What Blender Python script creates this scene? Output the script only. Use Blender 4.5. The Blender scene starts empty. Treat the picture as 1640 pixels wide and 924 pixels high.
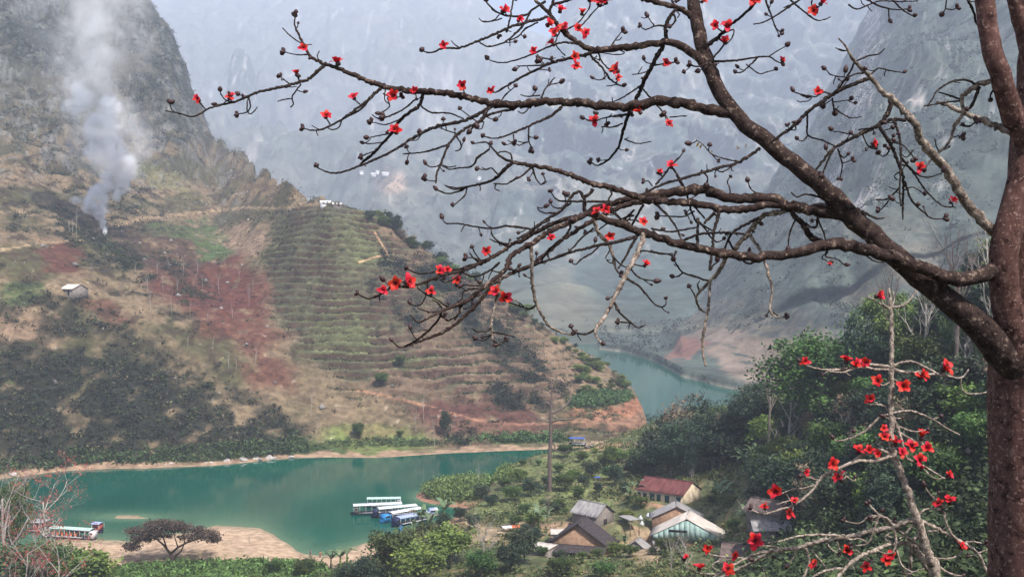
import bpy, math, random
import numpy as np
from mathutils import Vector, Matrix
random.seed(7)
RS = np.random.RandomState(7)
scene = bpy.context.scene
COL = scene.collection

# ------------------------------------------------------------------ camera
CAMZ = 67.0
FPX = 1758.0
PITCH = math.radians(1.043)
cam_d = bpy.data.cameras.new("camera")
cam_d.sensor_width = 36.0
cam_d.lens = 36.0 * FPX / 1640.0
cam_d.clip_start = 0.1
cam_d.clip_end = 20000
cam = bpy.data.objects.new("camera", cam_d)
cam.location = (0, 0, CAMZ)
cam.rotation_euler = (math.pi / 2 - PITCH, 0, 0)
COL.objects.link(cam)
scene.camera = cam

# ------------------------------------------------------------------ light
SUN_TO = Vector((0.34, -0.50, 0.82)).normalized()
world = bpy.data.worlds.new("World")
scene.world = world
world.use_nodes = True
wn = world.node_tree
for n in list(wn.nodes):
    wn.nodes.remove(n)
sky = wn.nodes.new("ShaderNodeTexSky")
sky.sky_type = 'NISHITA'
sky.sun_disc = False
sky.sun_elevation = math.asin(SUN_TO.z)
sky.sun_rotation = math.atan2(SUN_TO.x, SUN_TO.y)
sky.air_density = 1.0
sky.dust_density = 3.0
bg = wn.nodes.new("ShaderNodeBackground")
bg.inputs['Strength'].default_value = 0.10
wo = wn.nodes.new("ShaderNodeOutputWorld")
wn.links.new(sky.outputs[0], bg.inputs[0])
wn.links.new(bg.outputs[0], wo.inputs[0])
sun_d = bpy.data.lights.new("sun", 'SUN')
sun_d.energy = 5.0
sun_d.angle = math.radians(1.5)
sun_d.color = (1.0, 0.955, 0.90)
sun = bpy.data.objects.new("sun", sun_d)
sun.rotation_euler = SUN_TO.to_track_quat('Z', 'Y').to_euler()
sun.location = (0, 0, 300)
COL.objects.link(sun)
scene.view_settings.view_transform = 'Standard'
scene.view_settings.look = 'None'
scene.view_settings.exposure = 0.68
scene.view_settings.gamma = 1.0
HAZE_DENSITY = 0.00021
scene.cycles.volume_bounces = 8

# ------------------------------------------------------------------ projection helpers (photo pixels -> real places)
CA, SA = math.cos(PITCH), math.sin(PITCH)
def P(px, py, D):
    """world point seen at photo pixel (px,py) standing D metres away along Y"""
    u = (px - 820) / FPX; v = (462 - py) / FPX
    yc = CA + v * SA; zc = -SA + v * CA
    return Vector((u * D / yc, D, CAMZ + zc * D / yc))
SURV_Z, SURV_P = 90.0, math.radians(5.265)   # first survey of the near ground, re-levelled by zc()
def zc(z, D):
    a = np.arctan((SURV_Z - np.asarray(z, float)) / np.asarray(D, float)) - SURV_P
    return CAMZ - np.tan(a + PITCH) * D
def PZ(px, py, z):
    """world point on the level z seen at the pixel; levels above the water are survey levels"""
    v = (462 - py) / FPX
    if z > 0:
        return P(px, py, (SURV_Z - z) / math.tan(math.atan(-v) + SURV_P))
    t = (z - CAMZ) / ((-SA + v * CA) / (CA + v * SA))
    return P(px, py, t)
def Dw(py):
    return PZ(820, py, 0.0).y
def Dold(py):
    return SURV_Z / math.tan(math.atan((py - 462) / FPX) + SURV_P)
def proj(X, Y, Z):
    Zr = Z - CAMZ
    f = Y * CA - Zr * SA
    up = Y * SA + Zr * CA
    f = np.maximum(f, 0.5)
    return 820 + FPX * X / f, 462 - FPX * up / f

# ------------------------------------------------------------------ numpy gradient noise
_perm = RS.permutation(512)
_perm = np.concatenate([_perm, _perm, _perm])
_g = RS.normal(size=(512, 3)); _g /= np.linalg.norm(_g, axis=1)[:, None]
def gnoise(x, y, z=None):
    x = np.asarray(x, float); y = np.asarray(y, float)
    z = np.zeros_like(x) if z is None else np.asarray(z, float)
    xi = np.floor(x).astype(int); yi = np.floor(y).astype(int); zi = np.floor(z).astype(int)
    xf, yf, zf = x - xi, y - yi, z - zi
    f = lambda t: t * t * t * (t * (t * 6 - 15) + 10)
    u, v, w = f(xf), f(yf), f(zf)
    def g(i, j, k):
        h = _perm[(_perm[(_perm[(xi + i) & 511] + yi + j) & 511] + zi + k) & 511]
        gg = _g[h]
        return gg[..., 0] * (xf - i) + gg[..., 1] * (yf - j) + gg[..., 2] * (zf - k)
    def L(a, b, t): return a + (b - a) * t
    n0 = L(L(g(0, 0, 0), g(1, 0, 0), u), L(g(0, 1, 0), g(1, 1, 0), u), v)
    n1 = L(L(g(0, 0, 1), g(1, 0, 1), u), L(g(0, 1, 1), g(1, 1, 1), u), v)
    return L(n0, n1, w) * 1.5
def fbm(x, y, z=None, o=4, r=0.5):
    s = 0; a = 1; k = 1
    for i in range(o):
        s = s + a * gnoise(x * k + 17.3 * i, y * k + 5.1 * i, None if z is None else z * k)
        a *= r; k *= 2.03
    return s
def sstep(a, b, x):
    t = np.clip((x - a) / (b - a), 0, 1); return t * t * (3 - 2 * t)

# ------------------------------------------------------------------ mesh helpers
def np_mesh(name, V, F, C=None, smooth=True, F3=None):
    """V (n,3), F (m,4) quads and/or F3 (k,3) triangles; C (n,3) colour attribute 'tint'"""
    me = bpy.data.meshes.new(name)
    V = np.asarray(V, np.float32)
    nq = 0 if F is None else len(F); nt = 0 if F3 is None else len(F3)
    me.vertices.add(len(V)); me.vertices.foreach_set("co", V.ravel())
    idx = []
    if nq: idx.append(np.asarray(F, np.int32).ravel())
    if nt: idx.append(np.asarray(F3, np.int32).ravel())
    idx = np.concatenate(idx)
    me.loops.add(len(idx)); me.loops.foreach_set("vertex_index", idx)
    me.polygons.add(nq + nt)
    st = np.concatenate([np.arange(nq) * 4, nq * 4 + np.arange(nt) * 3]).astype(np.int32)
    me.polygons.foreach_set("loop_start", st)
    me.polygons.foreach_set("loop_total", np.concatenate([np.full(nq, 4), np.full(nt, 3)]).astype(np.int32))
    me.update(calc_edges=True)
    if smooth:
        me.polygons.foreach_set("use_smooth", np.ones(nq + nt, bool))
    if C is not None:
        at = me.color_attributes.new("tint", 'FLOAT_COLOR', 'POINT')
        c4 = np.ones((len(V), 4), np.float32); c4[:, :3] = C
        at.data.foreach_set("color", c4.ravel())
    me.validate()
    return me
def link(name, me, mat=None, parent=None):
    o = bpy.data.objects.new(name, me)
    COL.objects.link(o)
    if mat is not None and me is not None and len(me.materials) == 0:
        me.materials.append(mat)
    if parent is not None:
        o.parent = parent
    return o
def tag(o, label=None, cat=None, group=None, kind=None):
    if label: o['label'] = label
    if cat: o['category'] = cat
    if group: o['group'] = group
    if kind: o['kind'] = kind
    return o
def thing(name, loc, label, cat, group=None, rz=0.0, s=1.0):
    o = bpy.data.objects.new(name, None)
    o.empty_display_size = 0.5
    COL.objects.link(o)
    o.location = loc; o.rotation_euler = (0, 0, rz); o.scale = (s, s, s)
    return tag(o, label, cat, group)
def copy_tree(o, loc=None, rz=None, s=None, label=None, parent=None):
    c = o.copy(); COL.objects.link(c)
    if parent is not None: c.parent = parent
    if loc is not None: c.location = loc
    if rz is not None: c.rotation_euler = (0, 0, rz)
    if s is not None: c.scale = s if hasattr(s, '__len__') else (s, s, s)
    if label: c['label'] = label
    for ch in KIDS.get(o.name, ()):
        k = copy_tree(ch, parent=c)
    return c
class _Kids(dict):
    pass
KIDS = _Kids()
def kids_of(o):
    KIDS[o.name] = [c for c in bpy.data.objects if c.parent == o]
    for c in KIDS[o.name]: kids_of(c)

# ------------------------------------------------------------------ materials
def new_mat(name):
    m = bpy.data.materials.new(name); m.use_nodes = True
    nt = m.node_tree; b = nt.nodes['Principled BSDF']
    return m, nt, b
def noise_mat(name, c1, c2, scale=2.0, rough=0.9, bump=0.3, bscale=None, detail=6, bdist=0.1, vtint=False, stretch=(1, 1, 1), spec=0.2, objrand=0.0, metal=0.0, lo=0.35, hi=0.65, coords='Object', trans=0.0):
    m, nt, b = new_mat(name)
    tc = nt.nodes.new("ShaderNodeTexCoord"); mp = nt.nodes.new("ShaderNodeMapping")
    mp.inputs['Scale'].default_value = stretch
    nt.links.new(tc.outputs[coords], mp.inputs[0])
    n = nt.nodes.new("ShaderNodeTexNoise"); n.inputs['Scale'].default_value = scale; n.inputs['Detail'].default_value = detail; n.inputs['Roughness'].default_value = 0.62
    nt.links.new(mp.outputs[0], n.inputs['Vector'])
    r = nt.nodes.new("ShaderNodeValToRGB")
    r.color_ramp.elements[0].position = lo; r.color_ramp.elements[1].position = hi
    r.color_ramp.elements[0].color = (*c1, 1); r.color_ramp.elements[1].color = (*c2, 1)
    nt.links.new(n.outputs['Fac'], r.inputs[0])
    out = r.outputs[0]
    if vtint:
        a = nt.nodes.new("ShaderNodeAttribute"); a.attribute_name = "tint"
        mx = nt.nodes.new("ShaderNodeMix"); mx.data_type = 'RGBA'; mx.blend_type = 'MULTIPLY'; mx.inputs[0].default_value = 1.0
        nt.links.new(a.outputs['Color'], mx.inputs[6]); nt.links.new(out, mx.inputs[7]); out = mx.outputs[2]
    if objrand:
        oi = nt.nodes.new("ShaderNodeObjectInfo")
        mr = nt.nodes.new("ShaderNodeMapRange"); mr.inputs[3].default_value = 1 - objrand; mr.inputs[4].default_value = 1 + objrand
        nt.links.new(oi.outputs['Random'], mr.inputs[0])
        hs = nt.nodes.new("ShaderNodeHueSaturation")
        nt.links.new(mr.outputs[0], hs.inputs['Value'])
        mr2 = nt.nodes.new("ShaderNodeMapRange"); mr2.inputs[3].default_value = 0.5 - objrand * 0.12; mr2.inputs[4].default_value = 0.5 + objrand * 0.10
        mth = nt.nodes.new("ShaderNodeMath"); mth.operation = 'FRACT'
        ml = nt.nodes.new("ShaderNodeMath"); ml.operation = 'MULTIPLY'; ml.inputs[1].default_value = 7.31
        nt.links.new(oi.outputs['Random'], ml.inputs[0]); nt.links.new(ml.outputs[0], mth.inputs[0]); nt.links.new(mth.outputs[0], mr2.inputs[0])
        nt.links.new(mr2.outputs[0], hs.inputs['Hue'])
        nt.links.new(out, hs.inputs['Color']); out = hs.outputs[0]
    nt.links.new(out, b.inputs['Base Color'])
    b.inputs['Roughness'].default_value = rough
    b.inputs['Specular IOR Level'].default_value = spec
    b.inputs['Metallic'].default_value = metal
    if bump:
        n2 = nt.nodes.new("ShaderNodeTexNoise"); n2.inputs['Scale'].default_value = bscale or scale * 3; n2.inputs['Detail'].default_value = 5
        nt.links.new(mp.outputs[0], n2.inputs['Vector'])
        bp = nt.nodes.new("ShaderNodeBump"); bp.inputs['Strength'].default_value = bump; bp.inputs['Distance'].default_value = bdist
        nt.links.new(n2.outputs['Fac'], bp.inputs['Height']); nt.links.new(bp.outputs[0], b.inputs['Normal'])
    if trans:
        tr = nt.nodes.new("ShaderNodeBsdfTranslucent"); nt.links.new(out, tr.inputs[0])
        ms = nt.nodes.new("ShaderNodeMixShader"); ms.inputs[0].default_value = trans
        mo = nt.nodes['Material Output']
        nt.links.new(b.outputs[0], ms.inputs[1]); nt.links.new(tr.outputs[0], ms.inputs[2]); nt.links.new(ms.outputs[0], mo.inputs[0])
    return m

M_ground = noise_mat("hillside ground", (0.62, 0.60, 0.58), (1.35, 1.36, 1.30), scale=0.35, bump=0.7, bscale=0.9, detail=9, bdist=0.6, vtint=True)
M_near = noise_mat("valley ground", (0.65, 0.62, 0.58), (1.3, 1.3, 1.3), scale=0.6, bump=0.6, bscale=2.0, detail=9, bdist=0.25, vtint=True)
M_far = noise_mat("far mountain", (0.6, 0.6, 0.6), (1.4, 1.4, 1.4), scale=0.02, bump=0.8, bscale=0.03, detail=11, bdist=12.0, vtint=True)

# water
m, nt, b = new_mat("river water")
tc = nt.nodes.new("ShaderNodeTexCoord"); n = nt.nodes.new("ShaderNodeTexNoise")
n.inputs['Scale'].default_value = 0.03; n.inputs['Detail'].default_value = 3
nt.links.new(tc.outputs['Object'], n.inputs['Vector'])
r = nt.nodes.new("ShaderNodeValToRGB")
r.color_ramp.elements[0].color = (0.0, 0.044, 0.034, 1); r.color_ramp.elements[1].color = (0.0, 0.098, 0.064, 1)
nt.links.new(n.outputs['Fac'], r.inputs[0])
# shallow water over sand near the beach: the tint attribute is the bed showing through
at = nt.nodes.new("ShaderNodeAttribute"); at.attribute_name = "tint"
mx = nt.nodes.new("ShaderNodeMix"); mx.data_type = 'RGBA'
mx.inputs[7].default_value = (0.10, 0.18, 0.11, 1)
nt.links.new(at.outputs['Fac'], mx.inputs[0]); nt.links.new(r.outputs[0], mx.inputs[6]); nt.links.new(mx.outputs[2], b.inputs['Base Color'])
b.inputs['Roughness'].default_value = 0.07
b.inputs['IOR'].default_value = 1.33
b.inputs['Specular IOR Level'].default_value = 0.22
n2 = nt.nodes.new("ShaderNodeTexNoise"); n2.inputs['Scale'].default_value = 0.9; n2.inputs['Detail'].default_value = 4
mp = nt.nodes.new("ShaderNodeMapping"); mp.inputs['Scale'].default_value = (0.45, 1.5, 1)
nt.links.new(tc.outputs['Object'], mp.inputs[0]); nt.links.new(mp.outputs[0], n2.inputs['Vector'])
bp = nt.nodes.new("ShaderNodeBump"); bp.inputs['Strength'].default_value = 0.3; bp.inputs['Distance'].default_value = 0.03
nt.links.new(n2.outputs['Fac'], bp.inputs['Height']); nt.links.new(bp.outputs[0], b.inputs['Normal'])
M_water = m

# ------------------------------------------------------------------ terrain sheets from control lines
def sheet(ctrl, nsub, dpx, smooth_px=24):
    """ctrl: {px: [(py,D) or ('z',z,D), ...]}; returns X,Y,Z grids (rows, cols)"""
    pxs = sorted(ctrl)
    K = len(ctrl[pxs[0]])
    Yc = np.zeros((K, len(pxs))); Zc = np.zeros((K, len(pxs)))
    for j, px in enumerate(pxs):
        for i, c in enumerate(ctrl[px]):
            if c[0] == 'z': Yc[i, j] = c[2]; Zc[i, j] = c[1]
            else:
                p = P(px, c[0], c[1]); Yc[i, j] = p.y; Zc[i, j] = p.z
    cols = np.arange(pxs[0], pxs[-1] + 1e-6, dpx)
    Yi = np.array([np.interp(cols, pxs, Yc[i]) for i in range(K)]); Zi = np.array([np.interp(cols, pxs, Zc[i]) for i in range(K)])
    w = max(1, int(smooth_px / dpx)) | 1
    ker = np.hanning(w + 2)[1:-1]; ker /= ker.sum()
    def sm(A):
        Ap = np.pad(A, ((0, 0), (w // 2, w // 2)), mode='edge')
        return np.array([np.convolve(a, ker, 'valid') for a in Ap])
    Yi, Zi = sm(Yi), sm(Zi)
    # catmull-rom down the rows
    rows_Y, rows_Z = [], []
    for k in range(K - 1):
        a = max(k - 1, 0); d = min(k + 2, K - 1)
        for s in range(nsub[k]):
            t = s / nsub[k]
            for A, R in ((Yi, rows_Y), (Zi, rows_Z)):
                p0, p1, p2, p3 = A[a], A[k], A[k + 1], A[d]
                m1 = (p2 - p0) * 0.5 * 0.7; m2 = (p3 - p1) * 0.5 * 0.7
                R.append((2*t**3-3*t**2+1)*p1 + (t**3-2*t**2+t)*m1 + (-2*t**3+3*t**2)*p2 + (t**3-t**2)*m2)
    rows_Y.append(Yi[-1]); rows_Z.append(Zi[-1])
    Y = np.array(rows_Y); Z = np.array(rows_Z)
    u = (cols - 820) / FPX
    # u is per unit of camera depth; recover X at depth Y
    f = Y * CA - (Z - CAMZ) * SA
    X = u[None, :] * f
    return X, Y, Z
def push(ctrl, k, d0=750):
    f0 = lambda d: d if d < d0 else d0 + (d - d0) * k
    def f(d, py=None):
        d = f0(d)
        if py is not None:
            v = (462 - py) / FPX; sl = -(-SA + v * CA) / (CA + v * SA)
            if sl > 0: d = min(d, 0.93 * CAMZ / sl)
        return d
    for px in ctrl:
        rows = ctrl[px]; rid = [P(px, c[0], f(c[1], c[0])) for c in rows if c[0] != 'z'][-1:]
        ctrl[px] = [(c[0], f(c[1], c[0])) if c[0] != 'z' else ('z', c[1] if c[1] < 30 else rid[0].z - 150, f(c[2])) for c in rows]
    return ctrl
def grid_faces(nr, nc):
    i = np.arange(nr - 1)[:, None] * nc + np.arange(nc - 1)[None, :]
    return np.stack([i, i + 1, i + nc + 1, i + nc], -1).reshape(-1, 4)
def blend(C, col, m):
    m = m[..., None]; return C * (1 - m) + np.array(col) * m
def blob(px, py, cx, cy, rx, ry, ang=0.0, soft=0.35):
    a = math.radians(ang); dx = px - cx; dy = py - cy
    x = (dx * math.cos(a) + dy * math.sin(a)) / rx; y = (-dx * math.sin(a) + dy * math.cos(a)) / ry
    return 1 - sstep(1 - soft, 1 + soft, np.sqrt(x * x + y * y))
def seg_mask(px, py, pts, w):
    m = np.full(px.shape, 1e9)
    for (x0, y0), (x1, y1) in zip(pts[:-1], pts[1:]):
        dx, dy = x1 - x0, y1 - y0
        t = np.clip(((px - x0) * dx + (py - y0) * dy) / (dx * dx + dy * dy), 0, 1)
        m = np.minimum(m, np.hypot(px - x0 - t * dx, py - y0 - t * dy))
    return 1 - sstep(w * 0.6, w * 1.3, m)

RED = (0.155, 0.052, 0.038); ORANGE = (0.36, 0.17, 0.10); TAN = (0.235, 0.175, 0.11); OLIVE = (0.12, 0.11, 0.055)
GREEN = (0.095, 0.15, 0.05); DARK = (0.035, 0.038, 0.030); SAND = (0.42, 0.30, 0.205); BROWN = (0.10, 0.062, 0.045); LGREEN = (0.17, 0.21, 0.075); ROCK = (0.34, 0.31, 0.28)

# ---- left hillside
def sh(py): return (py, Dold(py))
LH = {
 -260: [sh(800), (700,368),(580,400),(460,436),(330,476),(180,530),(-330,720)],
 0:    [sh(767), (650,368),(530,402),(410,438),(270,492),(110,555),(-260,690)],
 100:  [sh(754), (660,370),(550,402),(430,440),(310,488),(150,550),(-190,665)],
 180:  [sh(750), (668,371),(575,402),(470,436),(350,486),(200,545),(-70,640)],
 230:  [sh(750), (672,372),(585,402),(490,434),(380,478),(260,530),(-2,620)],
 265:  [sh(748), (675,373),(592,402),(500,434),(395,474),(280,525),(40,612)],
 300:  [sh(747), (680,375),(600,402),(510,434),(410,470),(310,520),(120,604)],
 325:  [sh(746), (682,376),(604,402),(518,433),(420,468),(330,515),(192,600)],
 345:  [sh(745), (684,377),(608,402),(522,433),(428,468),(345,510),(232,600)],
 410:  [sh(739), (688,378),(618,402),(540,432),(450,465),(365,505),(278,585)],
 470:  [sh(733), (694,380),(630,402),(556,430),(468,460),(385,492),(306,545)],
 530:  [sh(732), (702,382),(645,402),(566,430),(474,458),(392,488),(322,524)],
 600:  [sh(733), (705,384),(650,402),(576,428),(492,456),(412,486),(345,520)],
 700:  [sh(727), (702,384),(660,398),(602,420),(538,447),(472,478),(410,512)],
 800:  [sh(722), (700,386),(665,400),(620,420),(570,445),(520,475),(470,505)],
 900:  [sh(719), (700,386),(672,402),(645,415),(612,435),(577,465),(542,495)],
 980:  [sh(714), (700,389),(682,400),(662,412),(642,428),(617,452),(592,480)],
 1015: [sh(712), (702,390),(690,397),(675,407),(661,418),(647,433),(628,462)],
 1045: [('z',0,388), ('z',1.2,391),('z',1.6,396),('z',1.8,401),('z',2,406),('z',1.6,410),('z',0,414)],
 1080: [('z',-4,388), ('z',-4,391),('z',-4,396),('z',-4,401),('z',-4,406),('z',-4,410),('z',-4,414)],
}
for px in list(LH):
    if LH[px][0][0] != 'z':
        dd = Dw(LH[px][0][0]) - Dold(LH[px][0][0]); LH[px] = [(a, d + dd) for a, d in LH[px]]
    else: LH[px] = [(a, b_, d + 22) for a, b_, d in LH[px]]
    kx = float(np.interp(px, [345, 410, 470, 530, 600], [4.4, 2.3, 1.3, 1.0, 1.0]))
    if px <= 600: LH[px] = [(a, d if d < 470 else 470 + (d - 470) * kx) for a, d in LH[px]]
for px, rows in LH.items():
    s0 = rows[0]; d0 = s0[1] if s0[0] != 'z' else s0[2]
    rid = rows[-1]
    if rid[0] == 'z': zr, dr = rid[1], rid[2]
    else: p = P(px, *rid); zr, dr = p.z, p.y
    rows.insert(0, ('z', -4, d0 - 14))
    k = max(zr, 1)
    rows.append(('z', zr - 0.12 * k, dr + 0.35 * k + 4)); rows.append(('z', zr - 0.6 * k, dr + 1.1 * k + 12)); rows.append(('z', -4, dr + 2.0 * k + 26))
LX, LY, LZ = sheet(LH, [5, 45, 62, 72, 84, 84, 96, 14, 10, 8], 2.0)
lpx, lpy = proj(LX, LY, LZ)
ridge_soft = sstep(0, 60, lpy)  # placeholder weight
rowi = np.arange(LX.shape[0])[:, None] / LX.shape[0]
landw = sstep(0.2, 5.0, LZ)
# gullies and knolls; rougher, craggier high on the mountain, smoother on the terraces
terr_poly = [(440,335),(560,322),(640,370),(760,430),(860,520),(940,590),(900,640),(760,640),(640,650),(560,640),(480,560),(415,440)]
def in_poly(px, py, poly, soft=14):
    ins = np.zeros(px.shape, bool); n = len(poly); dmin = np.full(px.shape, 1e9)
    for i in range(n):
        x0, y0 = poly[i]; x1, y1 = poly[(i + 1) % n]
        c = ((y0 > py) != (y1 > py)) & (px < (x1 - x0) * (py - y0) / (y1 - y0 + 1e-9) + x0)
        ins ^= c
        dx, dy = x1 - x0, y1 - y0
        t = np.clip(((px - x0) * dx + (py - y0) * dy) / (dx * dx + dy * dy), 0, 1)
        dmin = np.minimum(dmin, np.hypot(px - x0 - t * dx, py - y0 - t * dy))
    sd = np.where(ins, dmin, -dmin)
    return sstep(-soft, soft, sd)
wx = lpx + 22 * fbm(LX / 18, LY / 18, o=3); wy = lpy + 16 * fbm(LX / 15 + 9, LZ / 9, o=3)
terr = in_poly(wx, wy, terr_poly)
crag = sstep(-0.1, 0.35, fbm(LX / 70, LZ / 55, LY / 90, o=3) + 0.9 * (sstep(80, 190, LZ)) - 0.25)
g1 = fbm(LX / 34, LZ / 60 + LY / 80, o=5)
rid1 = 1 - np.abs(fbm(LX / 46 + 3, LZ / 90, LY / 70, o=4)) * 2
disp = 3.2 * g1 * (1 - 0.7 * terr) + 3.5 * (rid1 - 0.5) * sstep(20, 110, LZ) * (1 - terr) + 9 * crag * fbm(LX / 16, LZ / 40, LY / 30, o=5) * sstep(70, 150, LZ)
disp += 8.0 * sstep(80, 170, LZ) * fbm(LX / 26, LZ / 20, LY / 60, o=5)
disp += 0.8 * fbm(LX / 5, LY / 5, LZ / 5, o=4)
LZ = LZ + disp * landw * 0.9
LY = LY + 3.0 * (1 - terr) * landw * fbm(LX / 22 + 40, LZ / 22, o=4)
# terraces: contour steps
H = 3.1
wob = 2.2 * fbm(LX / 40, LY / 50, o=3) + 0.25 * fbm(LX / 7, LY / 9, o=2)
kk = (LZ + wob) / H
fr = kk - np.floor(kk)
stepf = np.where(fr < 0.62, fr * 0.22, 0.1364 + (fr - 0.62) / 0.38 * (1 - 0.1364))
minor = in_poly(wx, wy, [(700,640),(900,640),(1050,650),(1045,700),(860,712),(700,715),(640,690)])
tw = np.clip(terr + 0.6 * minor, 0, 1)
brk = sstep(-0.35, 0.1, fbm(LX / 30 + 77, LY / 26, o=3))
tw = tw * (0.4 + 0.6 * brk)
LZ = LZ * (1 - tw) + ((np.floor(kk) + stepf) * H - wob) * tw
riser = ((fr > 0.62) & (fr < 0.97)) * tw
hill_px, hill_py = proj(LX, LY, LZ)
# colours of the ground itself
q1 = fbm(LX / 9, LZ / 7, LY / 14, o=5); q2 = fbm(LX / 30 + 31, LZ / 22, o=4); q3 = fbm(LX / 3, LZ / 3, LY / 4, o=3)
C = np.ones(LX.shape + (3,)) * np.array(TAN)
C = blend(C, OLIVE, sstep(-0.25, 0.35, q2 + 0.4 * q1))
C = blend(C, BROWN, 0.7 * sstep(0.05, 0.5, q1))
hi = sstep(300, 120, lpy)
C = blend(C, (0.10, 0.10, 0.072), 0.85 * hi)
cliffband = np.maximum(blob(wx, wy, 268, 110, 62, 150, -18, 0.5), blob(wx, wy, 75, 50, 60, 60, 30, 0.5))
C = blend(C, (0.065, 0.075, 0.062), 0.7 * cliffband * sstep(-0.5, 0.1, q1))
# terraces
Tc = np.ones_like(C) * np.array((0.115, 0.115, 0.065)); Tc = blend(Tc, LGREEN, 0.45 * sstep(0.0, 0.5, q2)); Tc = blend(Tc, (0.20, 0.14, 0.095), sstep(-0.1, 0.45, fbm(LX / 20 + 50, LZ / 16, o=4) + 0.004 * (wx - 640) + 0.002 * (wy - 480)))
C = C * (1 - terr[..., None]) + Tc * terr[..., None]
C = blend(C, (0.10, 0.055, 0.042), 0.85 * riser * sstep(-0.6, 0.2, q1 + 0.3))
# light field rims
C = blend(C, (0.30, 0.28, 0.17), 0.75 * tw * ((fr > 0.35) & (fr <= 0.62)) * sstep(-0.3, 0.3, q2))
for (cx, cy, rx, ry, an, col, st) in [
    (330, 452, 100, 55, 14, RED, 0.95), (365, 510, 90, 34, 20, RED, 0.8), (255, 400, 90, 40, 10, BROWN, 0.8), (430, 590, 62, 30, 25, RED, 0.7), (100, 415, 40, 22, 20, RED, 0.8), (175, 500, 50, 14, 25, RED, 0.6),
    (385, 390, 45, 26, 0, (0.30, 0.21, 0.15), 0.9), (345, 405, 30, 16, 8, GREEN, 0.95), (300, 372, 55, 14, 8, GREEN, 0.7), (245, 282, 70, 14, 24, (0.17, 0.19, 0.07), 0.5), (40, 475, 38, 20, 0, GREEN, 0.8),
    (30, 530, 60, 30, 5, (0.30, 0.20, 0.14), 0.7), (250, 560, 90, 30, 20, TAN, 0.7), (450, 660, 75, 40, 30, TAN, 0.7), (560, 640, 90, 34, 24, TAN, 0.8), (605, 705, 85, 26, 4, (0.19, 0.23, 0.07), 0.95), (500, 718, 40, 14, 0, GREEN, 0.9),
    (600, 690, 40, 10, 0, (0.26, 0.20, 0.10), 0.7), (760, 668, 110, 26, 8, (0.14, 0.06, 0.05), 0.9), (800, 690, 110, 14, 4, (0.20, 0.11, 0.08), 0.8), (980, 655, 60, 20, -6, ORANGE, 0.9), (985, 680, 55, 10, -4, (0.30, 0.17, 0.11), 0.9),
    (845, 705, 80, 8, 0, GREEN, 0.8), (900, 590, 60, 40, 40, (0.30, 0.21, 0.14), 0.6), (960, 640, 50, 10, 0, GREEN, 0.7), (660, 385, 60, 14, 40, (0.30, 0.20, 0.14), 0.6), (720, 520, 80, 40, 20, (0.20,0.15,0.09), 0.4)]:
    C = blend(C, col, st * blob(wx, wy, cx, cy, rx, ry, an) * sstep(-0.65, 0.0, q1 + 0.2))
# scrub-covered zones
scrub = np.zeros(LX.shape)
for (cx, cy, rx, ry, an, st) in [(170, 640, 260, 90, 10, 1.0), (60, 690, 200, 70, 5, 1.0), (330, 690, 150, 60, 18, 0.9), (150, 540, 190, 50, 22, 0.75), (300, 600, 120, 40, 28, 0.5), (160, 400, 100, 30, 30, 0.8), (60, 350, 120, 40, 10, 0.45), (440, 700, 60, 40, 30, 0.9),
        (820, 470, 190, 22, 38, 0.0), (700, 440, 60, 50, 30, 0.7), (800, 540, 90, 36, 42, 0.75), (880, 600, 60, 24, 40, 0.5), (815, 640, 80, 22, 12, 0.8), (730, 700, 35, 20, 0, 0.7), (660, 500, 40, 34, 60, 0.5), (300, 450, 30, 70, -50, 0.55), (270, 500, 90, 24, 22, 0.5),
        (120, 250, 200, 60, 40, 0.55), (250, 180, 60, 90, -20, 0.6), (60, 60, 90, 60, 30, 0.8), (290, 60, 60, 60, 0, 0.6), (570, 385, 0.1, 0.1, 0, 0)]:
    if st > 0: scrub = np.maximum(scrub, st * blob(wx, wy, cx, cy, max(rx, 1), max(ry, 1), an, 0.5))
scrub = np.maximum(scrub, 0.6 * cliffband)
scr = scrub * sstep(-0.45, 0.25, q1 * 0.9 + (scrub - 0.62) * 1.2)
C = blend(C, (0.034, 0.038, 0.025), 0.95 * scr)
# grey-blue cliffs
rockm = crag * sstep(70, 130, LZ) * sstep(0.0, 0.45, fbm(LX / 7, LZ / 26, LY / 20, o=5) + 0.05)
C = blend(C, (0.22, 0.23, 0.24), 0.55 * rockm)
C = C * 0.68
C = blend(C, C.mean(axis=-1, keepdims=True) * np.array([1.0, 0.98, 0.95]), np.full(LX.shape, 0.22))
# rocks and pale stones scattered
C = blend(C, ROCK, 0.3 * sstep(0.75, 0.95, q3) * (1 - terr))
# tracks
C = blend(C, (0.27, 0.205, 0.145), 0.6 * sstep(-0.5, 0.0, q3) * seg_mask(hill_px + 2 * q3, hill_py + 1.6 * q3, [(-100,415),(0,402),(60,390),(130,386),(160,366),(230,352),(290,343),(340,338),(400,333),(440,334),(515,326)], 2.4))
C = blend(C, (0.25, 0.15, 0.105), 0.6 * sstep(-0.5, 0.0, q3) * seg_mask(hill_px + 2 * q3, hill_py + 1.6 * q3, [(570,624),(630,636),(700,655),(760,672),(830,680),(905,676),(960,672),(1040,664)], 2.6))
C = blend(C, (0.36, 0.25, 0.17), 0.7 * seg_mask(hill_px, hill_py, [(600,372),(612,392),(622,408),(600,412),(575,420)], 1.6))
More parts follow.
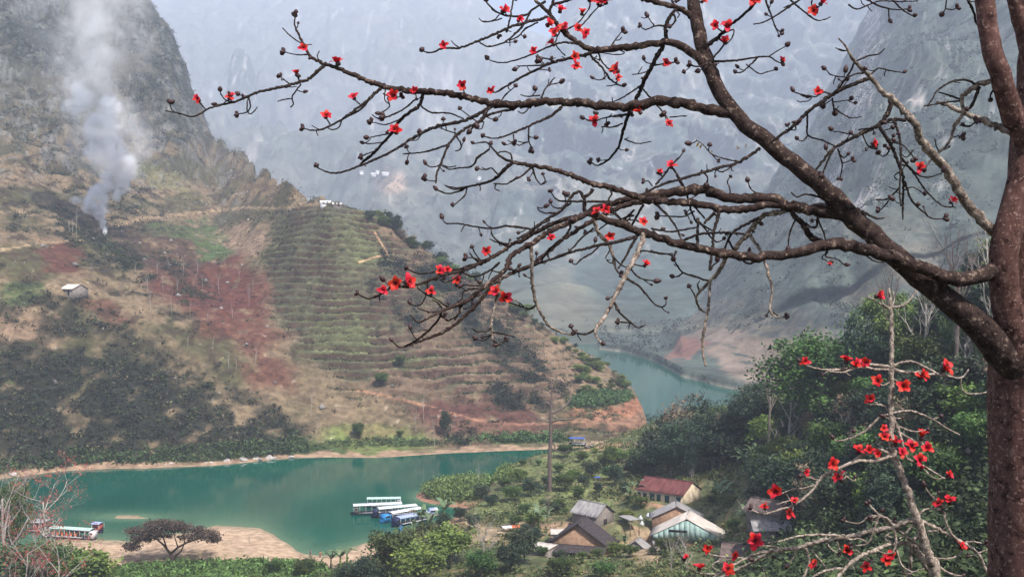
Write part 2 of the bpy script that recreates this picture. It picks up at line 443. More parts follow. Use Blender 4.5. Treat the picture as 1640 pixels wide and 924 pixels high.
# the pale bare bank at the water's edge
shpy = np.interp(hill_px, [-260,0,100,200,340,410,470,530,600,700,800,900,1045], [800,767,754,750,745,739,733,732,733,727,722,719,705])
bank = sstep(-9, -5, hill_py - shpy + 9 * q1)
C = blend(C, (0.235, 0.175, 0.13), bank * (rowi < 0.2))
C = 0.11 * (np.clip(C, 0.004, 1) / 0.11) ** 1.32
C = np.clip(C * (1 + 0.25 * q3[..., None]), 0.006, 0.8)
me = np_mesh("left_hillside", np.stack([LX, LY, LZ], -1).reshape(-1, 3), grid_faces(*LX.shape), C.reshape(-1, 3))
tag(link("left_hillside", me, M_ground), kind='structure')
hill_C = C; hill_scrub = scr; hill_terr = tw; hill_fr = fr

# ---- far mountains
FL = {}
for px, rp, rd in [(60,-75,2300),(300,-70,2300),(500,-65,2300),(650,-60,2250),(740,-35,2250),(784,5,2200),(805,36,2200),(840,46,2200),(866,56,2250),(950,85,2300),(1100,120,2300),(1250,140,2300)]:
    rp = max(rp, -40); top = P(px, rp, rd * 3)
    FL[px] = [('z',-4,900), ('z',1,985), (508,1150),(445,1900),(360,2500),(265,3300),(165,4600),(rp,rd * 3), ('z', top.z - 250, rd * 3 + 450)]
FX, FY, FZ = sheet(FL, [3, 30, 45, 45, 50, 50, 60, 6], 3.0)
fw = sstep(1, 60, FZ)
ridg = 1 - np.abs(fbm(FX / 520, FY / 800, o=5)) * 2.2
FZ = FZ + fw * (170 * (ridg - 0.4) * sstep(10, 200, FZ) + 24 * fbm(FX / 120, FY / 160, o=4)) * sstep(6600, 5200, FY)
fpx, fpy = proj(FX, FY, FZ)
n1 = fbm(FX / 240, FZ / 140, FY / 400, o=5); n2_ = fbm(FX / 44, FZ / 260, FY / 700, o=5)
FC = np.ones(FX.shape + (3,)) * np.array((0.085, 0.095, 0.08)); FC = blend(FC, (0.13, 0.12, 0.10), 0.55 * sstep(-0.1, 0.5, n1)); FC = blend(FC, (0.06, 0.075, 0.065), 0.7 * sstep(0.0, 0.5, fbm(FX / 100, FY / 100, o=5)))
FC = blend(FC, (0.55, 0.5, 0.46), 0.3 * sstep(0.4, 0.7, n2_) * sstep(80, 200, FZ))
FC = blend(FC, (0.065, 0.08, 0.06), 0.8 * sstep(1500, 900, FY))
FC = blend(FC, (0.40, 0.28, 0.2), 0.8 * blob(fpx, fpy, 625, 292, 26, 16, 10))
FC = blend(FC, (0.36, 0.24, 0.18), 0.6 * blob(fpx, fpy, 460, 312, 40, 12, 30))
me = np_mesh("far_left_mountain", np.stack([FX, FY, FZ], -1).reshape(-1, 3), grid_faces(*FX.shape), FC.reshape(-1, 3))
tag(link("far_left_mountain", me, M_far), kind='structure')

FR = {}
for px, rp, rd in [(690,500,1250),(735,450,1700),(770,385,2300),(800,315,2800),(825,245,3200),(846,175,3400),(862,110,3800),(876,62,4000),(897,26,4100),(917,0,4100),(960,-50,4200),(1050,-90,4300),(1300,-120,4300),(1600,-130,4400),(2100,-130,4400)]:
    rd = rd * 1.3 if rd > 3000 else rd; rp = max(rp, -90); top = P(px, rp, rd)
    lo = [(478,1200),(430,1700),(340,2300),(240,3000),(120,4000)]
    lo = [(max(a, rp + (6 - i) * 3), min(b, rd * (0.96 - 0.03 * (4 - i)))) for i, (a, b) in enumerate(lo)]
    FR[px] = [('z',-4,920), ('z',1,1000)] + lo + [(rp, rd), ('z', max(top.z - 220, -4), rd + 400)]
RX, RY, RZ = sheet(FR, [3, 25, 45, 45, 50, 60, 90, 6], 3.0, smooth_px=7)
fw = sstep(1, 60, RZ)
cl = fbm(RX / 120, RZ / 360, RY / 500, o=5)
RZ = RZ + fw * 30 * fbm(RX / 180, RY / 240, o=5)
RY = RY + fw * 230 * cl * sstep(60, 260, RZ)
n2_ = fbm(RX / 24, RZ / 90, RY / 180, o=6, r=0.65); n3 = fbm(RX / 180 + 8, RZ / 160, o=4)
RC = np.ones(RX.shape + (3,)) * np.array((0.055, 0.075, 0.065)); RC = blend(RC, (0.12, 0.12, 0.09), sstep(-0.1, 0.5, n3))
RC = blend(RC, (0.36, 0.33, 0.32), 0.6*sstep(0.36, 0.7, n2_ + 0.25 * n3) * sstep(60, 120, RZ))
me = np_mesh("far_right_mountain", np.stack([RX, RY, RZ], -1).reshape(-1, 3), grid_faces(*RX.shape), RC.reshape(-1, 3))
tag(link("far_right_mountain", me, M_far), kind='structure')

NR = {
 960:  [(549,Dold(549)),(546,655),(543,662),(540,670),(537,680),(534,690),(531,700)],
 1000: [(553,Dold(553)),(549,630),(545,640),(541,650),(537,665),(532,680),(527,700)],
 1047: [(566,Dold(566)),(556,612),(546,632),(536,660),(526,690),(517,730),(508,780)],
 1090: [(588,Dold(588)),(573,560),(556,590),(541,625),(527,665),(510,710),(490,790)],
 1150: [(602,Dold(602)),(584,545),(565,575),(545,610),(522,655),(480,720),(405,830)],
 1210: [(613,Dold(613)),(592,530),(570,560),(542,596),(508,645),(450,725),(325,870)],
 1290: [(632,Dold(632)),(605,515),(578,545),(540,585),(490,645),(405,740),(222,930)],
 1335: [(640,Dold(640)),(610,512),(580,545),(538,588),(474,655),(375,760),(138,980)],
 1352: [(643,Dold(643)),(612,512),(580,545),(536,588),(468,655),(362,765),(100,1000)],
 1364: [(645,Dold(645)),(613,512),(580,545),(533,588),(462,658),(350,770),(66,1010)],
 1390: [(650,Dold(650)),(615,512),(580,545),(530,590),(450,660),(320,775),(16,1020)],
 1460: [(660,Dold(660)),(620,512),(575,548),(515,595),(420,670),(270,790),(-110,1040)],
 1700: [(670,Dold(670)),(620,515),(560,550),(480,600),(360,680),(190,800),(-260,1060)],
 2200: [(670,Dold(670)),(620,515),(560,550),(480,600),(360,680),(190,800),(-260,1060)],
}
for px in list(NR):
    a0 = NR[px][0][0]; dd = Dw(a0) - Dold(a0); NR[px] = [(a, d + dd) for a, d in NR[px]]
push(NR, 7.0, 860)
for px, rows in NR.items():
    s0 = rows[0]; d0 = s0[1] if s0[0] != 'z' else s0[2]
    rid = rows[-1]; 
    if rid[0] == 'z': zr, dr = rid[1], rid[2]
    else: p = P(px, *rid); zr, dr = p.z, p.y
    rows.insert(0, ('z', -4, d0 - 16)); rows.append(('z', max(zr * 0.7 - 10, -4), dr + 120)); rows.append(('z', -4, dr + 240))
NX, NY, NZ = sheet(NR, [3, 22, 26, 30, 40, 60, 90, 6, 3], 2.5, smooth_px=12)
fw = sstep(1, 30, NZ)
NZ = NZ + fw * (6 * fbm(NX / 45, NY / 60, o=5)) + sstep(40, 200, NZ) * 18 * fbm(NX / 60, NY / 120, o=4)
NY = NY + sstep(60, 300, NZ) * 80 * fbm(NX / 80, NZ / 240, NY / 400, o=5)
npx, npy = proj(NX, NY, NZ)
wnx = npx + 12 * fbm(NX / 18, NY / 18, o=3); wny = npy + 6 * fbm(NX / 18 + 4, NY / 18, o=3)
n2_ = fbm(NX / 12, NZ / 34, NY / 60, o=5); n3 = fbm(NX / 50 + 8, NZ / 40, o=4)
NC = np.ones(NX.shape + (3,)) * np.array((0.065, 0.082, 0.068)); NC = blend(NC, (0.12, 0.11, 0.085), sstep(-0.1, 0.45, n3) * sstep(140, 60, NZ))
NC = blend(NC, (0.04, 0.055, 0.05), 0.7 * sstep(0.0, 0.4, fbm(NX / 9, NY / 9, NZ / 9, o=4)))
streak = seg_mask(wnx, wny, [(1400,30),(1392,100),(1375,160),(1350,235),(1318,330)], 14) + seg_mask(wnx, wny, [(1470,160),(1455,190)], 12) + seg_mask(wnx, wny, [(1420,250),(1390,300),(1365,340)], 10) + seg_mask(wnx, wny, [(1395,30),(1410,50)], 10)
NC = blend(NC, (0.5, 0.44, 0.41), 0.8 * np.clip(streak, 0, 1) * sstep(-0.25, 0.2, fbm(NX / 13, NZ / 66, NY / 130, o=4)))
NC = blend(NC, (0.42, 0.39, 0.37), 0.4 * sstep(0.42, 0.7, n2_) * sstep(90, 140, NZ))
NC = blend(NC, (0.20, 0.095, 0.075), 0.85 * in_poly(wnx, wny, [(1066,574),(1092,535),(1145,548),(1120,560),(1100,576)], 3))
NC = blend(NC, (0.25, 0.19, 0.15), 0.8 * in_poly(wnx, wny, [(1095,536),(1130,524),(1200,530),(1190,548),(1140,545)], 4))
NC = blend(NC, (0.24, 0.175, 0.135), 0.75 * in_poly(wnx, wny, [(1130,556),(1200,540),(1330,545),(1330,640),(1230,620),(1165,600)], 8) * sstep(-0.5, 0.1, 0.6 * np.sin(NZ * 1.9 + NX * 0.02 + 5 * n3) + 0.6 + n2_))
NC = blend(NC, (0.42, 0.36, 0.28), (1 - sstep(0.4, 1.2, NZ)) * (np.arange(NX.shape[0])[:, None] < 14))
me = np_mesh("right_mountain", np.stack([NX, NY, NZ], -1).reshape(-1, 3), grid_faces(*NX.shape), NC.reshape(-1, 3))
tag(link("right_mountain", me, M_far), kind='structure')

# the dome-topped limestone peak beyond the left mountain's shoulder
def peak(name, px, pytop, D, wpx, hpx, seed):
    nth, nz = 72, 60
    top = P(px, pytop, D); hh = hpx * D / FPX; ww = wpx * D / FPX
    th = np.linspace(0, 2 * np.pi, nth)[None, :]; t = np.linspace(0, 1, nz)[:, None]
    rad = ww * (0.03 + t ** 0.42 * 1.15) 
    X = np.cos(th) * rad; Yy = np.sin(th) * rad * 1.3; Z = top.z - hh * t + 0 * th
    nn = fbm(X / 36 + seed, Z / 80, Yy / 36, o=5)
    X = top.x + X * (1 + 0.35 * nn); Yy = top.y + Yy * (1 + 0.35 * nn); Z = Z + 3 * nn * (t > 0)
    Cc = np.ones(X.shape + (3,)) * np.array((0.06, 0.08, 0.06)); Cc = blend(Cc, (0.5, 0.46, 0.42), 0.5 * sstep(0.2, 0.5, fbm(X / 16, Z / 50, Yy / 22, o=4)))
    me = np_mesh(name, np.stack([X, Yy, Z], -1).reshape(-1, 3), grid_faces(nz, nth)[:, ::-1], Cc.reshape(-1, 3))
    tag(link(name, me, M_far), kind='structure')
peak("limestone_peak", 386, 76, 4300, 34, 300, 3.0)

# ---- near valley: plateau under the camera, slope, village, promontory, forested right slope
Dk = [-60, 3, 8, 20, 50, 100, 150, 200, 230, 260, 290, 320, 350, 380, 420, 480]
NT = {
 -500: [88.6,88.4,85,77,60,38,22,12,9,7,6,4,2,-4,-4,-4],
 0:    [88.5,88.4,85,76,60,38,21,9,6,4,3,3,3,-4,-4,-4],
 450:  [88.5,88.4,85,76,60,38,21,8,4.5,3,3,3,3,-4,-4,-4],
 650:  [88.5,88.4,85,76,60,38,22,11,8,5,4,4,4,-4,-4,-4],
 800:  [88.5,88.4,85,76,60,40,25,15,11,9,7,5,4,4,-4,-4],
 950:  [88.5,88.4,85,76,60,42,27,16,12,10,9,7,5,4,-4,-4],
 1050: [88.5,88.4,85,76,61,44,29,17,13,11.5,11,9,6,4,2,-4],
 1150: [88.5,88.4,85,77,62,46,31,18,15,13.5,15,15,12,9,5,-4],
 1250: [88.5,88.4,85,78,64,49,35,24,25,28,28,25,21,14,6,-4],
 1350: [88.5,88.4,85.5,79,65,49,38,37,40,40,37,32,27,20,9,-4],
 1500: [88.6,88.5,85.5,79,64,50,46,56,62,62,57,50,42,34,20,-3],
 1640: [88.8,88.5,85,78,64,55,56,68,75,74,70,62,54,46,30,5],
 1900: [89,88.5,86,78,65,64,80,92,98,95,90,84,76,66,50,20],
 2500: [92,90,88,84,84,95,114,118,118,115,110,104,96,86,70,40],
}
npx_k = sorted(NT); NTm = np.array([NT[k] for k in npx_k]).T  # rows D, cols px
for i_, d_ in enumerate(Dk):
    if d_ > 0: NTm[i_] = np.where(NTm[i_] > 0, np.maximum(zc(NTm[i_], d_), 1.2), NTm[i_])
    else: NTm[i_] = NTm[i_] - 23
SHORE = [(-500,262),(0,268),(60,270),(110,276),(200,273),(262,283),(300,280),(345,286),(425,283),(432,279),(400,273),(480,264),(520,262),(560,268),(620,276),(680,286),(720,291),(760,305),(800,330),(820,340),(870,351),(950,358),(1000,374),(1050,392),(1150,430),(1250,452),(1500,470),(2500,480)]
SHx = [-500,0,60,110,200,262,300,345,415,440,480,520,560,620,680,720,760,800,820,870,950,1000,1050,1150,1250,1500,2500]
SHd = [1e9/1e9*262,268,270,276,273,279,280,287,284,277,264,262,268,276,286,291,305,326,341,352,358,374,392,430,452,470,480]
SHd = [CAMZ / math.tan(math.atan(SURV_Z / q_) - SURV_P + PITCH) for q_ in SHd]
def hnear(X, Y, fine=True):
    X = np.asarray(X, float); Y = np.asarray(Y, float)
    px = np.clip(820 + FPX * X / np.maximum(Y, 14) * 1.0, -500, 2500)
    # bilinear with smooth D interpolation
    ip = np.interp(px, npx_k, np.arange(len(npx_k))); i0 = np.clip(ip.astype(int), 0, len(npx_k) - 2); ft = ip - i0; ft = ft * ft * (3 - 2 * ft) * 0.5 + ft * 0.5
    id_ = np.interp(Y, Dk, np.arange(len(Dk))); j0 = np.clip(id_.astype(int), 0, len(Dk) - 2); fd = id_ - j0; fd = fd * fd * (3 - 2 * fd) * 0.4 + fd * 0.6
    z = (NTm[j0, i0] * (1 - ft) + NTm[j0, i0 + 1] * ft) * (1 - fd) + (NTm[j0 + 1, i0] * (1 - ft) + NTm[j0 + 1, i0 + 1] * ft) * fd
    s = np.interp(px, SHx, SHd) + 1.5 * fbm(X / 9, Y / 9, o=3)
    slope = np.where(px < 500, 0.045 + 0.05 * sstep(27, 40, s - Y), np.where(px < 640, 0.075, np.where(px < 780, 0.2, 0.3)))
    z = np.minimum(z, (s - Y) * slope + 0.02)
    # grassy tip of the promontory beyond the little bay
    tip = 1 - np.hypot((px - 790) / 124, (Y - 322) / 17)
    z = np.maximum(z, np.minimum(tip * 6, 2.2))
    z = np.where(Y > s, np.maximum(z, -4), z)
    # sandbar just breaking the surface
    bar = 1 - np.hypot((px - 205) / 56, (Y - 295) / 4.0)
    z = np.maximum(z, np.minimum(bar * 0.5 - 0.22 + 0.1 * fbm(X / 3, Y / 3, o=2), 0.03))
    z = np.maximum(z, -4)
    amp = sstep(1.0, 6, z) * (0.35 + 0.9 * sstep(12, 40, z)) * sstep(0, 30, np.abs(Y) + 3)
    z = z + amp * fbm(X / 14, Y / 14, o=4) * 1.3
    # small terraces on the promontory
    tz = sstep(730, 800, px) * sstep(985, 940, px) * sstep(262, 272, Y) * sstep(352, 340, Y)
    k = (z + 0.5 * fbm(X / 16, Y / 16, o=2)) / 1.25; f = k - np.floor(k)
    z = z + tz * 1.0 * (np.where(f < 0.7, -f, -0.7 + (f - 0.7) * 2.333) * 1.25 * 0.9)
    for (ax, ay, az, ar) in PADS:
        m = 1 - sstep(ar, ar + 5, np.hypot(X - ax, Y - ay)); z = z * (1 - m) + az * m
    return z
PADS = []
for (a, b_, z_, r_) in [(1078,800,12,9),(950,838,10,6.5),(935,886,9,8),(866,882,9.5,4),(1007,836,12.5,3),(1080,838,11,6),(1098,880,9.5,9),(1018,886,9,4)]:
    q_ = PZ(a, b_, z_); PADS.append((q_.x, q_.y, q_.z, r_))
ys = np.concatenate([np.arange(-60, 180, 4.0), np.arange(180, 350, 0.75), np.arange(350, 500, 3.0)])
xs = np.concatenate([np.arange(-230, -95, 4.0), np.arange(-95, 110, 0.75), np.arange(110, 330, 4.0)])
GX, GY = np.meshgrid(xs, ys)
GZ = hnear(GX, GY)
gpx = 820 + FPX * GX / np.maximum(GY, 10); _, gpy = proj(GX, GY, GZ)
a1 = fbm(GX / 12, GY / 12, o=4); a2 = fbm(GX / 3, GY / 3, o=4); a3 = fbm(GX / 30 + 5, GY / 30, o=3)
GC = np.ones(GX.shape + (3,)) * np.array((0.085, 0.10, 0.045)); GC = blend(GC, (0.17, 0.17, 0.08), sstep(-0.2, 0.4, a1)); GC = blend(GC, (0.22, 0.15, 0.09), 0.8 * sstep(0.1, 0.5, a2 + a3 * 0.5))
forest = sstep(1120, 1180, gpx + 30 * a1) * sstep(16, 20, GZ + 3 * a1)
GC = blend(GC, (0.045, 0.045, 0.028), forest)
pro = sstep(730, 780, gpx) * sstep(1010, 960, gpx) * sstep(262, 275, GY)
GC = blend(GC, (0.16, 0.19, 0.07), 0.85 * pro * sstep(-0.5, 0.1, a1))
_k = (GZ + 0.5 * fbm(GX / 16, GY / 16, o=2)) / 1.0
slp = np.hypot(*np.gradient(GZ, 0.75)); GC = blend(GC, (0.10, 0.065, 0.04), 0.9 * pro * sstep(0.35, 0.8, slp))
GC = blend(GC, (0.34, 0.24, 0.16), 0.8 * in_poly(gpx + 10 * a1, gpy + 5 * a2, [(1015,842),(1045,848),(1058,890),(1075,905),(1030,905),(995,868)], 5))
GC = blend(GC, (0.36, 0.24, 0.16), 0.75 * blob(gpx + 10 * a1, gpy, 870, 845, 60, 10, 0))
GC = blend(GC, (0.36, 0.22, 0.14), 0.8 * blob(gpx, gpy, 722, 832, 22, 12, 0)); GC = blend(GC, (0.30, 0.22, 0.14), 0.8 * blob(gpx, gpy, 765, 858, 50, 16, 0))
GC = blend(GC, (0.45, 0.33, 0.22), 0.9 * seg_mask(gpx, gpy, [(742,815),(748,826),(745,836),(760,842),(780,848),(800,852),(815,848)], 2.2))
GC = blend(GC, (0.34, 0.20, 0.13), 0.85 * seg_mask(gpx, gpy, [(1000,797),(1050,808),(1095,820)], 3.0))
GC = blend(GC, (0.40, 0.24, 0.16), 0.85 * blob(gpx, gpy, 960, 716, 60, 5, -3))
beach = (1 - sstep(1.15, 1.6, GZ + 0.2 * a1)) * (GY > 200) * (gpx < 600)
GC = blend(GC, SAND, beach * sstep(60, 110, gpx + 8 * a1))
wet = (1 - sstep(0.05, 0.3, GZ)) * (GY > 200)
GC = blend(GC, (0.25, 0.20, 0.13), wet * 0.8)
bankn = (1 - sstep(0.4, 1.0, GZ)) * (gpx > 640)
GC = blend(GC, (0.30, 0.16, 0.11), bankn * 0.9)
GC = blend(GC, (0.12, 0.19, 0.06), 0.9 * in_poly(gpx, gpy, [(180,912),(260,905),(440,902),(500,912),(520,990),(100,990)], 3) * sstep(-0.6, 0.1, a2 + 0.3))
GC = np.clip(GC * (1 + 0.2 * a2[..., None]), 0.01, 0.7)
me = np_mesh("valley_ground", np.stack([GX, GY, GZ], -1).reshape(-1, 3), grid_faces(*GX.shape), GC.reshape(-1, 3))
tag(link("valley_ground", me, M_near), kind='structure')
def zn(x, y): return float(hnear(np.array([x]), np.array([y]))[0])
def ground_at(px, py, z0=10.0):
    """where the pixel's ray meets the near ground"""
    v = (462 - py) / FPX; sl = (-SA + v * CA) / (CA + v * SA)
    Ds = np.arange(60, 470, 0.5); u = (px - 820) / FPX / (CA + v * SA)
    zz = hnear(u * Ds, Ds); r = CAMZ + sl * Ds
    k = np.argmax(r < zz)
    return Vector((u * Ds[k], Ds[k], zz[k]))

# ---- river: one level sheet, its bed showing through where it is shallow
wxs = np.concatenate([np.arange(-900, -120, 60.0), np.arange(-120, 60, 2.5), np.arange(60, 901, 60.0)]); wys = np.concatenate([np.arange(60, 240, 20.0), np.arange(240, 380, 2.0), np.arange(380, 1300, 20.0)])
WX, WY = np.meshgrid(wxs, wys)
bed = hnear(WX, WY); shallow = np.exp(-np.maximum(-bed, 0) / 0.55) * (WY < 380)
me = np_mesh("river_water", np.stack([WX, WY, 0 * WX], -1).reshape(-1, 3), grid_faces(*WX.shape), np.repeat(shallow.reshape(-1, 1), 3, 1))
tag(link("river_water", me, M_water), kind='structure')
# ground far round the valley, below everything, to the horizon
V = [(-9000, -4000, -5), (9000, -4000, -5), (9000, 13000, -5), (-9000, 13000, -5)]
me = np_mesh("ground", V, [(0, 1, 2, 3)], np.full((4, 3), 0.1)); tag(link("ground", me, M_ground), kind='structure')

# ---- haze: even air over the whole valley
HZ0, HZ1 = -6.5, 1560.0
def box_mesh(name, x0, x1, y0, y1, z0, z1):
    V = [(x, y, z) for z in (z0, z1) for y in (y0, y1) for x in (x0, x1)]
    F = [(0, 2, 3, 1), (4, 5, 7, 6), (0, 1, 5, 4), (2, 6, 7, 3), (0, 4, 6, 2), (1, 3, 7, 5)]
    return np_mesh(name, V, F, smooth=False)
mh = bpy.data.materials.new("haze air"); mh.use_nodes = True
nt = mh.node_tree; nt.nodes.remove(nt.nodes['Principled BSDF'])
pv = nt.nodes.new("ShaderNodeVolumePrincipled"); pv.inputs['Density'].default_value = HAZE_DENSITY
pv.inputs['Color'].default_value = (0.75, 0.83, 1.0, 1); pv.inputs['Anisotropy'].default_value = 0.0
nt.links.new(pv.outputs[0], nt.nodes['Material Output'].inputs['Volume'])
o = link("haze", box_mesh("haze", -9200, 9200, -4200, 13200, HZ0, HZ1), mh); tag(o, kind='stuff')
# ------------------------------------------------------------------ vegetation builders
def leaf_quads(cen, size, rs, up=0.35, aspect=1.6):
    """one flat leaf spray per centre, turned at random"""
    n = len(cen)
    nrm = rs.normal(size=(n, 3)); nrm[:, 2] = np.abs(nrm[:, 2]) + up; nrm /= np.linalg.norm(nrm, axis=1)[:, None]
    a = rs.normal(size=(n, 3)); t = np.cross(nrm, a); t /= np.linalg.norm(t, axis=1)[:, None]
    b = np.cross(nrm, t)
    s = (np.asarray(size) * rs.uniform(0.6, 1.3, n))[:, None]
    t = t * s * 0.5 * aspect; b = b * s * 0.5
    k = rs.uniform(0.2, 1.0, (n, 1))
    V = np.stack([cen - t, cen - b * k + t * 0.1, cen + t, cen + b + t * 0.1], 1)
    return V.reshape(-1, 3)
def quad_idx(n): return np.arange(n * 4).reshape(-1, 4)
def tube_arrays(pts, rad, ns=7, jit=0.0, rs=None, cap=True):
    pts = np.asarray(pts, float); n = len(pts)
    d = np.gradient(pts, axis=0); d /= np.linalg.norm(d, axis=1)[:, None] + 1e-12
    ref = np.array([0, 0, 1.0]) if abs(d[0, 2]) < 0.9 else np.array([1.0, 0, 0])
    u = np.cross(d[0], ref); u /= np.linalg.norm(u); U = [u]
    for i in range(1, n):
        u = u - d[i] * np.dot(u, d[i]); u /= np.linalg.norm(u) + 1e-12; U.append(u)
    U = np.array(U); W = np.cross(d, U)
    th = np.arange(ns) * 2 * np.pi / ns
    R = np.asarray(rad, float)[:, None] * np.ones((1, ns))
    if jit: R = R * (1 + jit * rs.normal(size=R.shape))
    V = pts[:, None, :] + R[..., None] * (np.cos(th)[None, :, None] * U[:, None, :] + np.sin(th)[None, :, None] * W[:, None, :])
    i = np.arange(n - 1)[:, None] * ns + np.arange(ns)[None, :]
    j = np.arange(n - 1)[:, None] * ns + (np.arange(ns)[None, :] + 1) % ns
    F = np.stack([i, j, j + ns, i + ns], -1).reshape(-1, 4)
    V = V.reshape(-1, 3)
    if cap:
        V = np.vstack([V, pts[-1] + d[-1] * R[-1, 0] * 0.6]); k = len(V) - 1
        q = (n - 1) * ns + np.arange(ns); q2 = (n - 1) * ns + (np.arange(ns) + 1) % ns
        F3 = np.stack([q, q2, np.full(ns, k)], -1)
    else: F3 = np.zeros((0, 3), int)
    return V, F, F3
class Acc:
    def __init__(s): s.V = []; s.F = []; s.T = []; s.C = []; s.n = 0
    def add(s, V, F=None, T=None, C=None):
        V = np.asarray(V, float)
        if F is not None and len(F): s.F.append(np.asarray(F) + s.n)
        if T is not None and len(T): s.T.append(np.asarray(T) + s.n)
        s.V.append(V); s.C.append(np.ones((len(V), 3)) * (1.0 if C is None else np.asarray(C))); s.n += len(V); return s
    def tube(s, pts, rad, ns=7, jit=0.0, rs=None, C=None):
        V, F, T = tube_arrays(pts, rad, ns, jit, rs); return s.add(V, F, T, C)
    def box(s, c, d, rz=0.0, C=None, taper=1.0):
        x, y, z = d[0] / 2, d[1] / 2, d[2] / 2
        V = np.array([(-x, -y, -z), (x, -y, -z), (x, y, -z), (-x, y, -z), (-x * taper, -y * taper, z), (x * taper, -y * taper, z), (x * taper, y * taper, z), (-x * taper, y * taper, z)])
        ca, sa = math.cos(rz), math.sin(rz)
        V = np.stack([V[:, 0] * ca - V[:, 1] * sa + c[0], V[:, 0] * sa + V[:, 1] * ca + c[1], V[:, 2] + c[2]], -1)
        return s.add(V, [(3, 2, 1, 0), (4, 5, 6, 7), (0, 1, 5, 4), (1, 2, 6, 5), (2, 3, 7, 6), (3, 0, 4, 7)], None, C)
    def mesh(s, name, smooth=False):
        F = np.concatenate(s.F) if s.F else None; T = np.concatenate(s.T) if s.T else None
        return np_mesh(name, np.concatenate(s.V), F, np.concatenate(s.C), smooth, T)

M_bark = noise_mat("dull bark", (0.10, 0.075, 0.06), (0.24, 0.20, 0.17), scale=6, bump=0.4, stretch=(1, 1, 0.3), objrand=0.25)
M_palebark = noise_mat("pale bark", (0.26, 0.23, 0.20), (0.46, 0.42, 0.37), scale=6, bump=0.3, objrand=0.2)
M_leaf_dark = noise_mat("dark foliage", (0.022, 0.042, 0.024), (0.056, 0.086, 0.042), scale=0.7, bump=0, rough=0.6, spec=0.3, vtint=True, objrand=0.4, trans=0.18)
M_leaf_mid = noise_mat("green foliage", (0.042, 0.084, 0.020), (0.095, 0.145, 0.034), scale=0.7, bump=0, rough=0.6, spec=0.3, vtint=True, objrand=0.3, trans=0.2)
M_leaf_light = noise_mat("yellow green foliage", (0.095, 0.15, 0.028), (0.18, 0.235, 0.058), scale=0.7, bump=0, rough=0.6, spec=0.3, vtint=True, objrand=0.25, trans=0.22)
M_leaf_dry = noise_mat("dry foliage", (0.16, 0.13, 0.08), (0.27, 0.22, 0.14), scale=0.7, bump=0, rough=0.8, vtint=True, objrand=0.25, trans=0.15)
M_leaf_brown = noise_mat("dark brown foliage", (0.055, 0.04, 0.034), (0.10, 0.07, 0.055), scale=0.9, bump=0, rough=0.8, vtint=True, trans=0.1)
M_scrub = noise_mat("hillside scrub", (0.8, 0.8, 0.8), (1.2, 1.2, 1.2), scale=0.5, bump=0, rough=0.8, vtint=True, trans=0.1)
M_banana = noise_mat("banana leaf", (0.10, 0.16, 0.07), (0.20, 0.27, 0.14), scale=1.5, bump=0, rough=0.45, spec=0.4, trans=0.3, objrand=0.2)
M_redbloom = noise_mat("far red blossom", (0.26, 0.05, 0.045), (0.42, 0.10, 0.085), scale=3, bump=0)

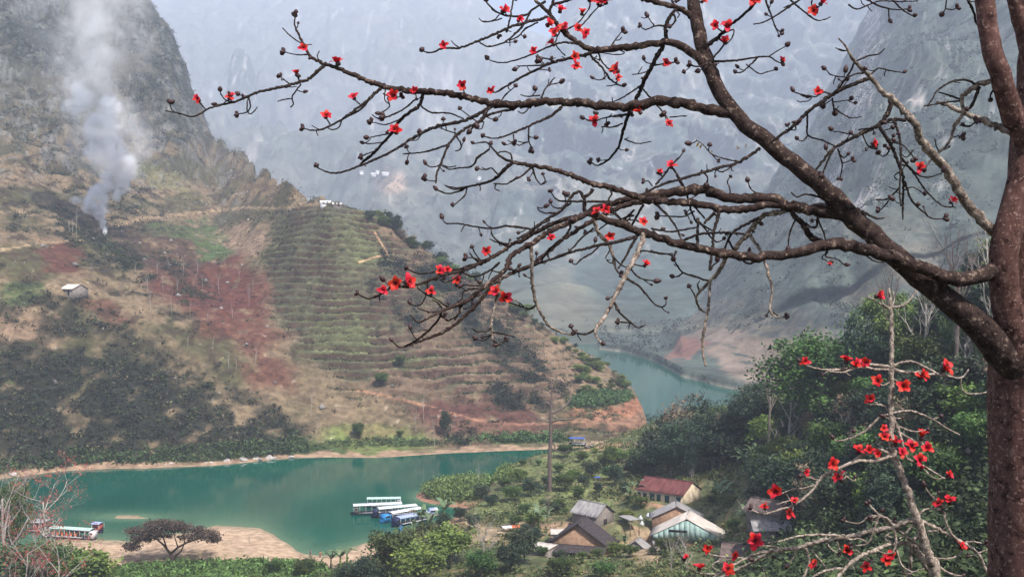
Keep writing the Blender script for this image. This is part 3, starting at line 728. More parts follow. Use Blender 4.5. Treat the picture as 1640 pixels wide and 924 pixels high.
def limb(p0, d0, L, r0, rs, n=6, bend=0.25, lift=0.05, rend=0.35):
    p = np.array(p0, float); d = np.array(d0, float); d /= np.linalg.norm(d); pts = [p.copy()]
    for i in range(n):
        d = d + rs.normal(size=3) * bend / n * 1.6 + np.array([0, 0, lift]); d /= np.linalg.norm(d)
        p = p + d * L / n; pts.append(p.copy())
    return np.array(pts), np.linspace(r0, r0 * rend, n + 1), d
def broadleaf(seed, h, w, mat, name, nl=7, ncl=130, per=34, leaf=0.5, low=0.3, flat=1.0, trunkmat=None, colvar=0.3):
    """proto = (trunk mesh, crown mesh): tapered trunk and limbs, crown of leaf clumps with gaps"""
    rs = np.random.RandomState(seed)
    A = Acc(); tr, rr, d = limb((0, 0, -0.6), (rs.normal() * 0.08, rs.normal() * 0.08, 1), h * 0.62, h * 0.022 + 0.04, rs, 7, 0.25, 0.05, 0.5)
    A.tube(tr, rr, 8, 0.05, rs); tips = []
    for i in range(nl):
        k = rs.randint(3, 8); a = rs.uniform(0, 6.28); e = rs.uniform(0.3, 1.1)
        dirv = (math.cos(a), math.sin(a), e); L = w * 0.5 * rs.uniform(0.7, 1.1)
        pts, r_, _ = limb(tr[min(k, 7)], dirv, L, rr[min(k, 7)] * 0.7, rs, 6, 0.5, 0.06)
        A.tube(pts, r_, 6); tips += [pts[4], pts[6], pts[5]]
        for j in range(3):
            a2 = rs.uniform(0, 6.28)
            p2, r2, _ = limb(pts[rs.randint(2, 6)], (math.cos(a2), math.sin(a2), rs.uniform(0.1, 1)), L * 0.5, r_[3] * 0.6, rs, 4, 0.5)
            A.tube(p2, r2, 5); tips += [p2[-1], p2[2]]
    tips = np.array(tips)
    cz = h * (low + 1) / 2; rz = h * (1 - low) / 2
    cen = []
    while len(cen) < ncl:
        if rs.rand() < 0.5: c = tips[rs.randint(len(tips))] + rs.normal(size=3) * w * 0.08
        else:
            v = rs.normal(size=3); v /= np.linalg.norm(v); v *= rs.uniform(0.55, 1.0)
            c = np.array([v[0] * w / 2, v[1] * w / 2, cz + v[2] * rz * flat])
        q = fbm(np.array([c[0] / (w * 0.35) + seed]), np.array([c[1] / (w * 0.35)]), np.array([c[2] / (w * 0.35)]), o=2)[0]
        if q < -0.12: continue
        cen.append(c)
    cen = np.array(cen)
    cr = w * 0.085 * rs.uniform(0.7, 1.5, ncl)
    L = cen.repeat(per, 0) + rs.normal(size=(ncl * per, 3)) * cr.repeat(per)[:, None] * np.array([0.75, 0.75, 0.5])
    V = leaf_quads(L, leaf, rs, up=0.5)
    tint = (1 + colvar * rs.normal(size=(ncl, 1)) * np.array([1, 0.8, 0.6])).clip(0.45, 1.8).repeat(per, 0).repeat(4, 0)
    tint = tint * (1 + 0.15 * rs.normal(size=(ncl * per, 1))).repeat(4, 0)
    cm = np_mesh(name + " crown", V, quad_idx(len(L)), tint.clip(0.3, 2), False); cm.materials.append(mat)
    tm = A.mesh(name + " trunk", True); tm.materials.append(trunkmat or M_bark)
    return tm, cm
def bare(seed, h, name, mat, r=0.02, spread=0.55, depth=4, tufts=None, kids=4, lean=0.0, thin=0.62):
    rs = np.random.RandomState(seed); A = Acc(); tips = []
    def grow(p, d, L, rad, lev):
        pts, rr, dd = limb(p, d, L, rad, rs, 6 if lev < 2 else 4, 0.35 if lev else 0.15, 0.05, 0.5)
        A.tube(pts, rr, 6 if lev < 2 else 4)
        if lev >= depth: tips.append(pts[-1]); return
        for i in range(kids + (2 if lev == 0 else 0)):
            k = rs.randint(2, len(pts)); a = rs.uniform(0, 6.28)
            ax = np.array([math.cos(a), math.sin(a), 0]); nd = dd * (1 - spread) + ax * spread + np.array([0, 0, 0.15])
            grow(pts[k], nd, L * rs.uniform(0.4, 0.65), rr[k] * thin, lev + 1)
    grow(np.array([0, 0, -0.5]), np.array([lean, 0, 1.0]), h * 0.72, h * r, 0)
    me = A.mesh(name + " trunk", True); me.materials.append(mat)
    cm = None
    if tufts:
        t = np.array(tips); t = t.repeat(tufts[0], 0) + rs.normal(size=(len(t) * tufts[0], 3)) * tufts[1]
        cm = np_mesh(name + " crown", leaf_quads(t, tufts[2], rs), quad_idx(len(t)), np.ones((len(t) * 4, 3)), False); cm.materials.append(tufts[3])
    return me, cm
def bamboo(seed, h, name, mat, nc=26, per=46):
    rs = np.random.RandomState(seed); A = Acc(); L = []
    for i in range(nc):
        a = rs.uniform(0, 6.28); r0 = rs.uniform(0, 1.3); b = rs.uniform(0.05, 0.42) ** 1.0
        hh = h * rs.uniform(0.7, 1.05); n = 12; pts = []
        for k in range(n + 1):
            t = k / n; out = r0 + b * hh * 0.9 * t ** 2.6; pts.append((math.cos(a) * out, math.sin(a) * out, hh * (t - 0.25 * b * t ** 3) - 0.4))
        A.tube(pts, np.linspace(0.055, 0.012, n + 1), 4); pts = np.array(pts)
        for j in range(per):
            t = rs.uniform(0.3, 1.0); k = t * n; i0 = min(int(k), n - 1); c = pts[i0] + (pts[i0 + 1] - pts[i0]) * (k - i0)
            L.append(c + rs.normal(size=3) * np.array([0.75, 0.75, 0.4]) * (0.5 + 0.9 * math.sin(t * 3.0)))
    L = np.array(L).repeat(3, 0); L = L + rs.normal(size=L.shape) * 0.28; L[:, 2] -= np.abs(rs.normal(size=len(L))) * 0.2
    tint = (1 + 0.25 * rs.normal(size=(len(L) // 3, 1))).clip(0.5, 1.7).repeat(12, 0) * np.ones((1, 3))
    cm = np_mesh(name + " crown", leaf_quads(L, 0.34, rs, up=0.1, aspect=2.6), quad_idx(len(L)), tint, False); cm.materials.append(mat)
    tm = A.mesh(name + " culms", True); tm.materials.append(M_palebark)
    return tm, cm
def tree_thing(kind, protos, loc, label, cat, group=None, rz=0.0, s=1.0, parts=("trunk", "crown")):
    t = thing(kind, loc, label, cat, group, rz)
    t.scale = s if hasattr(s, '__len__') else (s, s, s)
    for nm, me in zip(parts, protos):
        if me is not None: link(nm, me, None, t)
    return t
def spot(px, D):
    """ground point in the pixel column px, D metres away"""
    X = (px - 820) / FPX * D
    for _ in range(2):
        z = zn(X, D); X = (px - 820) / FPX * (D * CA - (z - CAMZ) * SA)
    return Vector((X, D, z))
def top_h(px, D, pytop):
    g = spot(px, D); return P(px, pytop, D).z - g.z

PB = [broadleaf(11, 11, 9.5, M_leaf_dark, "dark tree", leaf=0.48), broadleaf(12, 13, 9, M_leaf_dark, "dark tall tree", leaf=0.48, low=0.2), broadleaf(13, 10, 9, M_leaf_mid, "green tree", leaf=0.45), broadleaf(14, 9, 9, M_leaf_light, "light tree", leaf=0.5, ncl=120), broadleaf(15, 14, 7, M_leaf_dark, "narrow tree", leaf=0.45, low=0.15), broadleaf(16, 9, 7.5, M_leaf_dry, "dry tree", leaf=0.4, ncl=60, per=18)]
HB = [11, 13, 10, 9, 14, 9]
PB_FINE = {0: broadleaf(11, 11, 9.5, M_leaf_dark, "dark tree fine", leaf=0.27, ncl=170, per=60), 2: broadleaf(13, 10, 9, M_leaf_mid, "green tree fine", leaf=0.25, ncl=170, per=60), 3: broadleaf(14, 9, 9, M_leaf_light, "light tree fine", leaf=0.26, ncl=170, per=60)}
PBARE = [bare(21, 11, "bare tree", M_palebark, spread=0.5), bare(22, 12, "bare grey tree", M_bark, spread=0.42), bare(23, 9, "bare small tree", M_palebark, spread=0.6)]
PBAM = [bamboo(31, 16, "bamboo", M_leaf_dark), bamboo(32, 17, "bamboo pale", M_leaf_mid), bamboo(33, 15, "bamboo dry", M_leaf_dry, nc=20, per=30)]
HBAM = [16, 17, 15]
BL = ["dark broad tree", "tall dark tree", "mid green tree", "light green tree", "narrow dark tree", "thin dry leafed tree"]
KINDN = ["broadleaf_tree", "broadleaf_tree", "broadleaf_tree", "broadleaf_tree", "narrow_tree", "dry_leafed_tree"]
rs = np.random.RandomState(5)
def put(k, px, D, pytop, label, group=None, wid=1.0):
    g = spot(px, D); h = P(px, pytop, D).z - g.z; s = max(h, 2) / HB[k]
    return tree_thing(KINDN[k], PB_FINE[k] if (s > 1.15 and k in PB_FINE) else PB[k], g, label, "tree", group, rs.uniform(0, 6), (s * wid, s * wid, s))
# trees that can be told apart
put(3, 722, 228, 843, "big round light green tree at the bottom edge below the moored boats", wid=1.15)
put(2, 625, 222, 848, "olive green bushy tree between the beach and the round light green tree", wid=1.1)
put(3, 672, 214, 872, "small yellowish green tree in front of the two big bushy trees", wid=1.2)
put(0, 575, 212, 893, "low dark tree at the bottom edge right of the sandy inlet", wid=1.3)
put(2, 770, 210, 880, "small mid green tree right of the big round light green tree", wid=1.2)
put(0, 738, 268, 812, "dark low tree at the foot of the path by the mooring", wid=1.2)
put(0, 758, 258, 822, "dark bushy tree just right of the path above the big round tree", wid=1.1)
put(0, 712, 262, 820, "dark little tree between the boats and the path", wid=1.0)
put(1, 838, 222, 842, "dark green tree standing left of the pale flat roofed shed", wid=1.1)
put(0, 815, 212, 872, "dark spreading tree at the bottom edge below the white and orange tarpaulin", wid=1.1)
put(2, 900, 205, 893, "green tree at the bottom edge in front of the big dark roofed house", wid=1.6)
put(2, 965, 203, 899, "green bush like tree at the bottom edge before the small gabled shed", wid=1.5)
put(2, 18, 240, 768, "broad green topped tree at the left edge by the houseboat", wid=0.55)
put(0, 5, 200, 884, "dark tree in the bottom left corner under the red blossoms", wid=1.5)
put(3, 128, 212, 880, "pale yellow green leafy tree at the left end of the beach", wid=1.2)
put(2, 92, 204, 893, "mid green tree in the bottom left corner beside the pale leafy tree", wid=1.3)
put(2, 55, 204, 868, "grey green tree among the red twigs at bottom left", wid=1.4)
put(0, 985, 292, 745, "dark round tree on the promontory behind the grey roofed house", wid=0.9)
put(0, 958, 285, 772, "dark green tree just above the grey roofed house", wid=1.0)
put(0, 1000, 280, 770, "dark tree left of the red roofed long house", wid=0.9)
put(2, 925, 282, 778, "mid green tree left of the dark tree above the grey roofed house", wid=1.1)
put(2, 978, 318, 712, "small slender green tree near the strip of far water", wid=0.7)
put(2, 895, 270, 798, "green tree behind the left corner of the grey roofed house", wid=1.3)
put(2, 842, 270, 806, "green shrubby tree left of the banana plant in the village", wid=1.4)
put(2, 490, 232, 893, "small green tree on the grassy bank near the shallow inlet", wid=1.2)
put(2, 440, 234, 897, "low green tree at the bottom edge beside the inlet", wid=1.3)
put(1, 1376, 232, 497, "tall narrow very dark tree rising above the wooded ridge", wid=0.62)
put(2, 1312, 236, 532, "rounded green tree on the skyline of the wooded slope", wid=1.25)
put(3, 1425, 238, 470, "light yellow green tree behind the top of the flowering sapling", wid=0.9)
put(2, 1215, 212, 838, "green tree beside the dark roofed houses at the foot of the wood", wid=0.9)
put(2, 1175, 225, 830, "green tree just right of the turquoise gabled house", wid=1.0)
# bushes and small trees tucked among the houses and over the garden plots
GT = []
for i, (px, D) in enumerate([(890,268),(900,270),(905,266),(1003,250),(1138,262),(1148,266),(1040,222),(1066,222),(1150,244),(1165,252),(1172,240),(1178,262),(858,244),(846,238),(864,262),(852,256),(878,270),(870,230),(900,222),(930,222),(960,222),(990,224),(1090,224),(1010,222),(1120,228),(1030,262),(1010,268),(1160,258),(838,248),(828,256)] + [(790,280),(805,300),(822,285),(838,312),(850,290),(866,276),(880,300),(893,318),(906,292),(915,306),(930,296),(935,330),(948,305),(965,318),(975,300),(990,322),(1003,305),(1015,330),(1024,300),(860,330),(905,340),(955,345),(812,318),(835,330),(775,300),(1040,320)]):
    k = [0, 2, 2, 3, 0, 2][i % 6]; g = spot(px + rs.uniform(-4, 4), D); h = rs.uniform(1.6, 3.2) if i < 30 else rs.uniform(1.6, 5.0); s = h / HB[k]
    o = tree_thing(KINDN[k], PB_FINE[k] if k in PB_FINE and False else PB[k], g, "x", "bush", "bushes among the houses and garden plots", i, (s * 1.35, s * 1.35, s)); GT.append((o, px, D, ["dark green bush", "mid green bush", "mid green bush", "light green bush"][k]))
# wood behind and beside the red roofed house
for px, D, pt, k, l in [(1028,300,722,0,"dark tree at the left end of the wood behind the red roof"), (1048,305,690,0,"dark tree second from the left end of the wood behind the red roof"), (1075,292,700,1,"dark tree directly behind the middle of the red roof"), (1105,290,672,0,"dense dark tree above the right half of the red roof"), (1140,288,660,1,"tall dark tree above the cream gable of the long house"), (1190,280,712,0,"dark tree right of the cream gable"), (1185,290,640,1,"dark tree on the rise right of the bamboo"), (1210,285,612,0,"dark tree whose top meets the far pale shore")]:
    put(k, px, D, pt, l, wid=1.25)
for px, D, pt, k, l in [(1062,306,655,0,"feathery dark bamboo at the left front of the wood"), (1090,304,618,2,"tall dry topped bamboo standing against the far water"), (1128,300,622,0,"tall dark bamboo against the far water"), (1165,296,640,2,"dry brown bamboo leaning over the far water"), (1200,292,618,2,"pale feathery bamboo beside the far shore"), (1146,306,640,1,"green bamboo between the two tall clumps"), (1108,285,690,0,"dark bamboo low behind the red roof")]:
    g = spot(px, D); s = (P(px, pt, D).z - g.z) / HBAM[k]
    tree_thing("bamboo_clump", PBAM[k], g, l, "bamboo", "bamboo clumps behind the red roofed house", rs.uniform(0, 6), (s * 0.8, s * 0.8, s), ("culms", "foliage"))
# the wood on the right-hand slope: trees one after another, nearest to farthest
lab = {0: "dark broad crowned tree in the dense wood on the right hand slope", 1: "tall dark tree in the dense wood on the right hand slope", 2: "mid green tree in the dense wood on the right hand slope", 3: "light green tree in the dense wood on the right hand slope", 4: "narrow dark tree in the dense wood on the right hand slope", 5: "thin dry leafed tree in the wood on the right hand slope"}
SKY = [(1150,640),(1200,612),(1260,582),(1300,560),(1340,548),(1375,530),(1420,505),(1460,480),(1500,452),(1550,415),(1600,380),(1640,345)]
placed = []; WOOD = []
for _ in range(6000):
    px = rs.uniform(1130, 1690); D = rs.uniform(140, 300)
    if px < 1290 and D < 232 and not (px > 1225 and D > 205): continue
    if px < 1225 and D < 288: continue
    if px < 1400 and D < 170: continue
    g = spot(px, D)
    sp = 4.2 + D * 0.010
    if any((g.x - q[0]) ** 2 + (g.y - q[1]) ** 2 < sp * sp for q in placed): continue
    k = rs.choice([0, 0, 1, 1, 2, 2, 2, 3, 3, 4, 5], 1)[0]
    h = HB[k] * rs.uniform(0.62, 1.0) * (1.0 if D > 150 else 0.8)
    pt = np.interp(px, [a for a, b in SKY], [b for a, b in SKY]) + rs.uniform(0, 18)
    hmax = P(px, pt, D).z - g.z
    if hmax < 3.0: continue
    h = min(h, hmax); s = h / HB[k]; w = s * rs.uniform(0.95, 1.25) if h > 6 else s * 1.4
    placed.append((g.x, g.y))
    if rs.rand() < 0.08:
        b = rs.randint(0, 3); s = min(h * 1.05, hmax) / 10.5
        o = tree_thing("bare_tree", PBARE[b], g, "leafless pale limbed tree in the wood on the right hand slope", "tree", "leafless trees in the right hand wood", rs.uniform(0, 6), s)
        WOOD.append((o, px, P(px, 0, D), g.z + h, "leafless tree"))
    elif rs.rand() < 0.13:
        b = rs.randint(0, 3); s = min(h * 1.25, hmax) / HBAM[b]
        o = tree_thing("bamboo_clump", PBAM[b], g, "feathery bamboo clump in the wood on the right hand slope", "bamboo", "bamboo clumps of the right hand wood", rs.uniform(0, 6), (s * .8, s * .8, s), ("culms", "foliage"))
        WOOD.append((o, px, P(px, 0, D), g.z + h, "bamboo clump"))
    else:
        o = tree_thing(KINDN[k], PB[k], g, lab[k], "tree", {0: "dark broad trees of the right hand wood", 1: "tall dark trees of the right hand wood", 2: "mid green trees of the right hand wood", 3: "light green trees of the right hand wood", 4: "narrow trees of the right hand wood", 5: "dry leafed trees of the right hand wood"}[k], rs.uniform(0, 6), (w, w, s))
        WOOD.append((o, px, P(px, 0, D), g.z + h, BL[k]))
    if len(placed) > 250: break
ORD = ["leftmost", "second from left", "third from left", "fourth from left", "fifth from left", "sixth from left", "seventh from left", "eighth from left", "ninth from left", "tenth from left"]
def name_each(items, rows, cols):
    cells = {}
    for o, px, py, kind in items:
        rw = [n_ for a_, n_ in rows if py < a_][0]; cl = [n_ for a_, n_ in cols if px < a_][0]; cells.setdefault((kind, rw, cl), []).append((px, o))
    for (kind, rw, cl), L_ in cells.items():
        L_.sort(key=lambda q: q[0])
        for i, (px, o) in enumerate(L_):
            o['label'] = ("%s %s, %s" % (kind, rw, cl)) if len(L_) == 1 else "%s %s %s, %s" % (ORD[min(i, 9)] if i < 10 else "eleventh from left", kind.replace("leafed ", ""), rw, cl)
name_each([(o, px, float(proj(o.location.x, o.location.y, zt)[1]), kd) for o, px, _, zt, kd in WOOD],
    [(500, "on the wood's skyline"), (600, "high in the wood"), (700, "halfway up the wood"), (9999, "low in the wood")],
    [(1230, "above the houses"), (1330, "left of the flowering sapling"), (1425, "just left of the sapling's stem"), (1500, "just right of the sapling's stem"), (9999, "next to the big trunk")])
# leafless trees that stand clear
for px, D, pt, b, nm, l in [(1432,220,448,1,"bare_tree","leafless dark tree on the skyline just above the flowering sapling"), (1530,190,396,1,"bare_tree","leafless dark tree on the skyline under the big diagonal limb"), (1590,185,352,0,"bare_tree","leafless tree on the skyline close to the big trunk"), (1480,205,440,0,"bare_tree","leafless pale tree on the ridge below the diagonal limb"),
      (1262,250,575,2,"bare_tree","brown leafless tree on the skyline right of the far river"), (1230,262,592,1,"bare_tree","thin leafless tree in front of the pink far fields"),
      (400,262,850,2,"bare_tree","small leafless sapling on the sand beside the inlet"), (775,212,826,0,"bare_tree","pale leafless tree at the bottom edge below the footpath"), (1075,206,858,0,"bare_tree","spindly leafless tree in front of the turquoise gable"), (1100,204,842,2,"bare_tree","thin leafless tree right of centre before the turquoise gable"),
      (1205,205,800,0,"bare_tree","leafless pale tree before the grey roofs at the foot of the wood"), (878,255,800,1,"bare_tree","bare twiggy tree behind the banana plant"), (8,228,738,0,"bare_tree","pinkish leafless tree on the left edge above the green topped tree"), (958,262,812,1,"bare_tree","thin leafless tree between the grey roofed house and the green roofed shed")]:
    g = spot(px, D); s = (P(px, pt, D).z - g.z) / 10.8
    tree_thing(nm, PBARE[b], g, l, "tree", None, rs.uniform(0, 6), (s * 0.8, s * 0.8, s))
# red flowering leafless trees, bottom left
PRED = bare(41, 13, "red tree", M_palebark, r=0.016, spread=0.62, depth=4, tufts=(3, 0.2, 0.16, M_redbloom), kids=4)
for px, D, pt, sc, l in [(77,238,755,1.0,"leafless tree with dull red blossom standing above the houseboat"), (38,196,838,0.8,"red flowering leafless tree low in the bottom left corner"), (92,192,850,0.8,"red flowering leafless tree below the houseboat")]:
    g = spot(px, D); s = (P(px, pt, D).z - g.z) / 12.6
    tree_thing("red_flowering_tree", PRED, g, l, "tree", "red flowering trees at bottom left", px * 0.1, (s * sc, s * sc, s), ("trunk", "blossom"))
# flat crowned dark tree on the beach
def umbrella_tree():
    r_ = np.random.RandomState(51); A = Acc(); g = spot(272, 246); cx = 0
    tips = []
    def W(px, py, d=0.0):
        p = P(px, py, 246 + d) - g; return np.array(p)
    trunk = [W(272, 936), W(274, 915), W(277, 895), W(272, 884)]
    sp = lambda pts, r: A.tube(pts, r, 7, 0.04, r_)
    sp(trunk, [0.55, 0.45, 0.38, 0.34])
    for path, r0 in [([(273,886),(262,872),(250,862),(232,858),(212,872)], .26), ([(273,886),(285,876),(300,868),(325,860),(342,858)], .28), ([(277,893),(290,882),(296,868),(292,852)], .22), ([(268,880),(262,862),(256,848),(240,842)], .2), ([(250,862),(245,850),(230,846)], .13), ([(300,868),(310,855),(325,848)], .13), ([(285,876),(280,860),(275,845)], .16)]:
        d = r_.uniform(-3.5, 3.5); pts = [W(a, b, d * i / (len(path) - 1)) for i, (a, b) in enumerate(path)]
        sp(pts, np.linspace(r0, r0 * 0.35, len(pts))); tips += pts[2:]
    L = []
    for cx_, cy_, rx, ry, n in [(232,850,30,9,60), (262,840,34,9,80), (292,846,30,8,60), (326,855,24,9,50), (212,874,12,7,26), (342,862,10,6,18), (250,858,26,6,30), (225,862,18,7,26), (305,860,22,6,20)]:
        dd = r_.uniform(-2, 2)
        for i in range(int(n * 1.5)):
            a = r_.uniform(0, 6.28); q = math.sqrt(r_.rand())
            c = W(cx_ + rx * q * math.cos(a), cy_ + ry * 0.75 * q * math.sin(a), dd + 4.2 * r_.normal()); L.append(c)
    L = np.array(L).repeat(16, 0); L = L + r_.normal(size=L.shape) * np.array([0.55, 0.55, 0.25])
    cm = np_mesh("flat crown", leaf_quads(L, 0.36, r_, up=0.8), quad_idx(len(L)), (1 + 0.3 * r_.normal(size=(len(L), 1))).clip(0.5, 1.7).repeat(4, 0) * np.ones((1, 3)), False); cm.materials.append(M_leaf_brown)
    tm = A.mesh("flat tree trunk", True); tm.materials.append(M_leaf_brown)
    tree_thing("flat_crowned_tree", (tm, cm), g, "dark brown flat crowned tree leaning over the sandy beach", "tree")
umbrella_tree()
# tall dead snag on the promontory
def snag():
    r_ = np.random.RandomState(61); D = 292; g = spot(881, D); A = Acc()
    W = lambda px, py, d=0: np.array(P(px, py, D + d) - g)
    bot = np.array([0, 0, -0.8]); A.tube([bot, W(880, 740), W(882, 700), W(882, 660), W(884, 625), W(882, 606)], [0.62, 0.52, 0.45, 0.36, 0.2, 0.1], 8, 0.05, r_)
    for path, r0 in [([(882,662),(895,656),(906,650),(916,636)], .2), ([(882,676),(895,672),(915,672),(925,668)], .16), ([(882,676),(865,672),(848,664)], .14), ([(884,650),(876,645),(868,634)], .12), ([(884,640),(892,632),(890,622)], .1), ([(883,718),(892,722),(905,726),(912,720)], .12), ([(883,705),(889,715),(886,728),(896,738)], .09), ([(884,632),(878,625),(879,614)], .08), ([(884,628),(890,618)], .08), ([(895,656),(905,660),(920,662)], .08), ([(865,672),(855,680),(842,680)], .07), ([(882,690),(874,684),(860,682)], .07)]:
        d = r_.uniform(-1.5, 1.5); A.tube([W(a, b, d * i) for i, (a, b) in enumerate(path)], np.linspace(r0 * 1.9, r0 * 0.8, len(path)), 5)
    me = A.mesh("snag", True); me.materials.append(M_bark)
    t = thing("dead_tree", g, "tall dead tree trunk with broken side limbs on the green promontory", "tree"); link("trunk", me, None, t)
snag()
# slender poles of young trees, pale on the red soil and by the far shore
def hill_point(px, py):
    i = np.argmin((hill_px[5:] - px) ** 2 + (hill_py[5:] - py) ** 2); return Vector((LX[5:].flat[i], LY[5:].flat[i], LZ[5:].flat[i]))
PPOLE = [bare(71 + i, 6, "pole sapling", M_palebark, r=0.015, spread=0.35, depth=2, kids=3) for i in range(3)]
SAP = []
for i, (px, py, h) in enumerate([(218,448,30),(237,470,34),(241,498,36),(262,468,28),(284,470,30),(294,442,26),(315,440,26),(398,490,40),(305,506,24),(350,470,30),(333,520,24),(372,512,26),(405,470,22),(383,448,20),(116,380,34),(122,378,40),(110,372,24),(252,440,22),(275,500,26),(365,592,28),(378,596,26),(410,580,30),(300,560,24),(340,560,22),(236,455,20),(270,430,18),(325,460,22),(360,430,18)]):
    g = hill_point(px, py); s = h * g.y / FPX / 5.6
    SAP.append((tree_thing("bare_sapling", PPOLE[i % 3], g, "pale leafless sapling standing on the red and brown field of the left hillside", "sapling", "pale leafless saplings on the left hillside", i * 1.3, (s * 0.55, s * 0.55, s)), px, py, "bare sapling"))
for px, py, h, l in [(498,668,46,"pale bare pole of a tree left of the green meadow"), (508,700,36,"second bare pole standing just left of the green meadow"), (667,692,40,"short pale tree pole right of the green meadow"), (679,672,44,"tall pale tree pole beside the track end"), (696,716,52,"bare tree pole at the far waterline"), (766,768,48,"thin bare pole tree at the tip of the promontory")]:
    g = hill_point(px, py) if px != 766 else spot(766, 322); s = h * g.y / FPX / 5.6
    tree_thing("bare_sapling", PPOLE[px % 3], g, l, "sapling", None, px, (s * 0.4, s * 0.4, s))
for px, py, h, k, w, l in [(713,700,44,0,0.5,"dark green two tiered tree below the track on the far bank"), (570,345 + 10,0,0,0,""), (592,353,16,0,1.3,"dark bushy tree left of the pair on the hill's right shoulder"), (620,366,30,4,1.1,"tall dark tree of the group on the hill's right shoulder"), (634,372,28,0,1.0,"dark tree right of the tall one on the hill's right shoulder"), (687,402,18,0,1.2,"small dark tree farther down the hill's right shoulder"), (612,618,22,2,1.2,"bright green small tree low on the terraced hill"), (640,586,18,2,1.2,"small green tree in the middle of the lower terraces"), (574,702,26,2,0.9,"green tree at the upper edge of the green meadow"), (640,700,12,2,1.3,"low green bush tree on the green meadow")]:
    if h == 0: continue
    g = hill_point(px, py); s = h * g.y / FPX / HB[k]
    tree_thing(KINDN[k], PB[k], g, l, "tree", None, px, (s * w, s * w, s))
name_each([(o, px, D, kd) for o, px, D, kd in GT], [(232, "at the bottom edge"), (248, "in the front yards"), (265, "behind the houses"), (290, "on the lower plots"), (312, "on the middle plots"), (9999, "on the upper plots")], [(880, "left of the hamlet"), (960, "by the grey board house"), (1040, "by the courtyard"), (1110, "by the turquoise gable"), (9999, "right of the gable")])
# trees along the ridge and back of the terraced headland
RT = []
r2 = np.random.RandomState(8)
for i in range(70):
    t = r2.rand(); px = 560 + 440 * t; py = np.interp(px, [560,600,700,800,900,980,1015], [328,348,415,474,545,594,628]) + r2.uniform(-2, 14) * (1 if px > 640 else 0.4)
    if 560 < px < 585: continue
    g = hill_point(px, py); k = r2.choice([0, 2, 2, 3, 5]); s = r2.uniform(2.2, 5.5) / HB[k]
    RT.append((None, px, py, BL[k].replace("tall ", "")))
    o = tree_thing(KINDN[k], PB[k], g, "small tree on the ridge line of the terraced hill running down to the far river", "tree", "small trees along the terraced hill's ridge", i, (s * 1.2, s * 1.2, s))
    RT[-1] = (o,) + RT[-1][1:]
for i in range(46):
    px = r2.uniform(925, 1012); py = r2.uniform(572, 632)
    if py < np.interp(px, [925,980,1015], [562,594,626]): continue
    g = hill_point(px, py); k = r2.choice([2, 2, 3]); s = r2.uniform(2.0, 4.2) / HB[k]
    o = tree_thing(KINDN[k], PB[k], g, "small green tree on the headland beside the far river", "tree", "small green trees on the headland", i, (s * 1.3, s * 1.3, s))
    RT.append((o, px, py, "small " + BL[k]))
name_each(RT, [(400, "by the hilltop"), (450, "on the upper ridge"), (500, "on the middle ridge"), (550, "on the lower ridge"), (590, "above the headland"), (612, "on the headland's upper slope"), (9999, "at the headland's foot")], [(640, "near the hill houses"), (720, "right of the terraces"), (800, "above the dark thickets"), (880, "over the pale slope"), (950, "near the far river"), (980, "beside the far river"), (9999, "at the river bend")])

# banana plants
def banana_leaf(seed, L=2.6, w=0.62, up=0.9):
    r_ = np.random.RandomState(seed); n = 9; V = []; e = up
    x = z = 0; ang = e
    for i in range(n + 1):
        t = i / n; ww = w * math.sin(math.pi * min(1, 0.12 + 0.86 * t)) ** 0.6 * 0.5 * (1 if t > 0.15 else 0.25) + 0.01
        V += [(x, -ww, z - ww * 0.25 + 0.03 * r_.normal()), (x, 0, z), (x, ww, z - ww * 0.25 + 0.03 * r_.normal())]
        x += math.cos(ang) * L / n; z += math.sin(ang) * L / n; ang -= (1.5 + up) / n * (0.4 + t)
    F = []
    for i in range(n):
        a = i * 3; F += [(a, a + 1, a + 4, a + 3), (a + 1, a + 2, a + 5, a + 4)]
    me = np_mesh("banana leaf", V, F, smooth=True); me.materials.append(M_banana); return me
BLF = [banana_leaf(1), banana_leaf(2, 3.0, 0.7, 1.15), banana_leaf(3, 2.3, 0.55, 0.6)]
BST = Acc().tube([(0, 0, -0.3), (0, 0.02, 0.9), (0.03, 0, 1.9)], [0.2, 0.16, 0.1], 8).mesh("banana stem", True); BST.materials.append(M_leaf_light)
def banana(px, D, s, label, group="banana plants in the village"):
    g = spot(px, D); r_ = np.random.RandomState(int(px * 7 + D)); t = thing("banana_plant", g, label, "banana plant", group, r_.uniform(0, 6), s)
    link("stem", BST, None, t); n = r_.randint(7, 10)
    for i in range(n):
        o = link("leaf", BLF[r_.randint(3)], None, t); o.location = (0, 0, 1.8); o.rotation_euler = (r_.uniform(-.2, .2), r_.uniform(-.5, .1), i * 6.283 / n + r_.uniform(-.4, .4)); q = r_.uniform(0.75, 1.15); o.scale = (q, q, q)
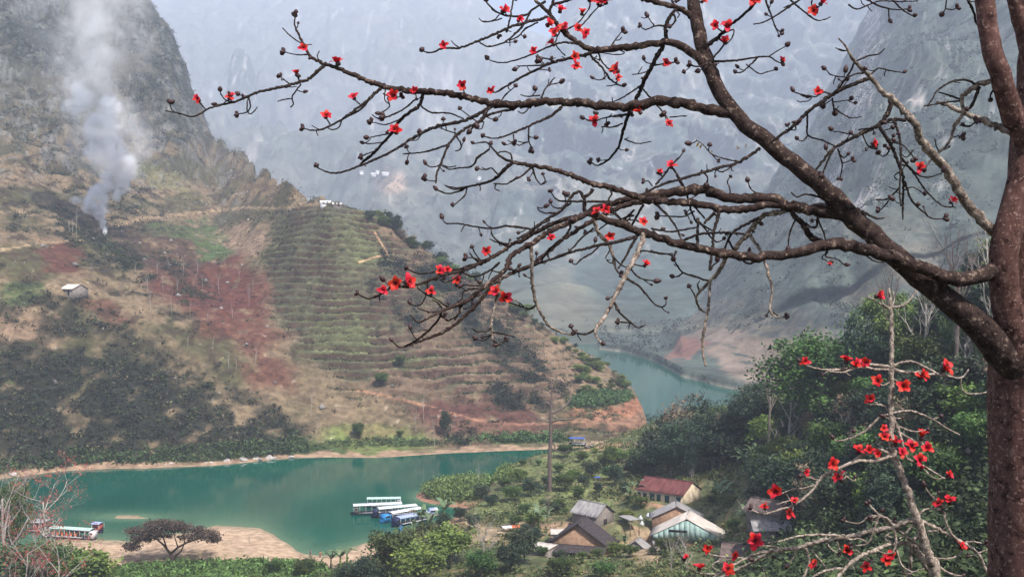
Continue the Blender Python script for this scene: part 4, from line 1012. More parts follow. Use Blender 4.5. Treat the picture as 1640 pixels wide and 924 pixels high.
for px, D, s, l in [(862,252,1.5,"banana plant left of the pale flat roof and the dark house"), (876,258,1.1,"smaller banana plant behind the one left of the pale roof"), (1022,272,1.35,"banana plant at the left end of the red roofed house"), (1008,268,1.2,"banana plant just below the left end of the red roofed house"), (1150,262,1.6,"large banana plant right of the cream gable"), (1162,258,1.3,"banana plant in the clump right of the cream gable"), (1190,268,1.7,"tall banana plant at the foot of the wood"), (1205,266,1.5,"rightmost banana plant at the foot of the wood"), (712,284,1.7,"banana plant on the shore above the mooring"), (676,268,1.5,"banana plant in front of the moored boats"), (690,264,1.4,"banana plant right of the one in front of the moored boats"), (664,262,1.2,"small banana plant at the stern of the moored boats"), (545,236,1.6,"banana plant above the sandy inlet"), (556,240,1.5,"banana plant right of the inlet"), (530,238,1.2,"smallest banana plant at the edge of the sandy inlet"), (110,222,1.3,"banana plant left of the beach among the bushes"), (1195,222,1.2,"banana plant between the grey roofed houses"), (1000,240,1.0,"banana plant beside the green roofed shed")]:
    banana(px, D, s, l)

name_each(SAP, [(390, "by the track"), (450, "at the top of the red field"), (480, "in the upper red field"), (515, "in the lower red field"), (9999, "below the red field")], [(200, "near the smoke"), (270, "at its left side"), (330, "in its middle"), (9999, "toward the terraces")])
# ground cover that nobody could count
def tufts(name, label_mat, pts, size, per, leaf, tint, seed, sq=0.6, up=0.5, aspect=1.6):
    r_ = np.random.RandomState(seed); n = len(pts); size = np.asarray(size) * np.ones(n)
    L = pts.repeat(per, 0) + r_.normal(size=(n * per, 3)) * size.repeat(per)[:, None] * np.array([0.42, 0.42, sq * 0.42])
    L[:, 2] += size.repeat(per) * sq * 0.5
    V = leaf_quads(L, leaf * np.sqrt(size.repeat(per)), r_, up=up, aspect=aspect)
    T = np.asarray(tint).repeat(per, 0) * (1 + 0.22 * r_.normal(size=(n * per, 1))); T = T.clip(0.01, 0.6).repeat(4, 0)
    me = np_mesh(name, V, quad_idx(n * per), T, False)
    tag(link(name, me, label_mat), kind='stuff')
def sample_grid(X, Y, Z, dens, n, rs_, jit=0.5):
    dx = np.gradient(X, axis=1); dy = np.hypot(np.gradient(Y, axis=0), np.gradient(Z, axis=0))
    w = (np.abs(dx) * np.abs(dy) * dens).ravel(); w[~np.isfinite(w)] = 0; w /= w.sum()
    i = rs_.choice(len(w), n, p=w); P_ = np.stack([X.ravel()[i], Y.ravel()[i], Z.ravel()[i]], -1)
    return P_ + rs_.normal(size=P_.shape) * np.array([jit, jit, 0.05]), i
r3 = np.random.RandomState(9)
vis = (np.arange(LX.shape[0])[:, None] < 462) & (LZ > 1.0)
d = scr ** 1.5 * vis + 0.012 * vis * (1 - hill_terr)
pts, ii = sample_grid(LX, LY, LZ, d, 13000, r3)
sz = r3.gamma(3.0, 0.55, len(pts)).clip(0.6, 4.2) * np.where(pts[:, 2] > 95, 1.25, 1)
tn = np.array([0.021, 0.029, 0.018]) * (1 + 0.5 * r3.normal(size=(len(pts), 1))).clip(0.5, 2.4) + (r3.rand(len(pts), 1) < 0.16) * np.array([0.04, 0.055, 0.012]) + (r3.rand(len(pts), 1) < 0.06) * np.array([0.10, 0.075, 0.045])
tufts("hillside_scrub", M_scrub, pts, sz, 16, 0.42, tn, 91)
# bushes lining the terrace edges
edge = hill_terr * ((hill_fr > 0.42) & (hill_fr < 0.66)) * vis
pts, ii = sample_grid(LX, LY, LZ, edge * (0.3 + sstep(-0.3, 0.4, q2)), 7000, r3, 0.3)
tn = np.array([0.062, 0.066, 0.032]) * (1 + 0.4 * r3.normal(size=(len(pts), 1))).clip(0.4, 2.0) + (r3.rand(len(pts), 1) < 0.3) * np.array([0.02, 0.03, 0.02])
tufts("terrace_bushes", M_scrub, pts, r3.gamma(3, 0.3, len(pts)).clip(0.4, 2.0), 9, 0.42, tn, 92)
dk = np.zeros(LX.shape)
for (cx, cy, rx, ry, an) in [(690,440,45,26,30),(610,470,14,30,20),(735,470,60,34,20),(780,520,60,30,40),(820,560,50,20,40),(650,500,26,30,60),(805,640,70,16,12),(730,700,30,18,0),(620,420,24,12,60),(850,600,40,12,30),(355,475,0.5,0.5,0)]:
    dk = np.maximum(dk, blob(wx, wy, cx, cy, rx, ry, an))
pts, ii = sample_grid(LX, LY, LZ, dk * vis * sstep(-0.1, 0.3, q1), 1000, r3)
tn = np.array([0.017, 0.026, 0.020]) * (1 + 0.35 * r3.normal(size=(len(pts), 1))).clip(0.5, 2.0)
tufts("dark_thickets", M_scrub, pts, r3.gamma(4, 0.5, len(pts)).clip(0.8, 4.0), 20, 0.4, tn, 93, sq=0.9)
# green belt at the far waterline
wl = ((LZ > 1.0) & (LZ < 4.5)) * vis * (lpx < 500) * 1.0 + ((LZ > 1.2) & (LZ < 2.6)) * vis * (lpx >= 500) * 0.6 * (lpx < 870)
pts, ii = sample_grid(LX, LY, LZ, wl, 1800, r3)
tn = np.array([0.06, 0.095, 0.035]) * (1 + 0.35 * r3.normal(size=(len(pts), 1))).clip(0.4, 1.8)
tufts("waterside_bushes", M_scrub, pts, r3.gamma(4, 0.35, len(pts)).clip(0.6, 2.6), 16, 0.4, tn, 94)
cane = np.maximum(blob(hill_px, hill_py, 960, 642, 44, 8, -6), blob(hill_px, hill_py, 845, 704, 60, 4, 0) * 0.5)
pts, ii = sample_grid(LX, LY, LZ, cane * (LZ > 0.8) * vis, 900, r3)
tufts("reed_bed", M_scrub, pts, 2.0, 12, 0.5, np.array([0.07, 0.13, 0.045]) * (1 + 0.25 * r3.normal(size=(900, 1))).clip(0.5, 1.6), 95, sq=1.1, up=0.0, aspect=2.5)
# undergrowth on the near side
fmask = forest * (GY > 45) * (GX < 150) * (gpx < 1760)
pts, ii = sample_grid(GX, GY, GZ, fmask * (1 + 2 * (GY < 180) + 3 * (GY < 118)), 9500, r3)
tn = np.array([0.042, 0.06, 0.026]) * (1 + 0.5 * r3.normal(size=(len(pts), 1))).clip(0.3, 2.4) + (r3.rand(len(pts), 1) < 0.1) * np.array([0.05, 0.07, 0.02])
tufts("wood_undergrowth", M_scrub, pts, r3.gamma(4, 0.5, len(pts)).clip(0.8, 4), 30, 0.30, tn, 96, sq=0.8)
veg = (GZ > 1.75) * (GY > 185) * (1 - forest) * (gpx > -60) * (gpx < 1300)
bare_ = np.maximum(in_poly(gpx, gpy, [(1005,840),(1045,840),(1062,890),(1075,904),(1030,904),(992,862)], 6), seg_mask(gpx, gpy, [(742,815),(748,826),(745,836),(760,842),(780,848),(800,852),(815,848)], 5)); bare_ = np.maximum(bare_, blob(gpx, gpy, 765, 858, 50, 14, 0) * 0.7); bare_ = np.maximum(bare_, blob(gpx, gpy, 722, 832, 22, 12, 0) * 0.8)
hs = [(945,843),(930,866),(865,885),(1005,832),(1075,826),(1100,858),(1018,880),(1075,795)]
for a, b_ in hs: bare_ = np.maximum(bare_, blob(gpx, gpy, a, b_, 52, 20, 0))
pts, ii = sample_grid(GX, GY, GZ, veg * (1 - bare_) * (1 - 0.55 * pro) * (0.2 + sstep(-0.3, 0.4, a1)), 7500, r3)
pr = pro.ravel()[ii][:, None]
tn = (np.array([0.075, 0.10, 0.036]) * (1 - pr) + np.array([0.095, 0.115, 0.046]) * pr) * (1 + 0.4 * r3.normal(size=(len(pts), 1))).clip(0.3, 2.0) + (r3.rand(len(pts), 1) < 0.12) * np.array([0.10, 0.06, 0.02])
tufts("village_scrub", M_scrub, pts, r3.gamma(3, 0.38, len(pts)).clip(0.4, 2.2), 18, 0.34, tn, 97)
tipm = (np.hypot((gpx - 745) / 76, (GY - 322) / 12) < 1) * (GZ > 0.8) * 1.0
pts, ii = sample_grid(GX, GY, GZ, tipm, 900, r3)
tufts("tall_grass", M_scrub, pts, 1.7, 34, 0.34, np.array([0.13, 0.185, 0.06]) * (1 + 0.25 * r3.normal(size=(900, 1))).clip(0.5, 1.6), 98, sq=1.2, up=0.0, aspect=2.6)
gm = in_poly(gpx, gpy, [(180,912),(260,903),(440,900),(515,906),(540,1000),(100,1000)], 3) * (GZ > 0.6) * (GY > 215) * (GY < 256)
pts, ii = sample_grid(GX, GY, GZ, gm, 2600, r3)
tufts("meadow_grass", M_scrub, pts, 1.0, 12, 0.5, np.array([0.10, 0.17, 0.05]) * (1 + 0.25 * r3.normal(size=(2600, 1))).clip(0.5, 1.6), 99, sq=0.8, up=0.0, aspect=2.6)
edge2 = ((GZ > 1.7) & (GZ < 2.8)) * (GY > 225) * (gpx < 660) * (gpx > -40)
lowleft = (GY > 180) * (GY < 238) * (gpx < 130) * (gpx > -80) * (GZ > 1.2) + edge2 * 0.4
pts, ii = sample_grid(GX, GY, GZ, lowleft * 1.0, 1500, r3)
tufts("bank_bushes", M_scrub, pts, r3.gamma(4, 0.5, len(pts)).clip(0.8, 2.6), 26, 0.27, np.array([0.06, 0.08, 0.035]) * (1 + 0.45 * r3.normal(size=(1500, 1))).clip(0.3, 2.2) + (r3.rand(1500, 1) < 0.15) * np.array([0.12, 0.03, 0.02]), 100)
# pale boulders on the far waterline
def rock_mesh(seed):
    bm = __import__('bmesh').new(); __import__('bmesh').ops.create_icosphere(bm, subdivisions=2, radius=1)
    for v in bm.verts:
        c = np.array(v.co); k = 1 + 0.5 * fbm(np.array([c[0] + seed]), np.array([c[1]]), np.array([c[2]]), o=2)[0]; v.co = v.co * k; v.co.z *= 0.65
    me = bpy.data.meshes.new("boulder"); bm.to_mesh(me); bm.free(); me.materials.append(M_rock); return me
M_rock = noise_mat("pale rock", (0.22, 0.19, 0.17), (0.5, 0.46, 0.42), scale=1.5, bump=0.6, objrand=0.3)
RK = [rock_mesh(i * 7.7) for i in range(4)]
for i in range(120):
    left = r3.rand() < 0.2
    px = r3.uniform(15, 60) if left else r3.uniform(240, 480); py = np.interp(px, [0,60,200,340,410,500], [768,757,750,745,739,733]) - r3.uniform(0, 7)
    g = PZ(px, py, 0); s = r3.gamma(3, 0.24)
    o = link("boulder", RK[i % 4]); o.location = (g.x, g.y + 0.6, 0.1 + 0.3 * (g.y - Dw(py + 4)) * 0.0 + r3.uniform(0, .5)); o.scale = (s, s, s); o.rotation_euler = (0, 0, r3.uniform(0, 6))
    tag(o, "pale boulder lying on the waterline of the far bank", "boulder", "boulders along the far waterline")

# far-off tree clumps and hedges on the hazy valley sides
m_ = ((FY > 940) & (FY < 3200) & (FZ > 2)) * sstep(-0.1, 0.4, fbm(FX / 60, FY / 60, o=3)) * (fpx > 300) * (fpx < 1300) / np.maximum(FY, 1) ** 1.0
pts, ii = sample_grid(FX, FY, FZ, m_, 5000, r3, 3.0)
tufts("far_valley_trees", M_scrub, pts, 2.2 + pts[:, 1] / 420, 9, 0.9, np.array([0.04, 0.055, 0.04]) * (1 + 0.4 * r3.normal(size=(5000, 1))).clip(0.4, 2), 111, sq=0.8)
m_ = ((NY > 560) & (NY < 2000) & (NZ > 2)) * sstep(-0.15, 0.4, fbm(NX / 40, NY / 50, o=3)) * (npx > 950) * (npx < 1600) * (1 - in_poly(npx, npy, [(1060,580),(1090,530),(1340,540),(1340,650),(1200,620)], 6)) / np.maximum(NY, 1) ** 1.0
pts, ii = sample_grid(NX, NY, NZ, m_, 6000, r3, 2.0)
tufts("right_mountain_trees", M_scrub, pts, 1.8 + pts[:, 1] / 480, 9, 0.75, np.array([0.04, 0.052, 0.038]) * (1 + 0.4 * r3.normal(size=(6000, 1))).clip(0.4, 2), 112, sq=0.8)

# dry grass, crop stubble and loose stones over the open slope
m_ = vis * (1 - 0.75 * hill_terr) * (1 - scr) * (0.25 + sstep(-0.4, 0.3, fbm(LX / 11 + 8, LZ / 9, LY / 14, o=3)))
pts, ii = sample_grid(LX, LY, LZ, m_, 16000, r3, 0.4)
base_ = hill_C.reshape(-1, 3)[ii]
tn = base_ * r3.uniform(0.55, 1.45, (len(pts), 1)) * np.array([1.0, 1.02, 0.9])
tufts("dry_grass", M_scrub, pts, r3.gamma(3, 0.22, len(pts)).clip(0.3, 1.4), 6, 0.42, tn, 121, sq=0.7, up=0.1)
m_ = vis * (1 - hill_terr) * sstep(0.0, 0.5, fbm(LX / 8 + 31, LZ / 8, LY / 10, o=3))
pts, ii = sample_grid(LX, LY, LZ, m_, 3500, r3, 0.3)
V0 = np.array([v.co[:] for v in RK[0].vertices]); F0 = np.array([p.vertices[:] for p in RK[0].polygons])
oct_ = np.array([(1,0,0),(-1,0,0),(0,1,0),(0,-1,0),(0,0,.8),(0,0,-.6)], float); of = np.array([(0,2,4),(2,1,4),(1,3,4),(3,0,4),(2,0,5),(1,2,5),(3,1,5),(0,3,5)])
sz = r3.gamma(2.2, 0.26, len(pts)).clip(0.2, 1.8); V = pts[:, None, :] + oct_[None] * sz[:, None, None] * r3.uniform(0.6, 1.3, (len(pts), 6, 3))
T = (np.arange(len(pts)) * 6)[:, None, None] + of[None]
me = np_mesh("loose stones", V.reshape(-1, 3), None, (np.array([0.2, 0.185, 0.17]) * r3.uniform(0.4, 1.5, (len(pts), 1))).repeat(6, 0), False, T.reshape(-1, 3))
tag(link("loose_stones", me, M_scrub), kind='stuff')
# ------------------------------------------------------------------ houses
def plain(name, c, rough=0.8, scale=2.0, var=0.25, **k):
    a = tuple(x * (1 - var) for x in c); b = tuple(min(x * (1 + var), 0.9) for x in c)
    return noise_mat(name, a, b, scale=scale, rough=rough, bump=k.pop('bump', 0.15), bdist=0.03, **k)
M_redroof = noise_mat("rusty red roof", (0.085, 0.028, 0.030), (0.19, 0.065, 0.06), scale=1.1, rough=0.7, bump=0.1, stretch=(1, 0.3, 1))
M_greyroof = noise_mat("grey fibre cement", (0.17, 0.16, 0.16), (0.36, 0.34, 0.33), scale=1.3, rough=0.85, bump=0.1, stretch=(1, 0.3, 1))
M_darkroof = noise_mat("dark tile roof", (0.028, 0.023, 0.027), (0.075, 0.06, 0.062), scale=1.6, rough=0.85, bump=0.3)
M_paleroof = noise_mat("pale weathered roof", (0.38, 0.33, 0.29), (0.62, 0.56, 0.50), scale=1.2, rough=0.8, bump=0.1, stretch=(1, 0.4, 1))
M_brownroof = noise_mat("brown roof", (0.09, 0.065, 0.06), (0.17, 0.125, 0.115), scale=1.4, rough=0.85, bump=0.2)
M_cream = noise_mat("cream plaster", (0.50, 0.40, 0.27), (0.66, 0.56, 0.41), scale=0.9, rough=0.9, bump=0.1)
M_mud = noise_mat("mud wall", (0.22, 0.13, 0.085), (0.36, 0.23, 0.15), scale=1.2, rough=0.95, bump=0.2)
M_greywall = noise_mat("grey board wall", (0.13, 0.11, 0.10), (0.27, 0.235, 0.21), scale=2.5, rough=0.9, bump=0.2, stretch=(2, 2, 0.4))
M_turq = noise_mat("turquoise painted sheet", (0.16, 0.28, 0.26), (0.36, 0.47, 0.43), scale=0.9, rough=0.7, bump=0.1, lo=0.3, hi=0.6)
M_darkopen = plain("opening shade and hair black", (0.025, 0.022, 0.022)); M_teald = plain("teal door paint", (0.03, 0.075, 0.08))  # near-black colour paints the shade inside openings and windows; hair uses it too
M_white = plain("white paint", (0.6, 0.6, 0.6)); M_wood = plain("weathered wood", (0.16, 0.11, 0.08)); M_orange = plain("orange tarpaulin", (0.62, 0.14, 0.06), var=0.15); M_bluet = plain("blue tarpaulin", (0.05, 0.11, 0.36), var=0.2)
M_conc = plain("bare concrete", (0.36, 0.31, 0.26))
def corrugated(L, S, mat, name="roof", pitch=0.24, amp=0.035, th=0.03):
    """sheet running L along x and S down the slope along y, ribs down the slope; y=0 is the ridge"""
    n = max(4, int(L / pitch * 4)); xs_ = np.linspace(0, L, n); z = amp * np.sin(np.arange(n) * math.pi / 2)
    ys_ = np.linspace(0, S, 5); V = []
    for t in (0, -th):
        for y in ys_:
            sag = -0.02 * math.sin(math.pi * y / S)
            V.append(np.stack([xs_, np.full(n, y), z + t + sag], -1))
    V = np.concatenate(V); g = grid_faces(5, n); F = [g, g[:, ::-1] + 5 * n]
    b = np.arange(n - 1); F.append(np.stack([4 * n + b, 4 * n + b + 1, 9 * n + b + 1, 9 * n + b], -1)); F.append(np.stack([b + 1, b, 5 * n + b, 5 * n + b + 1], -1))
    e = np.arange(4) * n; F.append(np.stack([e, e + n, e + n + 5 * n, e + 5 * n], -1)); F.append(np.stack([e + n + n - 1, e + n - 1, e + 6 * n - 1, e + 7 * n - 1], -1))
    me = np_mesh(name, V, np.concatenate(F), smooth=False); me.materials.append(mat); return me
def boxpart(name, parent, c, d, mat, rz=0.0):
    me = Acc().box((0, 0, 0), d).mesh(name); me.materials.append(mat); o = link(name, me, None, parent); o.location = c; o.rotation_euler = (0, 0, rz); return o
def house(A, C, B, z, eave, rise, wall, roof, label, name="village_house", over=0.45, openings=(), gable=None, group=None, cat="house", Lfix=None, roofs=(1, 1), fit='C', ribs=0.24, ridgecap=True, drop=2.0):
    """A,C,B: photo pixels of three eave corners (A nearest, C along the ridge, B across) at height z+eave"""
    a, c, b = (PZ(*q, z + eave) for q in (A, C, B))
    e1 = Vector((c.x - a.x, c.y - a.y)); L = Lfix or e1.length; e1.normalize()
    e2 = Vector((e1.y, -e1.x)); ab = Vector((b.x - a.x, b.y - a.y)); 
    if ab.dot(e2) < 0: e2 = -e2
    if fit == 'B':
        e2 = ab.normalized(); e1n = Vector((-e2.y, e2.x)); e1 = e1n if e1n.dot(e1) > 0 else -e1n
    W = abs(ab.dot(e2)); flip = e1.x * e2.y - e1.y * e2.x
    # local x along the ridge, local y across; keep a right-handed frame
    if flip < 0: org = a + Vector((e2.x, e2.y, 0)) * W; ey = -e2
    else: org = a; ey = e2
    rz = math.atan2(e1.y, e1.x)
    z = float(zc(z, a.y)); base = Vector((org.x, org.y, z))
    t = thing(name, base, label, cat, group, rz)
    th = 0.16; o_ = over
    x0, x1, y0, y1 = o_, L - o_, o_, W - o_
    half = W / 2; zz = lambda y: eave + rise * (1 - abs(y - half) / half) - 0.08
    def gablewall(x, nm, mt):
        V = []
        for xx in (x, x + th): V += [(xx, y0, -drop), (xx, y1, -drop), (xx, y1, zz(y1)), (xx, half, zz(half)), (xx, y0, zz(y0))]
        F4 = [(0, 5, 6, 1), (1, 6, 7, 2), (2, 7, 8, 3), (3, 8, 9, 4), (4, 9, 5, 0)]
        F3 = [(0, 1, 2), (0, 2, 3), (0, 3, 4), (5, 7, 6), (5, 8, 7), (5, 9, 8)]
        me = np_mesh(nm, V, F4, smooth=False, F3=F3); me.materials.append(mt); return link(nm, me, None, t)
    gablewall(x0, "gable_wall", gable or wall); gablewall(x1 - th, "gable_wall", gable or wall)
    for yy in (y0 + th / 2, y1 - th / 2):
        boxpart("side_wall", t, ((x0 + x1) / 2, yy, (zz(y0) - drop) / 2), (x1 - x0 - 2 * th, th, zz(y0) + drop - 0.02), wall)
    S = math.hypot(half, rise); an = math.atan2(rise, half)
    for i, s in enumerate((1, -1)):
        if not roofs[i]: continue
        o = link("roof", corrugated(L, S + 0.25, roof, pitch=ribs), None, t)
        # ridge line at y=half, falling to y=W (s=1) or y=0 (s=-1)
        if s == 1: o.location = (0, half, eave + rise + 0.03); o.rotation_euler = (-an, 0, 0)
        else: o.location = (L, half, eave + rise + 0.03); o.rotation_euler = (-an, 0, math.pi)
    if ridgecap: boxpart("ridge_cap", t, (L / 2, half, eave + rise + 0.07), (L, 0.35, 0.08), roof)
    # openings: (side, along fraction, bottom, width, height, kind)
    for (sd, f, zb, w, h, kind) in openings:
        mt = {'door': M_teald, 'window': M_darkopen, 'gap': M_darkopen}[kind]  # gap: flat dark panel under the window name, its colour painting an opening's shade
        if sd in ('y0', 'y1'):
            yy = y0 - 0.0 if sd == 'y0' else y1; cx = x0 + (x1 - x0) * f; sg = -1 if sd == 'y0' else 1
            fr = boxpart('door' if kind == 'door' else 'window', t, (cx, yy + sg * 0.015, zb + h / 2), (w, 0.05, h), mt)
            if kind != 'gap':
                for q in (-1, 1):
                    k = boxpart('frame', fr, (q * (w / 2 + 0.04), sg * 0.012, 0), (0.08, 0.07, h + 0.16), M_wood)
                k = boxpart('frame', fr, (0, sg * 0.012, h / 2 + 0.04), (w, 0.068, 0.08), M_wood)
        else:
            xx = x0 if sd == 'x0' else x1; sg = -1 if sd == 'x0' else 1; cy = y0 + (y1 - y0) * f
            fr = boxpart('door' if kind == 'door' else 'window', t, (xx + sg * 0.015, cy, zb + h / 2), (0.05, w, h), mt)
            if kind != 'gap':
                for q in (-1, 1): boxpart('frame', fr, (sg * 0.012, q * (w / 2 + 0.04), 0), (0.07, 0.08, h + 0.16), M_wood)
                boxpart('frame', fr, (sg * 0.012, 0, h / 2 + 0.04), (0.068, w, 0.08), M_wood)
    return t, L, W
# 1 long cream house with the red roof: its long front looks down-left, the bright gable right
for sd in ('y1',):
    pass
H1, L1, W1 = house((1095,794), (1017,779), (1143,784), 12, 2.8, 2.5, M_cream, M_redroof, "long cream plastered house with a rusty red roof and a row of dark doors", "long_house", over=0.3,
    openings=[('y1', .10, 0.0, 1.0, 2.1, 'door'), ('y1', .34, 0.0, 1.1, 2.1, 'door'), ('y1', .52, 0.0, 1.0, 2.1, 'door'), ('y1', .66, 0.0, 1.2, 2.1, 'door'), ('y1', .82, 0.5, .9, 1.4, 'window'), ('y1', .95, 0.5, .8, 1.4, 'window'), ('y0', .10, 0.0, 1.0, 2.1, 'door'), ('y0', .34, 0.0, 1.1, 2.1, 'door'), ('y0', .52, 0.0, 1.0, 2.1, 'door'), ('y0', .66, 0.0, 1.2, 2.1, 'door'), ('y0', .82, 0.5, .9, 1.4, 'window'), ('y0', .95, 0.5, .8, 1.4, 'window')])
boxpart("terrace_kerb", H1, (L1 / 2, -0.6, -0.45), (L1, 1.6, 0.9), M_mud); boxpart("terrace_kerb", H1, (L1 / 2, W1 + 0.6, -0.45), (L1, 1.6, 0.9), M_mud)
house((956,829), (912,817), (991,820), 10, 2.8, 2.4, M_greywall, M_greyroof, "grey board house with a plain grey roof above the big dark roof", openings=[('y0', .3, 0, 1, 2, 'gap'), ('y1', .3, 0, 1, 2, 'gap'), ('x0', .5, 0.2, 1.2, 1.6, 'gap')])
H3, L3, W3 = house((980,882), (994,858), (862,882), 9, 2.2, 5.2, M_mud, M_darkroof, "big brown house under a wide dark roof, its gable facing the camera", over=0.7, Lfix=8.5, openings=[('x0', .5, 0, 2.2, 1.9, 'gap'), ('x0', .2, 0.4, 1.4, 1.2, 'gap')])
pr_ = link("porch_roof", corrugated(W3 * 0.86, 3.4, M_darkroof), None, H3); pr_.location = (0.1, W3 * 0.07, 2.9); pr_.rotation_euler = (math.radians(-17), 0, math.pi / 2)
house((1042,858), (1052,846), (1158,866), 9.5, 2.6, 4.0, M_mud, M_paleroof, "house with a turquoise painted gable and a pale patchy roof", over=0.5, fit="B", gable=M_mud, Lfix=9.0,
      openings=[('x0', .3, 0.0, 1.6, 1.9, 'gap'), ('x0', .62, 0.5, 2.2, 1.1, 'gap'), ('x0', .88, 0.3, 1.2, 1.5, 'gap')])
H7 = bpy.data.objects[[o.name for o in bpy.data.objects if o.get('label', '').startswith('house with a turquoise')][0]]
_b = PZ(1158, 866, 12.1); _a = PZ(1042, 858, 12.1); W7 = (Vector((_b.x - _a.x, _b.y - _a.y)) ).length
n = 13
for i in range(n):   # turquoise boards of the gable, one beside the other
    y0 = 0.45 + (W7 - 0.9) * i / n; y1 = 0.45 + (W7 - 0.9) * (i + 1) / n - 0.03
    hh = lambda y: 2.55 + 4.0 * (1 - abs(y - W7 / 2) / (W7 / 2)) - 0.12
    lo = 1.85 + 0.1 * math.sin(i * 2.3)
    xx = 0.12 + 0.02 * (i % 2)
    V = [(xx, y0, lo), (xx, y1, lo), (xx, y1, hh(y1)), (xx, y0, hh(y0)), (xx + .04, y0, lo), (xx + .04, y1, lo), (xx + .04, y1, hh(y1)), (xx + .04, y0, hh(y0))]
    me = np_mesh("gable_board", V, [(0, 3, 2, 1), (4, 5, 6, 7), (0, 1, 5, 4), (1, 2, 6, 5), (2, 3, 7, 6), (3, 0, 4, 7)], smooth=False); me.materials.append(M_turq); link("gable_board", me, None, H7)
boxpart("vent_slit", H7, (0.07, W7 * 0.62, 3.9), (0.06, 4.0, 0.45), M_darkopen)  # solid dark bar, its colour painting the shade within the slit
house((1041,831), (1049,823), (1128,834), 11, 2.6, 2.9, M_mud, M_greyroof, "brown walled house with a grey roof between the red roof and the turquoise gable", fit="B", Lfix=6.5, openings=[('x0', .3, 0, 1.2, 1.9, 'gap')])
house((998,879), (1003,874), (1039,881), 9, 1.7, 1.9, M_greywall, M_greyroof, "small grey gabled shed in the yard left of the turquoise gabled house", "shed", cat="shed", Lfix=4.0, over=0.3, openings=[('x0', .5, 0, 1.5, 1.4, 'gap')])
house((1012,897), (1016,892), (1052,897), 9, 1.5, 1.0, M_greywall, M_darkroof, "little dark roofed shed at the bottom edge below the gabled shed", "shed", cat="shed", Lfix=3.6, over=0.3)
house((1216,906), (1150,899), (1245,884), 17, 2.4, 2.6, M_mud, M_brownroof, "brown roofed house with an orange mud wall at the bottom edge", openings=[('y0', .4, 0, 1.2, 1.9, 'gap'), ('y1', .4, 0, 1.2, 1.9, 'gap')])
house((1249,826), (1190,813), (1262,813), 27, 2.2, 1.9, M_greywall, M_brownroof, "dark brown roofed house half hidden at the foot of the wood")
house((1270,850), (1206,850), (1272,838), 24.5, 2.2, 1.3, M_greywall, M_greyroof, "house with a purplish grey roof just below the dark brown roof", openings=[('y0', .3, 0, 1.2, 1.9, 'gap'), ('y1', .3, 0, 1.2, 1.9, 'gap')])
def leanto(A, C, B, z, h0, h1, roofm, wallm, label, name="shed", posts=True, walls=True):
    """A,C,B photo pixels of low-eave corners A,C and high-side corner next to A"""
    a = PZ(*A, z + h0); c = PZ(*C, z + h0); b = PZ(*B, z + h1)
    e1 = Vector((c.x - a.x, c.y - a.y)); L = e1.length; e1.normalize(); e2 = Vector((-e1.y, e1.x)); W = Vector((b.x - a.x, b.y - a.y)).dot(e2)
    org = a
    if W < 0: org = c; e1 = -e1; e2 = -e2; W = -W
    t = thing(name, Vector((org.x, org.y, float(zc(z, a.y)))), label, "shed", None, math.atan2(e1.y, e1.x)); an = math.atan2(h1 - h0, W)
    o = link("roof", corrugated(L, math.hypot(W, h1 - h0), roofm, pitch=0.3), None, t); o.location = (0, 0, h0); o.rotation_euler = (an, 0, 0)
    for x in (0.15, L - 0.15):
        for y in (0.15, W - 0.15):
            hh = h0 + (h1 - h0) * y / W - 0.05; boxpart("post", t, (x, y, (hh - 1.5) / 2), (0.13, 0.13, hh + 1.5), M_wood)
    if walls:
        boxpart("wall", t, (L / 2, W - 0.3, (h1 - 1.7) / 2), (L - 0.5, 0.1, h1 + 1.3), wallm); boxpart("wall", t, (0.3, W / 2, (h0 - 1.6) / 2), (0.1, W - 0.8, h0 + 1.4), wallm); boxpart("wall", t, (L - 0.3, W / 2, (h0 - 1.6) / 2), (0.1, W - 0.8, h0 + 1.4), wallm); boxpart("wall", t, (L / 2, 0.4, (h0 - 1.7) / 2), (L - 0.8, 0.1, h0 + 1.3), wallm)
    return t
leanto((873,884), (836,877), (895,870), 9.5, 2.4, 2.7, M_paleroof, M_greywall, "shed with a pale nearly flat roof left of the big dark roof")
leanto((916,856), (882,856), (931,846), 9.8, 2.3, 3.0, M_paleroof, M_cream, "lean-to with a pale metal roof behind the big dark roofed house")
leanto((1009,834), (990,824), (1021,829), 12.5, 2.2, 2.3, M_greyroof, M_greywall, "open shed with a greenish grey roof right of the grey house", walls=False)
house((925,853), (905,848), (936,848), 9.8, 2.1, 1.3, M_greywall, M_darkroof, "low dark roofed hut between the grey house and the lean-to", "shed", cat="shed", over=0.3, openings=[('x0', .5, 0, 1.2, 1.6, 'gap')])
house((1068,905), (1058,899), (1084,901), 9.3, 1.9, 1.2, M_mud, M_greyroof, "small grey roofed hut beside the pale yard wall at the bottom edge", "shed", cat="shed", over=0.3)
house((1160,893), (1150,884), (1184,886), 12.0, 2.2, 1.6, M_conc, M_paleroof, "pale roofed hut below the right corner of the turquoise gabled house", "shed", cat="shed", over=0.3, openings=[('x0', .5, 0, 1.2, 1.6, 'gap')])
house((1208,812), (1196,806), (1226,806), 27.5, 1.9, 1.4, M_greywall, M_darkroof, "little dark roofed hut at the foot of the wood left of the brown roof", "shed", cat="shed", over=0.3)
leanto((1060,872), (1046,872), (1064,865), 9.5, 2.0, 2.4, M_greyroof, M_greywall, "grey lean-to against the left side of the turquoise gabled house")
